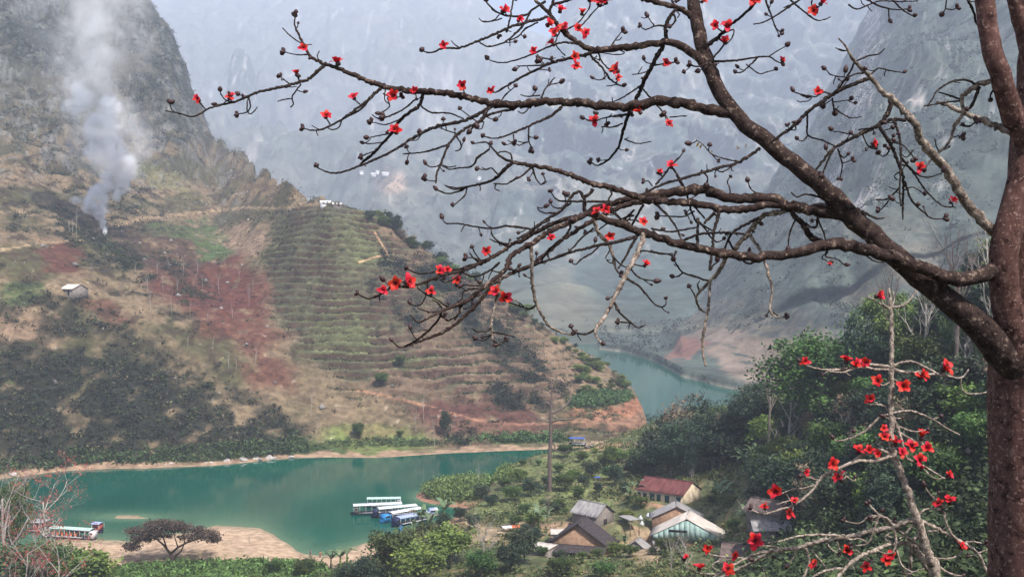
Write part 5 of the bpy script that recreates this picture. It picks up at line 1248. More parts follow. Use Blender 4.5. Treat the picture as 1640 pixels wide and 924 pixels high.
for (px_, py_, n_, l_) in [(1030,868,5,"short bamboo fence in the courtyard left of the turquoise gable"), (1000,862,5,"bamboo fence behind the small gabled shed"), (905,892,6,"bamboo fence in front of the big dark roofed house")]:
    g = PZ(px_, py_, 9.3); t = thing("bamboo_fence", g, l_, "fence", None, 0.3)
    for i in range(n_ * 2): boxpart("stake", t, (i * 0.42 - n_ * .42, 0, 0.45), (0.07, 0.05, 1.3 + 0.12 * (i % 3)), M_wood)
    for z_ in (0.35, 0.85): boxpart("rail", t, (-0.2, 0.06, z_), (n_ * .84, 0.05, 0.07), M_wood)
g = PZ(932, 886, 9.2); t = thing("wooden_pole", g, "thin wooden pole standing before the big dark roofed house", "pole"); me = Acc().tube([(0, 0, -1), (0.05, 0, 3), (0, 0, 7.6)], [.09, .07, .05], 7).mesh("pole"); me.materials.append(M_wood); link("pole", me, None, t)
r_ = np.random.RandomState(77)
for i, (px_, py_, l_) in enumerate([(1036,880,"stack of firewood in the courtyard below the water jars"), (968,852,"stack of firewood under the eave of the grey board house"), (1112,900,"stack of firewood in front of the turquoise gable"), (895,862,"stack of firewood beside the pale lean-to")]):
    g = PZ(px_, py_, 9.8); t = thing("firewood_stack", g, l_, "firewood", None, i * 0.9)
    for k in range(14):
        me = Acc().tube([(0, -0.5, 0), (0, 0.5, 0)], [.09, .08], 6).mesh("log"); me.materials.append(M_wood); o = link("log", me, None, t); o.location = ((k % 5) * 0.19 - .4, r_.uniform(-.06, .06), 0.1 + (k // 5) * 0.17)
# tarpaulins
def tarp(px, py, z, w, d, mats, label, h=1.9, rz=0.2):
    g = PZ(px, py, z + h); t = thing("tarpaulin_shelter", Vector((g.x, g.y, g.z - h)), label, "tarpaulin", None, rz)
    r_ = np.random.RandomState(int(px)); n = len(mats)
    for k, mt in enumerate(mats):
        nx, ny = 9, 7; x = np.linspace(-w / 2 + w * k / n, -w / 2 + w * (k + 1) / n - 0.02, nx); y = np.linspace(-d / 2, d / 2, ny); X, Y = np.meshgrid(x, y)
        Z = h + 0.25 * np.cos(X / w * 3.0) * np.cos(Y / d * 3.0) + 0.04 * r_.normal(size=X.shape)
        V = np.stack([X, Y, Z], -1).reshape(-1, 3); V = np.vstack([V, V - np.array([0, 0, 0.03])]); g_ = grid_faces(ny, nx)
        me = np_mesh("cloth", V, np.vstack([g_, g_[:, ::-1] + nx * ny]), smooth=True); me.materials.append(mt); link("cloth", me, None, t)
    for sx in (-1, 1):
        for sy in (-1, 1): boxpart("post", t, (sx * (w / 2 - .1), sy * (d / 2 - .1), (h - 1) / 2), (0.08, 0.08, h + 1), M_wood)
tarp(819, 843, 9.0, 4.2, 2.6, [M_white, M_orange], "white and orange tarpaulin shelter left of the banana plant")
tarp(957, 764, 8.5, 1.7, 1.4, [M_bluet], "small blue tarpaulin among the bushes left of the red roofed house", 2.0)
tarp(988, 853, 9.5, 1.9, 1.6, [M_orange], "orange tarpaulin behind the big dark roof", 1.4)
tarp(1028, 898, 9.0, 3.4, 1.8, [M_bluet, M_white], "blue and white tarpaulin beside the small gabled shed", 1.2, -0.1)
tarp(456, 906, 2.0, 1.6, 1.4, [M_bluet], "small blue tarpaulin in the bushes by the shallow inlet", 1.8)
# yard wall, water tanks and washing
g = PZ(1080, 896, 9.2); t = thing("yard_wall", g, "pale low yard wall in front of the turquoise gabled house", "wall", None, -0.06)
for i in range(5): boxpart("wall_panel", t, (-2.6 + i * 1.05, 0, 0.5), (1.0, 0.15 + 0.02 * (i % 2), 1.3 + 0.08 * (i % 3)), M_conc)
M_clothes = [plain("cloth " + n_, c_) for n_, c_ in (("red", (0.5, 0.05, 0.06)), ("blue", (0.06, 0.1, 0.4)), ("white", (0.6, 0.58, 0.6)), ("pink", (0.5, 0.2, 0.25)), ("dark", (0.05, 0.05, 0.1)))]
g = PZ(1022, 892, 9.3); t = thing("clothes_line", g, "washing line of red, blue and white clothes before the small gabled shed", "clothes line", None, 0.1)
for s_ in (-1, 1): boxpart("post", t, (s_ * 2.1, 0, 0.8), (0.07, 0.07, 1.9), M_wood)
boxpart("line", t, (0, 0, 1.68), (4.2, 0.02, 0.02), M_wood)
for i in range(8): boxpart("garment", t, (-1.7 + i * 0.48, 0.0, 1.32 - 0.05 * (i % 2)), (0.36, 0.05, 0.66 - 0.12 * (i % 3)), M_clothes[i % 5])
M_tank = plain("white tank", (0.55, 0.55, 0.57), rough=0.4)
for i, (px, py, l) in enumerate([(1026,833,"white round water jar beside the courtyard at the green roofed shed"), (1038,829,"pinkish round water jar left of the brown walled house"), (984,846,"white round jar between the grey house and the big dark roof"), (1028,842,"small white jar in the courtyard")]):
    g = PZ(px, py, 11.5 if px > 1000 else 10); A_ = Acc(); zs_ = np.linspace(0, 1.1, 8); A_.tube([(0, 0, q) for q in zs_], [0.28, 0.42, 0.5, 0.52, 0.48, 0.36, 0.2, 0.22], 12); me = A_.mesh("jar", True); me.materials.append(M_tank)
    tag(link("water_jar", me), l, "water jar"); bpy.data.objects[-1] if False else None; o = [x for x in bpy.data.objects if x.data == me][0]; o.location = g
# person on the beach in red
def person(px, py, z, shirt, label, h=1.65):
    g = PZ(px, py, z); g.z = zn(g.x, g.y)
    bm = __import__('bmesh').new(); vs = {}
    J = {'pel': (0, 0, .53), 'ch': (0, 0, .78), 'nk': (0, 0, .86), 'hd': (0, -.01, .95), 'kL': (.06, -.02, .28), 'fL': (.07, .0, .02), 'tL': (.07, -.08, .01), 'kR': (-.06, .03, .28), 'fR': (-.07, .05, .02), 'tR': (-.07, -.03, .01), 'sL': (.12, 0, .81), 'eL': (.15, 0, .64), 'hL': (.14, -.06, .49), 'sR': (-.12, 0, .81), 'eR': (-.15, .01, .64), 'hR': (-.15, -.05, .49)}
    R_ = {'pel': .09, 'ch': .085, 'nk': .035, 'hd': .06, 'kL': .045, 'fL': .03, 'tL': .02, 'kR': .045, 'fR': .03, 'tR': .02, 'sL': .04, 'eL': .03, 'hL': .022, 'sR': .04, 'eR': .03, 'hR': .022}
    names = list(J); me = bpy.data.meshes.new("body"); E = [('pel', 'ch'), ('ch', 'nk'), ('nk', 'hd'), ('pel', 'kL'), ('kL', 'fL'), ('fL', 'tL'), ('pel', 'kR'), ('kR', 'fR'), ('fR', 'tR'), ('ch', 'sL'), ('sL', 'eL'), ('eL', 'hL'), ('ch', 'sR'), ('sR', 'eR'), ('eR', 'hR')]
    me.from_pydata([Vector(J[n_]) * h for n_ in names], [(names.index(a_), names.index(b_)) for a_, b_ in E], []); bm.free()
    t = thing("person", g, label, "person"); o = link("body", me, None, t); sk = o.modifiers.new("skin", 'SKIN')
    for i, n_ in enumerate(names): me.skin_vertices[0].data[i].radius = (R_[n_] * h, R_[n_] * h); 
    me.skin_vertices[0].data[0].use_root = True
    o.modifiers.new("sub", 'SUBSURF').levels = 1; me.materials.append(plain("skin", (0.3, 0.17, 0.11)))
    A_ = Acc().tube([(0, 0, h * .50), (0, 0, h * .6), (0, 0, h * .74), (0, 0, h * .85)], [h * .10, h * .098, h * .105, h * .06], 12); m_ = A_.mesh("shirt", True); m_.materials.append(shirt); link("shirt", m_, None, t)
    for q in (-1, 1):
        A_ = Acc().tube([(q * .03 * h, 0, h * .52), (q * .062 * h, 0, h * .28), (q * .07 * h, .01, h * .06)], [h * .062, h * .052, h * .042], 10); m_ = A_.mesh("trouser_leg", True); m_.materials.append(M_clothes[4]); link("trouser_leg", m_, None, t)
    A_ = Acc().tube([(0, .004, h * .925), (0, .006, h * .97), (0, .006, h * 1.0)], [h * .058, h * .062, h * .04], 10); m_ = A_.mesh("hair", True); m_.materials.append(M_darkopen); link("hair", m_, None, t)
person(513, 902, 1.5, M_clothes[0], "person in a red top standing on the bank of the inlet")
person(497, 899, 1.5, M_clothes[4], "person in dark clothes standing on the bank of the inlet")
# houses up on the hillside
def hill_house(px, py, wpx, hpx, wall, roof, rz, label, op=True, depth=0.8):
    g = hill_point(px, py); k = g.y / FPX; W_ = wpx * k; h = hpx * k; Dp = W_ * depth
    t = thing("hillside_house", g - Vector((0, 0, 0.5)), label, "house", None, rz)
    e = h * 0.62; r_ = h * 0.42
    for x in (-W_ / 2, W_ / 2 - 0.15):
        V = []
        for xx in (x, x + 0.15): V += [(xx, -Dp / 2, -2), (xx, Dp / 2, -2), (xx, Dp / 2, e), (xx, 0, e + r_), (xx, -Dp / 2, e)]
        me = np_mesh("gable_wall", V, [(0, 5, 6, 1), (1, 6, 7, 2), (2, 7, 8, 3), (3, 8, 9, 4), (4, 9, 5, 0)], smooth=False, F3=[(0, 1, 2), (0, 2, 3), (0, 3, 4), (5, 7, 6), (5, 8, 7), (5, 9, 8)]); me.materials.append(wall); link("gable_wall", me, None, t)
    for s_ in (-1, 1): boxpart("side_wall", t, (0, s_ * (Dp / 2 - 0.1), e / 2 - 1), (W_ - 0.34, 0.15, e + 2), wall)
    S = math.hypot(Dp / 2, r_) + 0.4; an = math.atan2(r_, Dp / 2)
    o = link("roof", corrugated(W_ + 0.8, S, roof), None, t); o.location = (-W_ / 2 - 0.4, 0, e + r_ + 0.1); o.rotation_euler = (-an, 0, 0)
    o = link("roof", corrugated(W_ + 0.8, S, roof), None, t); o.location = (W_ / 2 + 0.4, 0, e + r_ + 0.1); o.rotation_euler = (-an, 0, math.pi)
    if op:
        boxpart("door", t, (W_ * 0.2, -Dp / 2 - 0.03, 1.3), (1.1, 0.06, 2.0), M_darkopen); boxpart("window", t, (-W_ * 0.2, -Dp / 2 - 0.03, 1.7), (1.1, 0.06, 1.0), M_darkopen)
    return t
hill_house(118, 471, 30, 17, M_greywall, M_paleroof, -0.55, "small house with a pale gabled roof alone on the left hillside", depth=1.0)
hill_house(521, 329, 15, 9, M_white, M_white, 0.25, "small white house on top of the terraced hill")
hill_house(541, 330, 13, 7, M_greywall, M_paleroof, 0.1, "dark open sided shed right of the white house on the hilltop")
hill_house(422, 331, 9, 6, M_cream, M_paleroof, 0.2, "tiny pale house where the hillside track ends")
# far hamlet in the haze
for i, (px, py, wv) in enumerate([(601,282,11), (617,284,12), (606,277,8), (582,280,6), (636,290,8), (768,288,9), (748,256,8)]):
    q = np.argmin((fpx[20:] - px) ** 2 + (fpy[20:] - py) ** 2); g = Vector((FX[20:].flat[q], FY[20:].flat[q], FZ[20:].flat[q])); k = g.y / FPX
    W_ = wv * k; t = thing("far_house", g, ["white roofed house farthest left in the hazy hamlet", "largest white roofed house of the hazy hamlet", "white roofed house at the back of the hazy hamlet", "tiny white house left of the hazy hamlet", "white house right of the hazy hamlet", "pale house on the hazy slope behind the curling twigs", "pale house higher on the hazy slope behind the twigs"][i], "house", "houses of the hazy hamlet", 0.2 * i)
    boxpart("wall", t, (0, 0, 2), (W_, W_ * 0.5, 10), M_white)
    for s_ in (1, -1):
        o = link("roof", corrugated(W_ + 1, W_ * 0.36, M_white, pitch=1.0, amp=0.1), None, t); o.location = (-s_ * (W_ / 2 + .5), 0, 10.5); o.rotation_euler = (-0.55, 0, 0 if s_ == 1 else math.pi)

# ------------------------------------------------------------------ boats
M_hullb = plain("dark blue hull", (0.018, 0.026, 0.075), rough=0.4); M_hullbl = plain("bright blue hull", (0.03, 0.22, 0.50), rough=0.4); M_canvas = noise_mat("pale green canopy", (0.34, 0.48, 0.42), (0.45, 0.58, 0.52), scale=1, bump=0.1)
M_canw = noise_mat("white canopy", (0.42, 0.46, 0.47), (0.62, 0.64, 0.66), scale=0.8, bump=0.1); M_canb = noise_mat("lilac blue canopy", (0.26, 0.32, 0.52), (0.38, 0.44, 0.64), scale=1, bump=0.1); M_teal = plain("teal paint", (0.10, 0.30, 0.30)); M_deck = plain("boat deck", (0.28, 0.26, 0.25)); M_jacket = plain("orange life jackets", (0.62, 0.17, 0.07))
def boat(p0, p1, label, W=2.4, hull=M_hullb, can=M_canw, canh=2.3, ncol=5, cab=None, jackets=0, canfrac=(0.08, 0.9), rim=M_white, bowup=0.5, z=0.0, walls=None):
    """p0 stern, p1 bow: photo pixels on the water"""
    a = PZ(*p0, z); b = PZ(*p1, z); a.z = b.z = (a.z + b.z) / 2; L = (b - a).length; rz = math.atan2(b.y - a.y, b.x - a.x)
    t = thing("tour_boat", a, label, "boat", None, rz)
    n = 16; V = []; 
    for i in range(n + 1):
        s_ = i / n; w = W / 2 * (1 - max(0, (s_ - 0.7) / 0.3) ** 2 * 0.85) * (0.9 + 0.1 * min(1, s_ * 6)); up = bowup * max(0, (s_ - 0.65) / 0.35) ** 2
        V += [(s_ * L, -w, 0.55 + up), (s_ * L, -w * 0.8, -0.3), (s_ * L, w * 0.8, -0.3), (s_ * L, w, 0.55 + up)]
    F = []
    for i in range(n):
        q = i * 4; F += [(q, q + 1, q + 5, q + 4), (q + 1, q + 2, q + 6, q + 5), (q + 2, q + 3, q + 7, q + 6)]
    F += [(0, 3, 2, 1), (n * 4, n * 4 + 1, n * 4 + 2, n * 4 + 3)]
    me = np_mesh("hull", V, F, smooth=False); me.materials.append(hull); link("hull", me, None, t)
    boxpart("deck", t, (L * 0.46, 0, 0.4), (L * 0.84, W * 0.82, 0.06), M_deck)
    for s_ in (-1, 1): boxpart("rail", t, (L * 0.42, s_ * W * 0.47, 0.6), (L * 0.72, 0.1, 0.14), rim)
    x0, x1 = canfrac[0] * L, canfrac[1] * L
    nx = 12; x = np.linspace(x0, x1, nx); y = np.linspace(-W * 0.54, W * 0.54, 7); X, Y = np.meshgrid(x, y); Z = canh + 0.28 * np.cos(Y / W * 2.6) + 0.02 * np.sin(X * 3)
    Vc = np.stack([X, Y, Z], -1).reshape(-1, 3); Vc = np.vstack([Vc, Vc - np.array([0, 0, 0.06])]); g_ = grid_faces(7, nx); m_ = 7 * nx
    ed = np.arange(nx - 1); side = np.vstack([np.stack([ed + 1, ed, ed + m_, ed + m_ + 1], -1), np.stack([6 * nx + ed, 6 * nx + ed + 1, 6 * nx + ed + m_ + 1, 6 * nx + ed + m_], -1)])
    me = np_mesh("canopy", Vc, np.vstack([g_, g_[:, ::-1] + m_, side]), smooth=False); me.materials.append(can); link("canopy", me, None, t)
    for i in range(ncol):
        xx = x0 + 0.15 + (x1 - x0 - 0.3) * i / max(1, ncol - 1)
        for s_ in (-1, 1): boxpart("post", t, (xx, s_ * W * 0.46, (canh + 0.55) / 2), (0.07, 0.07, canh - 0.5), M_white)
    if walls: 
        for s_ in (-1, 1): boxpart("side_panel", t, ((x0 + x1) / 2, s_ * W * 0.475, 0.95), (x1 - x0 - 0.3, 0.05, 0.7), walls)
    if cab:
        fx, w_, mt = cab; c_ = boxpart("cabin", t, (fx * L, 0, 1.3), (w_, W * 0.86, 1.75), mt)
        for s_ in (-1, 1): boxpart("window", c_, (0, s_ * (W * 0.43 + 0.01), 0.35), (w_ * 0.7, 0.04, 0.5), M_darkopen)
    for i in range(jackets):
        for s_ in (-1, 1):
            xx = x0 + 0.8 + i * 1.25; se = boxpart("seat", t, (xx, s_ * W * 0.26, 0.65), (0.5, W * 0.3, 0.45), M_deck)
            me = Acc().tube([(0, 0, 0.15), (0, 0, .5), (0, 0, .85), (0, 0, 1.05)], [.26, .3, .24, .1], 8).mesh("life_jacket", True); me.materials.append(M_jacket); o = link("life_jacket", me, None, se)
    return t
boat((72,859), (153,864), "long tour boat with a pale green canopy, orange life jackets and a white bow cabin", W=2.5, hull=M_hullb, can=M_canvas, ncol=9, jackets=6, cab=(0.955, 1.2, M_white), canfrac=(0.14, 0.95), bowup=0.1, canh=2.5)
boat((112,850), (165,853), "boat with a lilac blue roof just behind the bow of the long tour boat", W=2.5, can=M_canb, canfrac=(0.72, 0.97), ncol=2, cab=(0.85, 1.6, M_redbloom), canh=2.4, bowup=0.2)
t = boat((50,850), (80,851), "houseboat with a grey sloping roof behind the red flowering trees", W=4.2, hull=M_wood, can=M_greyroof, canfrac=(0.02, 0.98), ncol=4, canh=2.7, cab=(0.45, 2.8, M_greywall), bowup=0.0)
boat((642,811), (583,812), "rearmost moored boat with a long pale teal roof and teal sides", W=2.6, can=M_canvas, hull=M_hullb, walls=M_teal, ncol=8, canh=2.5, cab=(0.05, 1.0, M_white), canfrac=(0.0, 0.92), bowup=0.15)
boat((645,820), (562,824), "moored boat with open posts and white roof at the left of the mooring", W=2.9, can=M_canw, hull=M_hullb, ncol=9, canh=2.6, cab=(0.9, 0.8, M_greywall), canfrac=(0.02, 0.96), bowup=0.1)
boat((668,822), (594,829), "moored boat with a white roof and purple bow, second from the left", W=2.8, can=M_canw, hull=M_hullb, ncol=7, canh=2.4, cab=(0.9, 0.9, M_hullb), canfrac=(0.02, 0.86), jackets=2)
boat((674,826), (608,838), "moored boat with a bright blue bow cabin and white roof", W=2.7, can=M_canw, hull=M_hullbl, ncol=7, canh=2.3, cab=(0.86, 2.0, M_hullbl), canfrac=(0.02, 0.76))
boat((684,832), (628,844), "nearest moored boat with a lilac white roof and dark blue hull", W=2.7, can=M_canb, hull=M_hullb, ncol=7, canh=2.2, cab=(0.9, 1.0, M_hullb), canfrac=(0.02, 0.86))
boat((702,826), (668,828), "open framed raft at the right end of the moored boats with a lilac box", W=3.0, can=M_canw, hull=M_wood, ncol=4, canh=2.0, cab=(0.3, 1.6, M_canb), canfrac=(0.05, 0.2), bowup=0.0)
g = PZ(642, 848, 0.0); A_ = Acc().tube([(0, 0, -.3), (0, 0, .9)], [.42, .42], 14); me = A_.mesh("barrel", False); me.materials.append(M_hullbl); o = link("float_barrel", me); o.location = g; tag(o, "bright blue barrel float at the bow of the nearest moored boat", "barrel")
boat((938,713), (911,712), "boat with a deep blue roof drawn up on the far bank", W=3.0, can=M_bluet, hull=M_hullb, ncol=4, canh=2.4, z=0.6, canfrac=(0.05, 0.95), bowup=0.2)
boat((938,718), (960,716), "reddish brown open boat on the bank right of the blue roofed boat", W=2.6, can=M_wood, hull=M_redroof, ncol=2, canh=1.2, z=0.6, canfrac=(0.3, 0.5), bowup=0.9)
boat((1000,560), (991,560), "white boat far off on the upper river", W=3.5, can=M_white, hull=M_hullb, ncol=3, canh=3.0, canfrac=(0.05, 0.95))
boat((1021,567), (1012,566), "fainter white boat on the upper river right of the other", W=2.4, can=M_white, hull=M_hullb, ncol=2, canh=1.6, canfrac=(0.3, 0.9))
# ------------------------------------------------------------------ the flowering cotton trees in front
def bark_mat(name, c_dark, c_mid, c_pale, pale_at=0.56, scale=14.0, fleck=0.62, cracks=False):
    m, nt, b = new_mat(name)
    tc = nt.nodes.new("ShaderNodeTexCoord")
    n = nt.nodes.new("ShaderNodeTexNoise"); n.inputs['Scale'].default_value = scale; n.inputs['Detail'].default_value = 8; n.inputs['Roughness'].default_value = 0.7
    nt.links.new(tc.outputs['Object'], n.inputs['Vector'])
    r = nt.nodes.new("ShaderNodeValToRGB"); e = r.color_ramp.elements
    e[0].position = 0.36; e[0].color = (*c_dark, 1); e[1].position = pale_at + 0.06; e[1].color = (*c_pale, 1)
    k = e.new(0.5); k.color = (*c_mid, 1); k = e.new(pale_at); k.color = (*c_mid, 1)
    nt.links.new(n.outputs['Fac'], r.inputs[0])
    # pale lichen flecks
    v = nt.nodes.new("ShaderNodeTexNoise"); v.inputs['Scale'].default_value = scale * 3.1; v.inputs['Detail'].default_value = 3
    nt.links.new(tc.outputs['Object'], v.inputs['Vector'])
    r2 = nt.nodes.new("ShaderNodeValToRGB"); r2.color_ramp.elements[0].position = fleck; r2.color_ramp.elements[1].position = fleck + 0.04
    nt.links.new(v.outputs['Fac'], r2.inputs[0])
    mx = nt.nodes.new("ShaderNodeMix"); mx.data_type = 'RGBA'; mx.inputs[7].default_value = (*[min(0.7, x * 1.25) for x in c_pale], 1)
    nt.links.new(r2.outputs[0], mx.inputs[0]); nt.links.new(r.outputs[0], mx.inputs[6]); nt.links.new(mx.outputs[2], b.inputs['Base Color'])
    b.inputs['Roughness'].default_value = 0.9; b.inputs['Specular IOR Level'].default_value = 0.15
    n3 = nt.nodes.new("ShaderNodeTexNoise"); n3.inputs['Scale'].default_value = scale * (1.2 if cracks else 2); n3.inputs['Detail'].default_value = 10; n3.inputs['Roughness'].default_value = 0.65
    mpc = nt.nodes.new("ShaderNodeMapping"); mpc.inputs['Scale'].default_value = (1.0, 1.0, 0.35) if cracks else (1, 1, 1)
    nt.links.new(tc.outputs['Object'], mpc.inputs[0]); nt.links.new(mpc.outputs[0], n3.inputs['Vector'])
    bp = nt.nodes.new("ShaderNodeBump"); bp.inputs['Strength'].default_value = 1.0; bp.inputs['Distance'].default_value = 0.03 if cracks else 0.02
    nt.links.new(n3.outputs['Fac'], bp.inputs['Height']); nt.links.new(bp.outputs[0], b.inputs['Normal'])
    return m
M_trunk = bark_mat("reddish trunk bark", (0.022, 0.011, 0.010), (0.105, 0.054, 0.045), (0.19, 0.115, 0.095), 0.57, 11.0, 0.60, True)
M_limb = bark_mat("mottled limb bark", (0.012, 0.008, 0.007), (0.046, 0.030, 0.026), (0.22, 0.16, 0.125), 0.57, 15.0, 0.66)
M_twig = bark_mat("twig bark", (0.012, 0.009, 0.009), (0.030, 0.022, 0.020), (0.12, 0.09, 0.075), 0.60, 22.0)
M_pale = bark_mat("pale young bark", (0.06, 0.045, 0.038), (0.20, 0.155, 0.125), (0.40, 0.33, 0.27), 0.52, 18.0)
M_sap = bark_mat("pale sapling bark", (0.09, 0.07, 0.058), (0.27, 0.215, 0.175), (0.48, 0.40, 0.33), 0.52, 18.0)
M_petal = noise_mat("red petal", (0.52, 0.010, 0.016), (0.80, 0.034, 0.034), scale=9, rough=0.5, bump=0.1, spec=0.3, trans=0.3, objrand=0.08)
M_bud = noise_mat("dark bud", (0.022, 0.012, 0.014), (0.075, 0.035, 0.035), scale=25, rough=0.5, bump=0.2, spec=0.35, bdist=0.004)
M_stamen = plain("dark stamens", (0.05, 0.015, 0.015))
def petal_mesh(seed):
    r_ = np.random.RandomState(seed); n = 6; V = []; ang = [0.95, 0.55, 1.25, 0.8][seed % 4] + 0.1 * r_.normal(); x = z = 0.0
    for i in range(n + 1):
        t = i / n; w = 0.32 * math.sin(math.pi * (0.13 + 0.80 * t)) ** 0.8
        cup = 0.09 * (1 - t)
        for q in (-1, -0.5, 0, 0.5, 1): V.append((x, q * w, z + cup * q * q + 0.012 * r_.normal()))
        x += math.cos(ang) / n; z += math.sin(ang) / n; ang -= (1.5 + 0.5 * r_.rand()) / n * (0.3 + 1.3 * t)
    me = np_mesh("petal", V, grid_faces(n + 1, 5)); me.materials.append(M_petal); return me
PET = [petal_mesh(i) for i in range(4)]
def flower_core():
    A = Acc(); r_ = np.random.RandomState(3)
    for i in range(16):
        a = r_.uniform(0, 6.28); q = r_.uniform(0.1, 0.34); A.tube([(0, 0, 0), (q * .5 * math.cos(a), q * .5 * math.sin(a), .3), (q * math.cos(a), q * math.sin(a), .5)], [.02, .016, .03], 4)
    me = A.mesh("stamens"); me.materials.append(M_stamen); return me
CORE = flower_core()
CAL = Acc().tube([(0, 0, -.34), (0, 0, -.28), (0, 0, -.1), (0, 0, .06)], [.1, .26, .30, .24], 10).mesh("calyx", True); CAL.materials.append(M_bud)
BUDS = []
for i, (h_, w_) in enumerate([(1.0, .46), (1.25, .42), (.8, .52)]):
    me = Acc().tube([(0, 0, 0), (0, 0, .12), (0, 0, .45 * h_), (0, 0, .8 * h_), (0, 0, h_)], [.12, .36 * w_ / .46, w_, .3, .1], 8).mesh("bud", True); me.materials.append(M_bud); BUDS.append(me)
# a cluster of two or three open dark cups at a twig's end
A = Acc(); r_ = np.random.RandomState(6)
for i in range(3):
    d = r_.normal(size=3) * .55 + np.array([0, 0, .7]); d /= np.linalg.norm(d); s_ = .8
    A.tube([(0, 0, 0), tuple(d * .3 * s_), tuple(d * .7 * s_), tuple(d * 1.15 * s_)], [.07, .2, .4, .22], 8)
me = A.mesh("bud cluster", True); me.materials.append(M_bud); BUDS.append(me)

class Tree:
    def __init__(s, name, label, base, D0, seed, mats):
        s.t = thing(name, base, label, "tree"); s.base = Vector(base); s.D0 = D0; s.S = np.zeros((0, 5)); s.ends = []; s.rs = np.random.RandomState(seed); s.mats = mats; s.nb = 0; s.k = 0.93 if seed == 101 else 0.82
    def add(s, pts, r0, r1=None, D=None, dz=None, nm="branch", mat=None, ns=None, jit=0.07):
        pts = np.array(pts, float); r1 = (r0 if not np.ndim(r0) else r0[-1]) * 0.45 if r1 is None else r1
        L = np.hypot(*(pts[1:] - pts[:-1]).T).sum()
        if D is None:
            if len(s.S):
                dd = np.hypot(s.S[:, 0] - pts[0, 0], s.S[:, 1] - pts[0, 1]) - s.S[:, 3] * 0.8
                k = np.argmin(dd); D = s.S[k, 2] if dd[k] < 14 else s.D0
            else: D = s.D0
        if np.ndim(D) == 0:
            if dz is None: dz = s.rs.uniform(-1, 1) * L * 0.0035
            Ds = D + dz * np.linspace(0, 1, len(pts)) ** 1.2
        else: Ds = np.interp(np.linspace(0, 1, len(pts)), np.linspace(0, 1, len(D)), D)
        R = (np.array(r0, float) if np.ndim(r0) else np.linspace(r0, r1, len(pts))) * s.k
        if len(R) != len(pts): R = np.interp(np.linspace(0, 1, len(pts)), np.linspace(0, 1, len(R)), R)
        # catmull-rom through the traced points, with small bends and swellings of its own
        out = []
        n = len(pts)
        for i in range(n - 1):
            a, b, c, d = max(i - 1, 0), i, i + 1, min(i + 2, n - 1)
            m = max(2, int(np.hypot(*(pts[c] - pts[b])) / max(3.0, R[b] * 0.9)))
            for t in np.arange(m) / m:
                q = lambda A_: 0.5 * ((2 * A_[b]) + (-A_[a] + A_[c]) * t + (2 * A_[a] - 5 * A_[b] + 4 * A_[c] - A_[d]) * t * t + (-A_[a] + 3 * A_[b] - 3 * A_[c] + A_[d]) * t ** 3)
                out.append([q(pts[:, 0]), q(pts[:, 1]), q(Ds), max(0.3, R[b] + (R[c] - R[b]) * t)])
        out.append([pts[-1, 0], pts[-1, 1], Ds[-1], R[-1]]); out = np.array(out)
        k = np.clip(out[:, 3] * 0.2, 0.22, 1.2)
        out[1:, 0] += s.rs.normal(size=len(out) - 1) * k[1:]; out[1:, 1] += s.rs.normal(size=len(out) - 1) * k[1:]
        knot = 1 + 0.28 * (s.rs.rand(len(out)) < 0.16) * (out[:, 3] < 9)
        W = np.array([P(a, b, c) for a, b, c, _ in out]) - np.array(s.base)
        Rm = out[:, 3] * out[:, 2] / FPX * knot
        if ns is None: ns = 7 if R.max() < 4 else (12 if R.max() < 12 else 24)
        V, F, T = tube_arrays(W, Rm, ns, jit if R.max() < 12 else 0.02, s.rs)
        me = np_mesh(nm, V, F, smooth=True, F3=T); me.materials.append(mat or (s.mats[0] if R.max() > 4.5 else s.mats[1]))
        s.last = link(nm, me, None, s.t)
        s.S = np.vstack([s.S, np.column_stack([out, np.full(len(out), s.nb)])]); s.nb += 1
        s.ends.append((out[-1], W[-1] - W[-2], R[-1], s.last))
        return s.last
    def near(s, px, py):
        dd = np.hypot(s.S[:, 0] - px, s.S[:, 1] - py); k = np.argmin(dd); return s.S[k], dd[k]
    def flower(s, px, py, size=12.5):
        q, dd = s.near(px, py); D = q[2] - 0.03
        if dd > 4: s.stalk(q, px, py)
        W = P(px, py, D) - s.base; k = size * 1.08 * s.rs.uniform(0.7, 1.15) * D / FPX
        o = link("flower", CORE, None, s.t); o.location = W; o.scale = (k, k, k)
        o.rotation_euler = (s.rs.uniform(0.1, 1.5), s.rs.uniform(-.9, .9), s.rs.uniform(-.6, .6))
        for i in range(5):
            p = link("petal", PET[s.rs.randint(4)], None, o); p.rotation_euler = (s.rs.uniform(-.25, .25), s.rs.uniform(-.3, .2), i * 1.2566 + s.rs.uniform(-.15, .15))
        link("calyx", CAL, None, o)
    def stalk(s, q, px, py):
        s.twig([(q[0], q[1], q[2]), ((q[0] + px) / 2 + 1, (q[1] + py) / 2 + 2, q[2] - 0.01), (px, py + 2, q[2] - 0.02)], 1.3)
    def twig(s, pts3, r):
        W = [np.array(P(*p)) - np.array(s.base) for p in pts3]; V, F, T = tube_arrays(W, [r * p[2] / FPX * f for p, f in zip(pts3, np.linspace(1.1, .8, len(pts3)))], 5)
        s.tw.add(V, F, T)
    def bud(s, px, py, D, k=4.4, dirv=None, i=None):
        s.budlist.append((px, py, D, k, dirv, i))
    tw = None
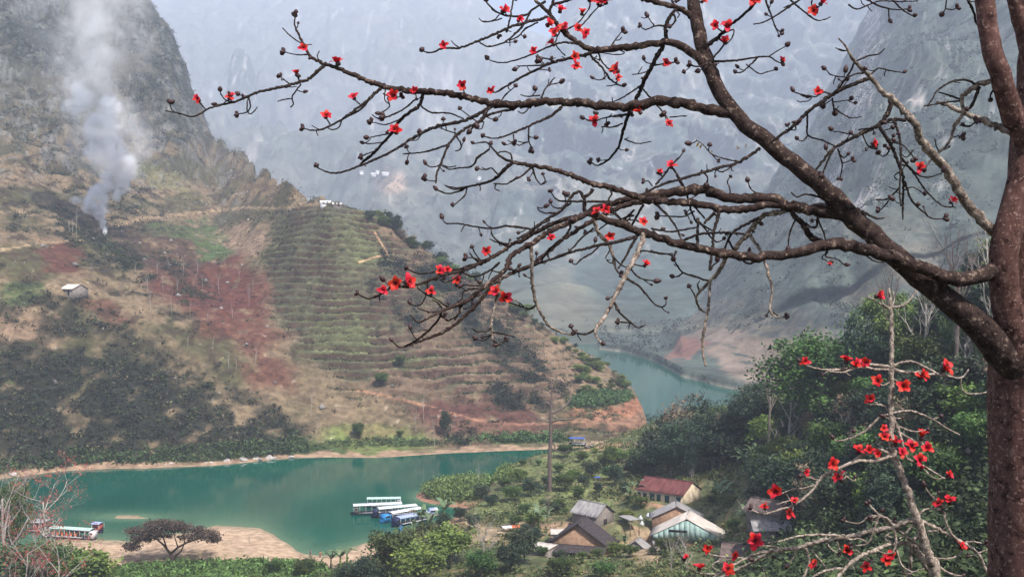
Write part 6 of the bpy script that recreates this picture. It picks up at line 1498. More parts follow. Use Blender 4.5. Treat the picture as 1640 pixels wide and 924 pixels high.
    def finish(s, flowers, extra=0, size=12.5, budk=4.4, bud_p=0.7):
        s.tw = Acc(); s.budlist = []
        for f in flowers: s.flower(*f[:2], size=(f[2] if len(f) > 2 else size))
        # buds at free twig ends
        for e, dv, r_, ob in s.ends:
            if r_ > 2.6: continue
            oth = s.S[s.S[:, 4] != s.S[np.argmin(np.abs(s.S[:, 0] - e[0]) + np.abs(s.S[:, 1] - e[1])), 4]]
            if len(oth) and np.min(np.hypot(oth[:, 0] - e[0], oth[:, 1] - e[1])) < 5: continue
            if s.rs.rand() < bud_p: s.bud(e[0], e[1], e[2], budk, dv, s.rs.choice([0, 1, 2, 3, 3]))
        # short spurs, many carrying a bud, along the thin outer twigs
        thin = s.S[(s.S[:, 3] < 3.6)]
        for k in s.rs.choice(len(thin), extra, replace=len(thin) < extra):
            q = thin[k]; a = s.rs.uniform(0, 6.28); l = s.rs.uniform(5, 17); dx, dy = math.cos(a) * l, math.sin(a) * l * 0.8
            D1 = q[2] + s.rs.uniform(-.05, .05); b = s.rs.uniform(-4, 4)
            s.twig([(q[0], q[1], q[2]), (q[0] + dx * .5 + b * .4, q[1] + dy * .5 + abs(b) * .5, (q[2] + D1) / 2), (q[0] + dx, q[1] + dy, D1)], 0.95)
            if s.rs.rand() < 0.62: s.bud(q[0] + dx, q[1] + dy, D1, budk * s.rs.uniform(.5, 1.1), np.array([dx, 0, -dy]), s.rs.choice([0, 0, 1, 2, 3]))
        for i, (px, py, D, k, dv, ix) in enumerate(s.budlist):
            o = link("bud", BUDS[ix if ix is not None else 0], None, s.t); o.location = P(px, py, D) - s.base
            d = Vector(dv if dv is not None else (0, 0, 1)).normalized() + Vector((s.rs.normal() * .3, s.rs.normal() * .3, 0.5)); o.rotation_mode = 'QUATERNION'; o.rotation_quaternion = d.to_track_quat('Z', 'Y')
            q = k * 2 * s.rs.uniform(.75, 1.2) * D / FPX; o.scale = (q, q, q)
        if s.tw.n: me = s.tw.mesh("spurs", True); me.materials.append(s.mats[1]); tag(link("spurs", me, None, s.t), kind='stuff')

DT = 8.6
gb = P(1650, 924, DT); gz = zn(gb.x, DT)
T1 = Tree("cotton_tree", "big red flowering cotton tree with a thick reddish trunk at the right edge", (gb.x, DT, gz), DT, 101, (M_limb, M_twig))
zb = 924 + (P(1650, 924, DT).z - gz) / DT * FPX
T1.add([(1652, zb + 60), (1651, zb - 60), (1650, 924), (1650, 700), (1649, 600), (1653, 520), (1655, 440), (1657, 380), (1660, 300), (1664, 200), (1672, 100), (1682, 0), (1700, -200)], [92, 76, 68, 66, 67, 62, 56, 52, 48, 43, 40, 37, 30], D=[DT, DT], nm="trunk", mat=M_trunk, ns=40)
# the diagonal limb and its fellows
T1.add([(1660,600),(1622,572),(1588,540),(1550,507),(1510,474),(1470,442),(1430,408),(1385,366),(1345,326),(1316,297),(1271,261),(1230,228),(1195,199),(1160,160),(1134,105),(1120,55),(1110,0),(1106,-60),(1100,-160)], [44,35,28,22,20,19,18,17,16,15,14.5,14,13.2,12.6,12,11.5,11,10,8], D=[DT - .1, DT - .35, DT - .3, DT, DT + .5], nm="limb", ns=28)
T1.add([(1645,600),(1626,540),(1611,480),(1606,430),(1612,380),(1626,330),(1642,270),(1662,200)], [34,29,25,24,24,24,23,20], D=[DT - .15, DT - .38, DT - .3], nm="limb", mat=M_trunk, ns=28)
T1.add([(1664,262),(1634,205),(1612,152),(1595,100),(1583,50),(1576,0),(1570,-120)], [22,20,18,17,16,16,13], D=[DT - .3, DT - .55, DT - .5], nm="limb", mat=M_trunk, ns=24)
T1.add([(1672,150),(1650,80),(1634,30),(1622,-20),(1610,-120)], [20,17,14,13,11], D=[DT - .1, DT - .2], nm="limb", mat=M_trunk, ns=24)
T1.add([(1612,418),(1600,426),(1577,440),(1547,447),(1513,443),(1480,431),(1437,415),(1397,401),(1347,391),(1320,393),(1280,404),(1230,411),(1180,410),(1137,401),(1097,393),(1063,383),(1027,371),(993,360),(967,350),(943,341)], [14,14,13,12.5,12,11.5,11,10.5,11,10,8.5,8,7.5,7,7,6.8,6.5,6,5.8,5.4], D=[DT - .30, DT - .6, DT - .9, DT - 1.0], nm="limb", ns=18)
B = T1.add
B([(1372,352),(1347,345),(1313,338),(1263,330),(1235,319),(1202,317),(1178,319),(1154,314),(1137,306),(1113,304),(1081,308),(1040,313),(1014,318),(993,321),(977,327),(957,331),(938,342),(922,348),(892,356),(860,371),(838,384),(818,392),(810,399),(785,414),(768,422),(743,433),(719,438),(695,446),(662,458),(628,461),(606,473),(589,478),(573,471)], [12,10,9.5,9,8.5,8,8,8,8,8,7.5,7,6,5.5,5,4.6,4.2,4,3.8,3.6,3.4,3.2,3.2,3,3,2.8,2.8,2.6,2.4,2.2,2,1.6,1.1], D=[DT - .3, DT - .1, DT + .2, DT], nm="limb", ns=14)
B([(1255,327),(1227,328),(1202,334),(1178,337),(1154,335),(1129,329),(1105,325),(1072,323),(1040,322),(1014,313),(998,307),(974,299),(951,295),(928,286),(903,277),(880,270),(853,266),(834,262),(821,260)], [7.5,7,6.5,6.5,6.3,6,6,6,5.5,5.2,5,4.8,4.6,4.2,3.9,3.7,3.5,3.3,3.2], dz=-.25, nm="limb")
B([(1172,182),(1155,180),(1120,172),(1080,163),(1053,162),(1007,171),(967,170),(920,165),(870,163),(820,168),(777,163),(733,153),(693,148),(650,145),(610,137),(570,122),(537,108),(513,100),(497,90),(487,72),(478,55),(472,40),(473,25)], [10,9,8,7.5,7.2,7,7,6.6,6.3,6.2,5.8,5.3,5,4.8,4.4,3.8,3.2,2.8,2.4,2.2,1.8,1.4,1.1], dz=.9, nm="limb", ns=14)
B([(1128,104),(1103,80),(1083,70),(1067,68),(1033,73),(993,77),(953,80),(933,73),(913,60),(893,40),(880,23),(867,10),(857,0),(846,-20)], [8,7.2,6.4,6,5.8,5.5,5.2,4.6,4,3.6,3,2.6,2.2,1.8], dz=.5, nm="limb", ns=14)
B([(1118,34),(1093,17),(1070,8),(1037,0),(1005,-8),(960,-30)], 5.2, 3.6)
B([(1604,382),(1590,368),(1577,357),(1550,328),(1537,308),(1513,268),(1493,247),(1474,222),(1467,200),(1447,177),(1427,158),(1413,147),(1393,123),(1370,100),(1357,80),(1351,70),(1343,62)], [10,9.5,9,8.5,8,7.5,7,6.6,6,5.2,4.8,4.2,3.4,2.8,2.2,1.6,1.2], D=[DT - .2, DT - .75, DT - 1.0], nm="limb", mat=M_pale, ns=14)
# left end of the long horizontal limb
for p in [([(520,104),(497,125),(470,135),(437,143),(410,149),(377,163),(340,172),(320,183),(307,187),(283,181),(265,178)],3.0,1.0), ([(482,135),(468,155),(470,167),(465,172)],1.4,1.1), ([(469,158),(453,160),(445,163)],1.1,.9), ([(397,153),(401,170),(395,180),(383,183)],1.4,1), ([(396,160),(396,178),(402,183),(412,172)],1.2,.9), ([(487,72),(470,62),(452,45)],1.2,.9),([(495,88),(475,88),(457,84)],1.4,.9),([(513,100),(508,90),(512,82)],1.3,.9),([(465,136),(455,128),(450,124)],1.2,.9),([(372,164),(360,160),(352,147)],1.3,.9),([(282,181),(275,176),(273,168)],1,.8),
    ([(612,140),(590,160),(573,173),(547,192),(517,207),(500,209),(487,206)],2.8,1.0), ([(548,192),(542,205),(530,208),(525,204)],1.4,.9), ([(600,148),(578,175),(550,190)],2.0,1.6),
    ([(678,152),(670,170),(643,190),(627,213),(610,233),(590,253),(577,263)],3.3,1.8), ([(640,192),(617,200),(597,196)],1.3,.9), ([(668,157),(643,177),(610,190),(596,184)],1.7,1), ([(618,140),(616,160),(624,170),(610,182)],1.2,.9),([(626,214),(605,218),(590,221)],1.3,.9),([(620,226),(600,230),(583,230)],1.2,.8),([(606,240),(590,246),(580,250)],1.1,.9),([(613,150),(630,158),(640,155)],1.1,.8),
    ([(790,170),(747,192),(700,203),(667,218),(627,243),(583,263),(543,277),(523,275),(508,268)],3.3,1.1), ([(675,215),(668,224),(657,225)],1.2,.9),
    ([(782,172),(770,193),(745,206),(730,218),(718,233),(707,260),(700,277),(698,293)],3.2,1.5), ([(720,231),(683,243),(645,247)],2,1), ([(731,219),(738,230),(737,240),(729,242)],1.4,1), ([(730,214),(712,208),(704,205)],1.2,.9), ([(706,264),(692,268),(683,264)],1.3,.9),([(705,264),(720,268),(730,266)],1.3,.9),([(699,290),(688,290),(680,286)],1.1,.9),([(674,170),(690,180),(720,182),(742,190)],1.6,1.2),
    ([(822,175),(787,183),(763,197),(755,208)],2.2,1.6), ([(765,196),(750,185),(738,176)],1.2,.9), ([(800,165),(812,150),(824,140)],1.4,.9),([(775,195),(772,206),(765,207)],1.2,.9),
    ([(900,172),(880,187),(847,202),(820,214),(795,222),(776,219)],2.8,1), ([(847,205),(847,226),(852,238)],1.4,1), ([(846,227),(832,233),(826,230)],1.1,.8),([(822,215),(822,228),(810,232)],1.1,.8),
    ([(867,157),(873,143),(888,125)],1.8,1), ([(865,153),(845,155),(834,152)],1.3,.9),([(878,137),(890,134),(897,133)],1.2,.8),([(850,170),(838,182),(829,178)],1.3,.9),
    # left of the middle limb: the open end
    ([(822,260),(807,273),(797,283),(784,291),(768,295),(750,299),(734,307),(717,310),(701,305)],3.2,1.1), ([(821,259),(810,256),(798,248),(792,241),(786,235),(779,228),(760,230)],2.6,1), ([(784,239),(764,254),(760,263),(750,268),(735,269),(719,271),(708,266)],1.9,1), ([(748,299),(735,301),(723,300),(712,297)],1.5,1), ([(748,300),(745,312),(735,322),(728,328)],1.5,1), ([(740,303),(725,303),(714,298)],1.6,1),([(852,267),(838,280),(822,289),(810,295),(790,294)],2,1.2),([(795,294),(792,302),(800,305)],1.2,.9),([(852,265),(858,285),(866,296)],1.7,1.1),([(866,296),(873,290),(870,281)],1.2,.9),([(866,296),(874,293),(876,290)],1.1,.8),([(800,283),(788,270),(778,272),(766,271)],1.6,.9),([(820,258),(817,246),(805,243),(796,246)],1.6,1.1),
    # crossing strands left of centre
    ([(938,342),(936,334),(935,317),(925,307),(914,316),(907,327),(896,340),(876,351),(860,363),(845,374),(828,382)],3.4,2), ([(949,303),(945,310),(937,315)],3,2.6), ([(977,323),(949,323),(922,323),(897,322),(889,317),(883,309)],2.4,1.1), ([(915,325),(903,332),(889,333),(882,326)],1.6,1), ([(890,341),(872,341),(862,336),(861,331)],1.5,1),
    ([(1070,312),(1045,318),(1022,324),(998,330),(974,340),(964,346),(951,352),(936,361),(922,371),(900,384),(881,400),(868,411),(852,423),(826,435),(803,446),(787,457),(767,484),(734,515),(710,532),(692,539),(673,546),(651,554),(639,556),(629,547)],[5,4.8,4.6,4.4,4.2,4,3.6,3.4,3.3,3.2,3.1,3,3,3,3,3,3,2.9,2.6,2.4,2.2,1.9,1.5,1.1],None),
    ([(943,341),(913,356),(880,371),(849,391),(818,410),(813,425),(803,438),(776,459),(750,480),(728,489),(706,499),(688,508),(670,516),(657,504)],[5,4.7,4.4,4.4,4.2,4,3.8,3.5,3.2,2.8,2.4,2,1.5,1],None),
    ([(750,482),(738,488),(735,500),(728,512)],2.6,1.8), ([(706,500),(703,510),(688,528),(670,543),(650,554)],2.2,1.5), ([(705,498),(690,500),(668,493)],1.6,1),([(710,497),(702,486),(692,480)],1.6,1),([(734,490),(718,492),(700,480),(680,470),(668,460)],1.6,1),
    ([(914,361),(907,376),(888,392),(876,405),(866,418)],2.2,1.8), ([(1024,376),(998,385),(974,390),(949,395),(925,401),(901,408),(884,415),(860,423),(842,431),(820,437)],3,1.6), ([(961,392),(948,405),(930,416),(922,424),(916,420)],1.7,1), ([(950,366),(933,380),(918,396),(905,408),(890,414)],2,1.3), ([(880,415),(878,405),(886,402)],1.2,.9),
    ([(785,415),(770,423),(752,425),(736,431),(706,434),(688,437),(670,438),(653,431)],2.4,1.1), ([(818,392),(800,388),(788,376),(787,364)],1.9,1.1), ([(818,396),(806,392),(790,386),(784,383)],1.7,1), ([(768,421),(757,412),(752,404)],1.8,1),([(772,420),(762,408),(757,398)],1.5,1),([(770,420),(760,413),(749,413)],1.5,1),([(855,370),(845,366),(812,362),(805,363),(787,366),(760,363),(733,358),(715,358),(709,351)],2.2,1),([(880,352),(862,360),(848,372),(836,382)],2.4,1.8),
    ([(826,435),(812,430),(800,436),(786,433)],1.6,1),([(800,420),(792,428),(778,437),(760,443),(748,440),(740,436)],2.1,1.1),([(775,438),(773,450),(768,456)],1.3,.9),([(790,430),(785,440),(782,447)],1.2,.9),([(787,457),(765,458),(742,456),(735,455)],1.7,1),([(778,462),(755,463),(742,468),(740,478),(730,486)],1.8,1.2),([(685,448),(683,470),(676,485),(668,490),(658,488)],1.5,1),([(740,436),(725,448),(712,452),(704,447)],1.5,1),([(628,461),(620,455),(616,451)],1.1,.8),([(660,458),(645,452),(640,449)],1.1,.8),([(738,500),(728,508),(716,514),(712,508)],1.5,1),([(673,546),(664,540),(658,528)],1.3,.9),([(742,494),(752,493),(756,487)],1.3,.9),
    # hanging branches
    ([(1031,372),(1030,382),(1023,401),(1010,425),(997,451),(982,481),(970,505),(957,521),(953,535),(963,550)],[4.6,4.4,4.2,4,3.8,3.4,3,2.6,2,1.2],None), ([(956,526),(937,535),(922,532),(915,525)],2,1.3), ([(982,483),(990,497),(1000,508),(1016,521)],2.4,1.5), ([(1012,518),(1000,516),(992,515)],1.4,1), ([(1008,518),(1007,527)],1.3,1), ([(1015,521),(1022,525),(1034,520)],1.5,1), ([(1003,446),(1023,458),(1035,472),(1047,486),(1060,492),(1067,487)],2.2,1.1), ([(1010,430),(1020,442),(1030,447),(1047,450)],1.7,1), ([(1022,403),(1035,402),(1060,407),(1078,406)],1.6,1.1),
    ([(950,352),(953,358),(960,375),(975,391),(982,411),(987,431),(992,438)],[3.6,3.5,3.2,3,2.6,2,1.4],None), ([(978,400),(972,408),(970,414)],1.3,.9), ([(981,410),(995,425),(1005,428)],1.6,1),([(984,422),(975,420),(971,416)],1.1,.9),
    ([(850,392),(852,425),(853,458),(860,488),(877,519),(897,531),(915,536)],[3.2,3,2.8,2.6,2.4,1.8,1.3],None), ([(858,489),(848,495),(838,492),(820,486),(806,480)],1.8,1), ([(840,493),(834,486),(828,484)],1.1,.8),
    ([(800,444),(798,466),(792,493),(787,515),(788,537),(788,546)],[3,2.8,2.6,2.4,2,1.4],None), ([(787,524),(780,530),(763,531),(757,526)],1.5,1), ([(789,532),(807,535),(823,540)],1.6,1), ([(787,536),(776,545),(765,544)],1.4,.9), ([(789,544),(800,552),(808,545)],1.6,1),
    ([(1357,331),(1327,329),(1270,335),(1240,342),(1223,344),(1215,352),(1196,376),(1175,400),(1163,412),(1153,431),(1137,451),(1120,468),(1115,481),(1122,495),(1132,501)],[4.6,4.4,4.4,4.4,4.2,4,4,3.8,3.6,3.4,3,2.4,2,1.8,1.2],None),
    ([(1137,451),(1135,491),(1128,525),(1125,555),(1130,586)],[2.6,2.4,2.4,2.4,1.8],None), ([(1134,450),(1113,443),(1093,436),(1084,424),(1079,417)],2,1.2), ([(1094,437),(1087,442),(1080,444)],1.5,1), ([(1120,466),(1117,455),(1121,450)],1.5,1),([(1115,480),(1110,468),(1105,461)],1.5,1),
    ([(1217,348),(1202,356),(1178,369),(1168,381),(1160,400)],2.8,1.8), ([(1090,387),(1116,376),(1141,373),(1170,373),(1191,375)],2.2,2), ([(1199,374),(1210,389),(1219,405),(1227,426),(1231,443),(1237,465),(1233,495),(1243,508),(1257,507)],[3,2.8,2.8,2.6,2.4,2.2,1.9,1.6,1.1],None), ([(1166,384),(1174,398),(1188,415),(1200,422),(1216,415),(1219,404)],2,1.6), ([(1238,500),(1246,506)],1.2,1),
    ([(1385,345),(1370,335),(1357,331)],3.6,4.2) , ([(1380,338),(1395,346),(1405,350),(1417,349)],2.4,1.2), ([(1340,322),(1327,328),(1310,348),(1308,363),(1297,363),(1291,357)],2.6,1.3),([(1327,328),(1317,318),(1290,311),(1277,316),(1267,308)],2.2,1),([(1312,338),(1311,352),(1320,375),(1322,385)],1.7,1.4),
    ([(1263,330),(1275,348),(1290,365),(1300,381),(1316,391)],[4.4,4.6,5,5.4,6],None), ([(1275,350),(1265,372),(1262,396)],1.8,1.1),
    ([(1084,280),(1095,301),(1102,319),(1108,340),(1115,356)],2.2,1.6), ([(1152,330),(1149,350),(1143,371),(1141,394),(1139,413),(1136,432),(1140,429)],3.2,1.6), ([(1146,338),(1132,353),(1128,358)],3,2), ([(1050,327),(1064,340),(1074,351),(1085,368),(1091,386)],2.2,1.4), ([(1110,329),(1129,350)],1.7,1.3), ([(1118,350),(1117,372),(1117,394)],2.6,2.4), ([(1043,366),(1072,371),(1094,368),(1116,364)],1.7,1.3), ([(1120,356),(1130,368),(1142,384),(1150,388),(1158,384)],1.8,1),([(1122,358),(1136,367),(1146,372)],1.6,1.1),([(1112,338),(1098,346),(1085,347),(1057,346)],1.7,1),([(1141,394),(1150,404),(1160,402)],1.8,1.1),
    ([(1083,402),(1080,410),(1070,407),(1055,405),(1042,401)],2.2,1.2),([(1136,430),(1143,424),(1149,420)],1.5,1),([(1015,345),(1003,348),(990,352),(978,350)],1.7,1.2),([(1030,328),(1018,350),(1010,365)],2.2,1.8),([(1010,350),(998,356),(975,357),(955,372)],1.7,1.2),([(1016,336),(1000,352)],2,1.6),([(1020,378),(1008,400),(998,418),(990,430)],2.6,1.6),([(974,299),(980,310),(975,320),(985,340),(993,348)],1.7,1.2),([(978,332),(982,342),(1000,352),(1018,352)],1.5,1.1),([(1036,302),(1030,318),(1012,325)],2.2,2),
    ([(1217,238),(1183,260),(1153,268),(1128,276),(1103,283),(1070,293),(1053,299),(1036,307)],2.8,2), ([(1180,258),(1162,255),(1140,247),(1127,233),(1115,224)],1.4,.7), ([(1050,296),(1062,283),(1073,267),(1090,250),(1094,244)],2,1), ([(1077,270),(1088,285),(1097,302)],1.6,1.3), ([(1205,247),(1180,262),(1158,275),(1147,272)],1.5,1), ([(1045,298),(1038,290),(1033,291)],1.2,.9),([(1123,273),(1133,284),(1132,298)],1.5,1.1),([(1170,312),(1168,300),(1165,290),(1169,284)],1.5,.9),([(1225,316),(1215,312),(1203,303),(1198,292)],1.8,.9),
    # upper limb twigs
    ([(1067,66),(1067,43),(1073,27),(1083,16)],3.8,2.6), ([(1068,42),(1050,42),(1033,48),(1026,43)],1.6,1), ([(1048,42),(1043,35),(1038,28)],1.2,.9),([(1078,22),(1082,32),(1075,42)],2,1.3),([(1083,18),(1088,24),(1085,29)],1.3,.9),
    ([(1063,72),(1047,100),(1033,127),(1020,157),(1007,181),(997,213),(990,237),(973,257),(957,265),(947,260)],[4,3.8,3.6,3.2,3,2.6,2.2,1.8,1.4,1],None), ([(1000,223),(1020,230),(1043,227)],1.4,.9), ([(1027,137),(1003,153),(980,165)],1.5,1), ([(1030,143),(1050,167),(1065,183),(1070,192)],1.7,1), ([(1072,188),(1085,187),(1100,186)],1.2,.9), ([(1005,183),(985,186),(965,190),(950,195),(935,190)],1.6,1), ([(1043,106),(1060,103),(1080,100)],1.4,1),([(1038,115),(1025,118),(1013,120)],1.2,.9),([(1046,102),(1036,101),(1032,97)],1.2,.9),([(997,198),(980,204),(963,203)],1.5,1.1),
    ([(960,80),(930,90),(887,100),(853,115),(820,133),(797,147)],3.2,1.6), ([(935,74),(919,70),(898,69),(877,76),(851,88),(825,97),(804,101),(791,99),(783,96)],2,1), ([(893,101),(880,96),(865,92),(860,87)],1.3,.9), ([(874,105),(841,106),(828,106)],1.5,.9), ([(943,83),(950,95),(963,107),(977,127),(990,136),(997,138)],2.3,1.3), ([(958,84),(965,100),(976,112)],1.7,1.2), ([(973,120),(963,128),(952,127)],1.2,.9), ([(956,90),(948,97)],1.1,.8),([(985,78),(1000,84),(990,88),(962,85)],1.3,.9),([(905,60),(900,48),(890,70),(905,90)],1.2,.9),([(978,76),(985,65),(995,52)],1.3,.9),
    ([(893,40),(877,28),(864,32),(841,37),(817,44),(792,55),(770,65),(763,67),(737,77),(710,78),(690,85),(677,82)],[2.8,2.6,2.5,2.4,2.3,2.2,2.1,2,1.9,1.8,1.4,1],None), ([(874,3),(851,18),(841,36),(830,50),(815,63),(804,70),(781,75),(768,68)],2,1.3), ([(846,24),(825,27),(804,24),(789,15),(778,3)],2,1.6), ([(861,36),(841,47),(831,58),(817,65)],1.6,1.2), ([(878,24),(883,11),(888,-2)],2.4,2.2), ([(814,44),(818,24),(822,0)],1.6,1.4), ([(792,55),(782,60),(765,67)],1.4,1), ([(804,30),(786,35),(772,34)],1.3,.9),([(737,77),(728,72),(723,66)],1.2,.9),([(800,24),(790,33),(775,36),(767,30)],1.2,.8),([(885,8),(905,3),(925,-4)],2.4,2.2),([(903,50),(925,38),(938,22),(943,15)],1.4,1),([(928,45),(940,32),(950,20),(958,12)],1.3,1),
    ([(1112,0),(1098,-5),(1085,2)],3,2),([(1090,16),(1078,6),(1074,-6)],2,1.6),
    # right of the big limb
    ([(1127,77),(1147,63),(1167,43),(1187,27),(1205,10),(1216,-4)],2.8,2.2), ([(1140,99),(1165,98),(1187,96),(1213,92),(1231,91),(1243,98),(1250,101)],2.2,1), ([(1213,93),(1200,106),(1190,115),(1180,117)],1.5,1), ([(1231,91),(1240,85),(1250,79),(1258,75)],1.2,.9), ([(1135,68),(1155,56),(1175,48),(1172,62),(1162,72)],1.5,1),([(1120,90),(1110,86),(1104,82)],1.3,.9),([(1150,62),(1160,70),(1150,84),(1135,100),(1118,107),(1106,104)],1.8,1.4),([(1195,103),(1215,118),(1228,116),(1241,112)],1.2,.9),
    ([(1290,-8),(1281,0),(1257,16),(1237,29),(1220,37),(1207,39)],2,1), ([(1224,-8),(1230,12),(1235,24),(1242,44),(1249,51)],1.9,1), ([(1260,-8),(1270,4),(1284,16),(1304,31),(1315,33),(1330,28)],1.9,.9), ([(1380,-5),(1405,9),(1423,14),(1436,16),(1454,15)],1.9,1), ([(1425,-4),(1445,16),(1462,26)],1.4,.9), ([(1423,14),(1424,31)],1.4,1), ([(1359,8),(1372,15),(1392,8),(1410,2),(1440,3),(1470,2)],1.5,1), ([(1517,-6),(1514,14),(1510,21)],1.4,1), ([(1514,14),(1525,16),(1530,14)],1.1,.8), ([(1545,-8),(1558,17),(1563,36)],2.2,2),([(1302,-5),(1300,8),(1304,14)],1.3,.9),([(1275,3),(1262,10),(1255,13)],1.2,.9),([(1445,4),(1455,-3)],1.2,.9),
    ([(1390,126),(1340,147),(1297,177),(1273,200),(1243,222),(1234,230)],[3.6,3.4,3,2.8,2.6,2.4],None), ([(1428,160),(1423,180),(1407,200),(1373,217),(1337,237),(1313,263),(1307,272)],[4.2,4,3.4,3,2.8,2.2,1.8],None), ([(1333,242),(1324,262),(1318,277)],2,1.5), ([(1369,99),(1357,123),(1340,147)],1.8,1.4), ([(1370,99),(1390,90),(1407,87),(1417,78)],1.6,.9), ([(1393,122),(1407,110),(1423,113),(1447,117)],1.6,.9), ([(1387,117),(1370,119),(1355,124),(1333,121),(1323,112)],1.5,.9), ([(1357,81),(1348,82),(1338,77)],1.2,.8), ([(1352,122),(1353,117)],1,.8),
    ([(1407,201),(1427,233),(1440,263),(1447,290),(1446,320),(1446,351)],[3.2,3,2.6,2.4,2,1.3],None), ([(1431,192),(1440,217),(1443,253),(1441,300),(1443,330)],2.4,1.4), ([(1450,192),(1431,192),(1415,197),(1402,205)],3.2,2.4), ([(1443,253),(1463,277),(1482,305)],2,1.5), ([(1482,305),(1507,328),(1530,332)],1.5,1), ([(1441,263),(1455,267),(1470,280),(1487,284),(1509,277)],1.8,1), ([(1449,290),(1460,321),(1477,338),(1493,350),(1513,350)],1.9,1), ([(1441,300),(1423,318),(1403,320)],1.7,1), ([(1432,225),(1418,250),(1408,247)],1.3,.9), ([(1441,245),(1452,252),(1463,240)],1.3,.9),([(1425,229),(1445,232),(1463,252)],1.4,1),([(1441,275),(1432,282),(1437,288)],1.1,.9),([(1425,318),(1417,330),(1410,336)],1.2,.9),([(1450,304),(1462,300),(1478,310)],1.2,.9),
    ([(1332,153),(1320,148),(1307,155),(1290,153),(1272,148)],1.6,.9), ([(1300,156),(1295,162),(1285,163)],1.1,.8), ([(1285,154),(1278,149)],1,.8), ([(1333,157),(1336,175),(1338,182)],1.6,1.2), ([(1337,174),(1350,183),(1363,189),(1380,187)],1.4,.9), ([(1335,164),(1350,162),(1362,160)],1.2,.8), ([(1292,180),(1293,200),(1294,217),(1317,225),(1337,234)],1.8,1.2), ([(1293,218),(1286,226),(1278,224)],1.3,.9), ([(1342,238),(1347,255),(1349,268),(1346,283)],1.5,1), ([(1344,245),(1350,253),(1357,249)],1.1,.8), ([(1382,216),(1388,230),(1397,238),(1403,237)],1.4,1), ([(1373,217),(1355,214),(1341,211)],1.4,.9), ([(1273,200),(1275,208),(1266,208),(1262,203)],1.3,.9), ([(1375,208),(1390,206),(1410,203)],1.3,1),([(1340,146),(1345,135),(1357,123)],1.2,1),
    ([(1618,212),(1600,205),(1583,197),(1547,182),(1520,170),(1500,163)],[6,5.6,5,4.2,3.6,2.6],None), ([(1600,128),(1580,132),(1563,137),(1548,149),(1540,160),(1543,180),(1530,200),(1520,227),(1497,250),(1483,267)],[4.6,4.4,4.2,3.8,3.4,3,2.8,2.4,2,1.3],None), ([(1563,135),(1543,128),(1520,133),(1500,147),(1493,160),(1485,170)],2.2,1.1), ([(1568,139),(1562,158),(1553,175)],3,2.4), ([(1540,160),(1520,153),(1503,148)],2,1.2), ([(1537,200),(1553,203),(1561,196)],1.6,1), ([(1540,162),(1515,164),(1495,168),(1480,170)],1.6,1), ([(1525,220),(1538,218)],1.2,.9), ([(1505,245),(1500,235),(1497,222)],1.3,.9), ([(1600,143),(1588,148),(1586,160)],1.7,1.1),
    ([(1330,395),(1322,410),(1340,415),(1352,424)],1.6,1), ([(1326,405),(1316,412),(1328,420)],1.2,.9), ([(1385,407),(1400,418),(1417,420)],1.6,1.1),([(1395,200),(1200,200)],.01,.01)][:-1]:
    pts, r0, r1 = p
    B(pts, r0, r1, mat=M_pale if (len(pts) > 4 and (pts[0] in [(1031,372),(950,352),(850,392),(800,444),(1357,331),(1137,451),(1199,374),(1618,212),(1600,128)])) else None)
T1.finish([(318,160),(369,157),(486,78),(475,119),(541,101),(567,157),(522,187),(634,211),(665,146),(632,155),(741,138),(788,146),(711,74),(806,18),(831,33),(878,40,14),(888,55,14),(905,48),(938,55,14),(926,47,14),(922,108,13),(918,92,10),(855,83),(886,70,14),(988,113,13),(989,126),(897,18),(932,22),(957,2,14),(970,4,14),(945,0,13),(1065,103,12),(1025,180),(952,197),(1070,199),(1075,267,10),(1055,276,10),(1147,42),(1165,45),(1162,68,10),(1125,3),(1207,2,14),(1304,19,12),(1315,6,11),(1252,96,9),(1308,149,10),(1398,230,10),(1473,270,13),(1524,323,10),(1328,424,7),(883,382,10),(957,340,13),(968,336,10),(1030,356,13),(977,379,11),(1033,425,12),(636,455,14),(652,452,14),(613,466,11),(704,436,12),(716,434,12),(735,450,11),(691,468,12),(795,470,13),(808,478,13),(780,402,10),(1480,30,0.1)][:-1], extra=235)

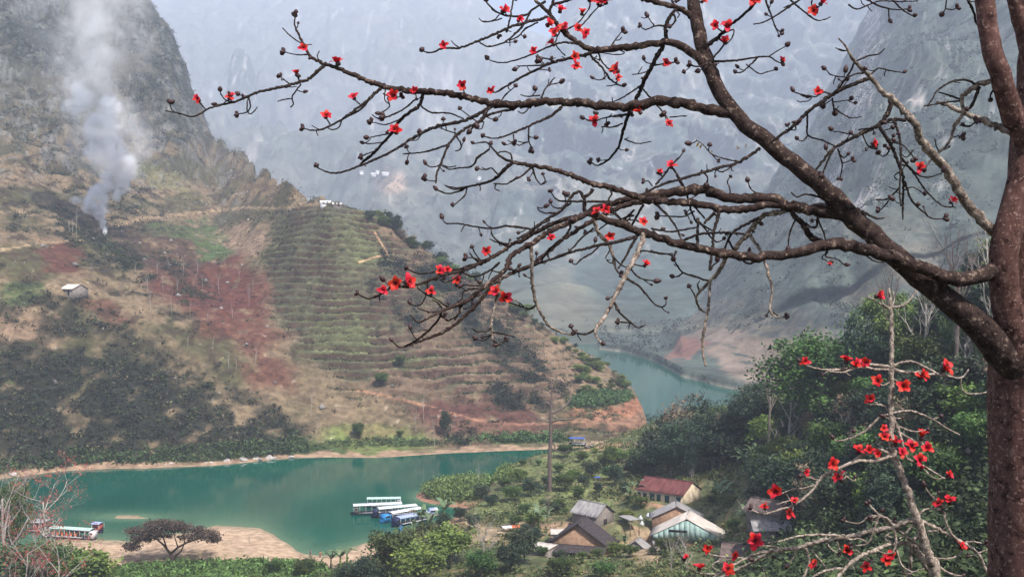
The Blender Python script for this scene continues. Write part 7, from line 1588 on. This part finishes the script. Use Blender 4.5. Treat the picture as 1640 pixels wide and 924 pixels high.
# the young cotton tree standing lower down the slope
D2 = 14.0
g2 = spot(1515, D2 + 0.2); 
T2 = Tree("young_cotton_tree", "slender young cotton tree with pale bark and large red flowers against the dark wood", (g2.x, g2.y, g2.z), D2, 202, (M_sap, M_sap))
B = T2.add
yb = 924 + (P(1505, 924, D2).z - g2.z) / D2 * FPX
B([(1535, yb + 10),(1515,(924 + yb) / 2),(1499,923),(1489,895),(1479,859),(1469,832),(1459,804),(1453,784),(1439,746),(1430,722),(1427,683),(1427,650),(1428,592),(1428,535),(1427,497),(1424,462)], [15,12,9.5,8.8,8.2,8,7,6.6,6,5.6,5.2,5,4.6,4,3.2,1.6], D=[D2 + .2, D2, D2], nm="trunk")
for p in [([(1428,588),(1403,584),(1381,585),(1355,590),(1327,592),(1300,588),(1281,580)],3,1.4), ([(1427,592),(1403,591),(1375,588),(1350,596),(1325,594)],2.6,1.6), ([(1429,588),(1446,580),(1465,580),(1484,589),(1503,599)],2.8,1.8), ([(1430,590),(1450,596),(1479,598),(1510,601),(1536,605),(1546,600),(1551,591)],3,1.2), ([(1539,605),(1540,621),(1550,630),(1570,630),(1583,627)],1.7,1), ([(1351,592),(1352,583),(1356,578)],1.3,1), ([(1465,597),(1475,594),(1480,602)],1.5,1),
    ([(1427,493),(1446,489),(1460,477),(1467,464)],2.6,1.3), ([(1426,496),(1408,486),(1390,475)],2.2,1.1), ([(1425,494),(1415,488),(1411,478)],2,1.2), ([(1429,490),(1432,480),(1430,466)],1.8,.9), ([(1402,481),(1396,478)],1.2,1),
    ([(1427,668),(1421,655),(1410,648),(1393,648),(1386,644)],2.4,1.3), ([(1427,663),(1407,669),(1387,689),(1363,701),(1343,706),(1336,703)],2.6,1.2), ([(1430,661),(1447,658),(1463,659),(1493,671),(1517,686),(1537,696)],2.6,1.3), ([(1430,668),(1438,685),(1443,703),(1450,722),(1454,735),(1470,741),(1493,754),(1513,766)],3.2,1.4), ([(1440,683),(1463,691),(1484,688)],2,1), ([(1441,693),(1470,708),(1480,702)],2,1.1), ([(1493,671),(1505,668)],1.4,1), ([(1427,640),(1440,652),(1447,655)],1.2,.9),([(1428,610),(1415,617),(1408,614)],1.8,1.1),([(1429,605),(1442,615),(1447,620)],1.8,1.1),([(1362,701),(1368,693)],1.2,.9),
    ([(1429,730),(1403,738),(1373,738),(1347,748),(1317,763),(1297,789),(1270,809),(1250,815),(1227,822),(1213,821),(1204,815)],3.6,1.4), ([(1427,727),(1410,720),(1395,724),(1375,732),(1360,742),(1345,748)],2.8,1.8), ([(1310,768),(1297,765),(1283,763)],1.6,1), ([(1307,776),(1285,782),(1270,783),(1255,789)],1.9,1.2), ([(1280,799),(1262,802),(1243,808)],1.8,1), ([(1345,750),(1355,762),(1368,770),(1370,766)],1.6,1), ([(1259,790),(1270,810),(1268,820)],1.2,.9),([(1470,742),(1478,750),(1498,766),(1515,764)],1.6,1),([(1425,700),(1412,708),(1405,712)],1.6,1.1),([(1405,645),(1392,643)],1.2,.9),
    ([(1475,834),(1507,849),(1537,866),(1563,883),(1574,900),(1580,917)],4,2.4), ([(1472,823),(1482,816),(1493,814),(1507,816)],2.4,1.6), ([(1513,819),(1515,835),(1523,853),(1533,864)],2,1.8), ([(1510,812),(1503,803),(1490,792),(1485,785),(1482,779)],2,1), ([(1463,863),(1480,853),(1507,849)],2.6,2.2), ([(1547,868),(1560,867),(1577,871)],1.8,1), ([(1565,886),(1578,881),(1590,878)],1.6,1), ([(1545,870),(1540,882),(1533,890)],1.8,1.1),
    ([(1467,832),(1448,836),(1430,843),(1397,849),(1363,858),(1323,864),(1280,876),(1250,880),(1231,884),(1211,897),(1186,909),(1155,924),(1135,938)],[6,5.6,5.2,4.8,4.6,4.2,4,3.8,3.4,3,2.8,2.6,2.2],None), ([(1240,880),(1211,886),(1186,898),(1160,913),(1140,926)],2.8,2), ([(1345,858),(1325,856),(1298,856),(1275,859),(1250,866),(1231,869)],2.6,1.4), ([(1247,877),(1233,874),(1217,874)],1.8,1.2), ([(1190,893),(1165,892),(1140,888),(1129,881)],1.8,1.1), ([(1147,919),(1124,918),(1108,914),(1096,898)],1.9,1.1), ([(1205,890),(1208,897)],1.4,1), ([(1152,915),(1140,905),(1152,897)],1.2,.9), ([(1322,860),(1330,852)],1.4,1), ([(1275,876),(1272,890),(1262,905)],1.4,.9),([(1290,875),(1296,900),(1286,926)],2.8,2.4),([(1222,905),(1225,925)],1.4,1),
    ([(1435,843),(1411,826),(1400,847),(1390,869),(1366,873)],2.8,1.4), ([(1411,826),(1429,840),(1435,869),(1427,891)],3,1.8), ([(1414,828),(1435,847),(1457,863),(1475,874)],3.2,2.2), ([(1409,826),(1392,827),(1376,838),(1354,834)],2.4,1.1), ([(1408,824),(1392,808)],2.2,1.3), ([(1466,874),(1455,869),(1429,871),(1400,881),(1370,895),(1346,919),(1335,935)],4.2,3), ([(1457,863),(1459,891),(1455,926)],3.6,3), ([(1462,874),(1479,899),(1493,921)],5.4,4.6), ([(1469,877),(1479,889),(1503,894),(1520,894),(1531,890)],2.4,1.4), ([(1497,902),(1519,917),(1540,922)],2.6,1.6), ([(1350,910),(1330,911),(1310,919),(1300,926)],2.4,2), ([(1467,836),(1458,845),(1451,853)],2.4,1.8), ([(1388,868),(1375,862),(1360,863),(1350,856)],1.8,1), ([(1400,880),(1420,886),(1433,884)],1.8,1.1),([(1340,865),(1345,880),(1362,900),(1368,910)],1.8,1.2),([(1370,880),(1385,890),(1400,902)],1.6,1.1),([(1436,880),(1445,905),(1462,915),(1480,910)],1.8,1.1),([(1325,868),(1330,878),(1342,886)],1.4,1),([(1425,852),(1418,862),(1432,872)],1.6,1.2),([(1440,862),(1448,858)],1.4,1),([(1300,880),(1312,895),(1325,910)],1.5,1.1),([(1400,893),(1390,908)],1.3,.9)]:
    B(*p)
T2.finish([(1405,474,12),(1290,580,12),(1355,578,11),(1370,584,14),(1388,580,13),(1512,590,16),(1474,603,13),(1406,611,12),(1447,620,14),(1396,641,14),(1415,686,10),(1415,701,14),(1374,723,13),(1393,722,10),(1405,727,11),(1434,710,12),(1460,716,14),(1485,718,15),(1476,700,13),(1443,725,11),(1472,737,14),(1475,750,11),(1332,743,15),(1347,767,15),(1289,756,9),(1518,761,12),(1245,786,15),(1272,804,9),(1262,824,12),(1225,813,9),(1505,808,15),(1521,804,15),(1208,865,15),(1134,878,13),(1120,910,16),(1098,893,10),(1178,891,10),(1166,912,12),(1306,905,15),(1355,882,11),(1389,909,12),(1420,897,12),(1427,893,12),(1538,876,10)], extra=26, budk=4.0, bud_p=.6)

# a few young leaves on one twig of the big tree
M_yleaf = plain("young bronze leaf", (0.42, 0.30, 0.10), trans=0.3)
for i, (px, py) in enumerate([(1113,224),(1119,229),(1124,232),(1132,237),(1139,243),(1180,238),(1186,237),(1193,238)]):
    q, dd = T1.near(px, py); me = petal_mesh(20 + i); me.materials.clear(); me.materials.append(M_yleaf)
    o = link("leaf", me, None, T1.t); o.location = P(px, py, q[2] - .02) - T1.base; o.scale = (.045, .03, .03); o.rotation_euler = (i * 1.1, i * .7, i * 2.1)

# ------------------------------------------------------------------ smoke from the field fire
def smoke_mat(name, dens, hot):
    m = bpy.data.materials.new(name); m.use_nodes = True; nt = m.node_tree; nt.nodes.remove(nt.nodes['Principled BSDF'])
    tc = nt.nodes.new("ShaderNodeTexCoord"); geo = nt.nodes.new("ShaderNodeNewGeometry")
    vl = nt.nodes.new("ShaderNodeVectorMath"); vl.operation = 'LENGTH'; nt.links.new(tc.outputs['Object'], vl.inputs[0])
    mr = nt.nodes.new("ShaderNodeMapRange"); mr.inputs[1].default_value = 1.0; mr.inputs[2].default_value = 0.15; mr.interpolation_type = 'SMOOTHSTEP'; nt.links.new(vl.outputs['Value'], mr.inputs[0])
    n = nt.nodes.new("ShaderNodeTexNoise"); n.inputs['Scale'].default_value = hot; n.inputs['Detail'].default_value = 4; n.inputs['Distortion'].default_value = 0.6; nt.links.new(geo.outputs['Position'], n.inputs['Vector'])
    m2 = nt.nodes.new("ShaderNodeMapRange"); m2.inputs[1].default_value = 0.40; m2.inputs[2].default_value = 0.68; nt.links.new(n.outputs['Fac'], m2.inputs[0])
    a = nt.nodes.new("ShaderNodeMath"); a.operation = 'MULTIPLY'; nt.links.new(mr.outputs[0], a.inputs[0]); nt.links.new(m2.outputs[0], a.inputs[1])
    b_ = nt.nodes.new("ShaderNodeMath"); b_.operation = 'MULTIPLY'; b_.inputs[1].default_value = dens; nt.links.new(a.outputs[0], b_.inputs[0])
    v = nt.nodes.new("ShaderNodeVolumePrincipled"); v.inputs['Color'].default_value = (0.99, 0.99, 1.0, 1); nt.links.new(b_.outputs[0], v.inputs['Density']); nt.links.new(v.outputs[0], nt.nodes['Material Output'].inputs['Volume'])
    return m
SM = [smoke_mat("dense smoke", 8.0, 0.35), smoke_mat("billowing smoke", 0.9, 0.16), smoke_mat("thin smoke", 0.034, 0.06)]
g = hill_point(168, 377); Ds = g.y - 3
ts = thing("smoke_plume", g, "white smoke rising from a fire beside the hillside track and drifting up the slope", "smoke")
puff = None
import bmesh
bm = bmesh.new(); bmesh.ops.create_icosphere(bm, subdivisions=3, radius=1); PM = {}
for i in range(3):
    me = bpy.data.meshes.new("smoke puff"); bm.to_mesh(me); me.materials.append(SM[i]); PM[i] = me
bm.free()
r_ = np.random.RandomState(12); PUFFS = [(168,370,3,9,0,0),(164,355,5,11,0,0),(159,341,9,11,-1,0)]
for px, py, sx, sy, rr, n_, d in [(148,334,10,8,11,4,-2),(136,328,10,10,10,4,-3),(166,322,10,12,12,4,-3),(182,304,14,14,14,6,-4),(200,292,12,12,12,4,-5),(186,270,20,18,18,6,-8),(170,240,22,22,18,6,-9),(165,205,28,28,20,5,-11),(155,165,34,30,20,4,-14)]:
    for q in range(n_): PUFFS.append((px + r_.normal() * sx * .6, py + r_.normal() * sy * .6, rr * r_.uniform(.6, 1.1), rr * r_.uniform(.7, 1.3), d + r_.uniform(-2, 1), 1))
PUFFS += [(195,262,44,44,-10,2),(190,215,66,70,-16,2),(150,235,50,56,-18,2),(150,150,62,70,-20,2),(130,80,66,80,-24,2),(115,0,84,90,-28,2),(185,40,70,90,-30,2)]
for px, py, rx, ry, d, k in PUFFS:
    o = link("puff", PM[k], None, ts); D = Ds + d; o.location = P(px, py, D) - g; s_ = D / FPX * 1.25; o.scale = (rx * s_, (rx + ry) / 2 * s_, ry * s_)
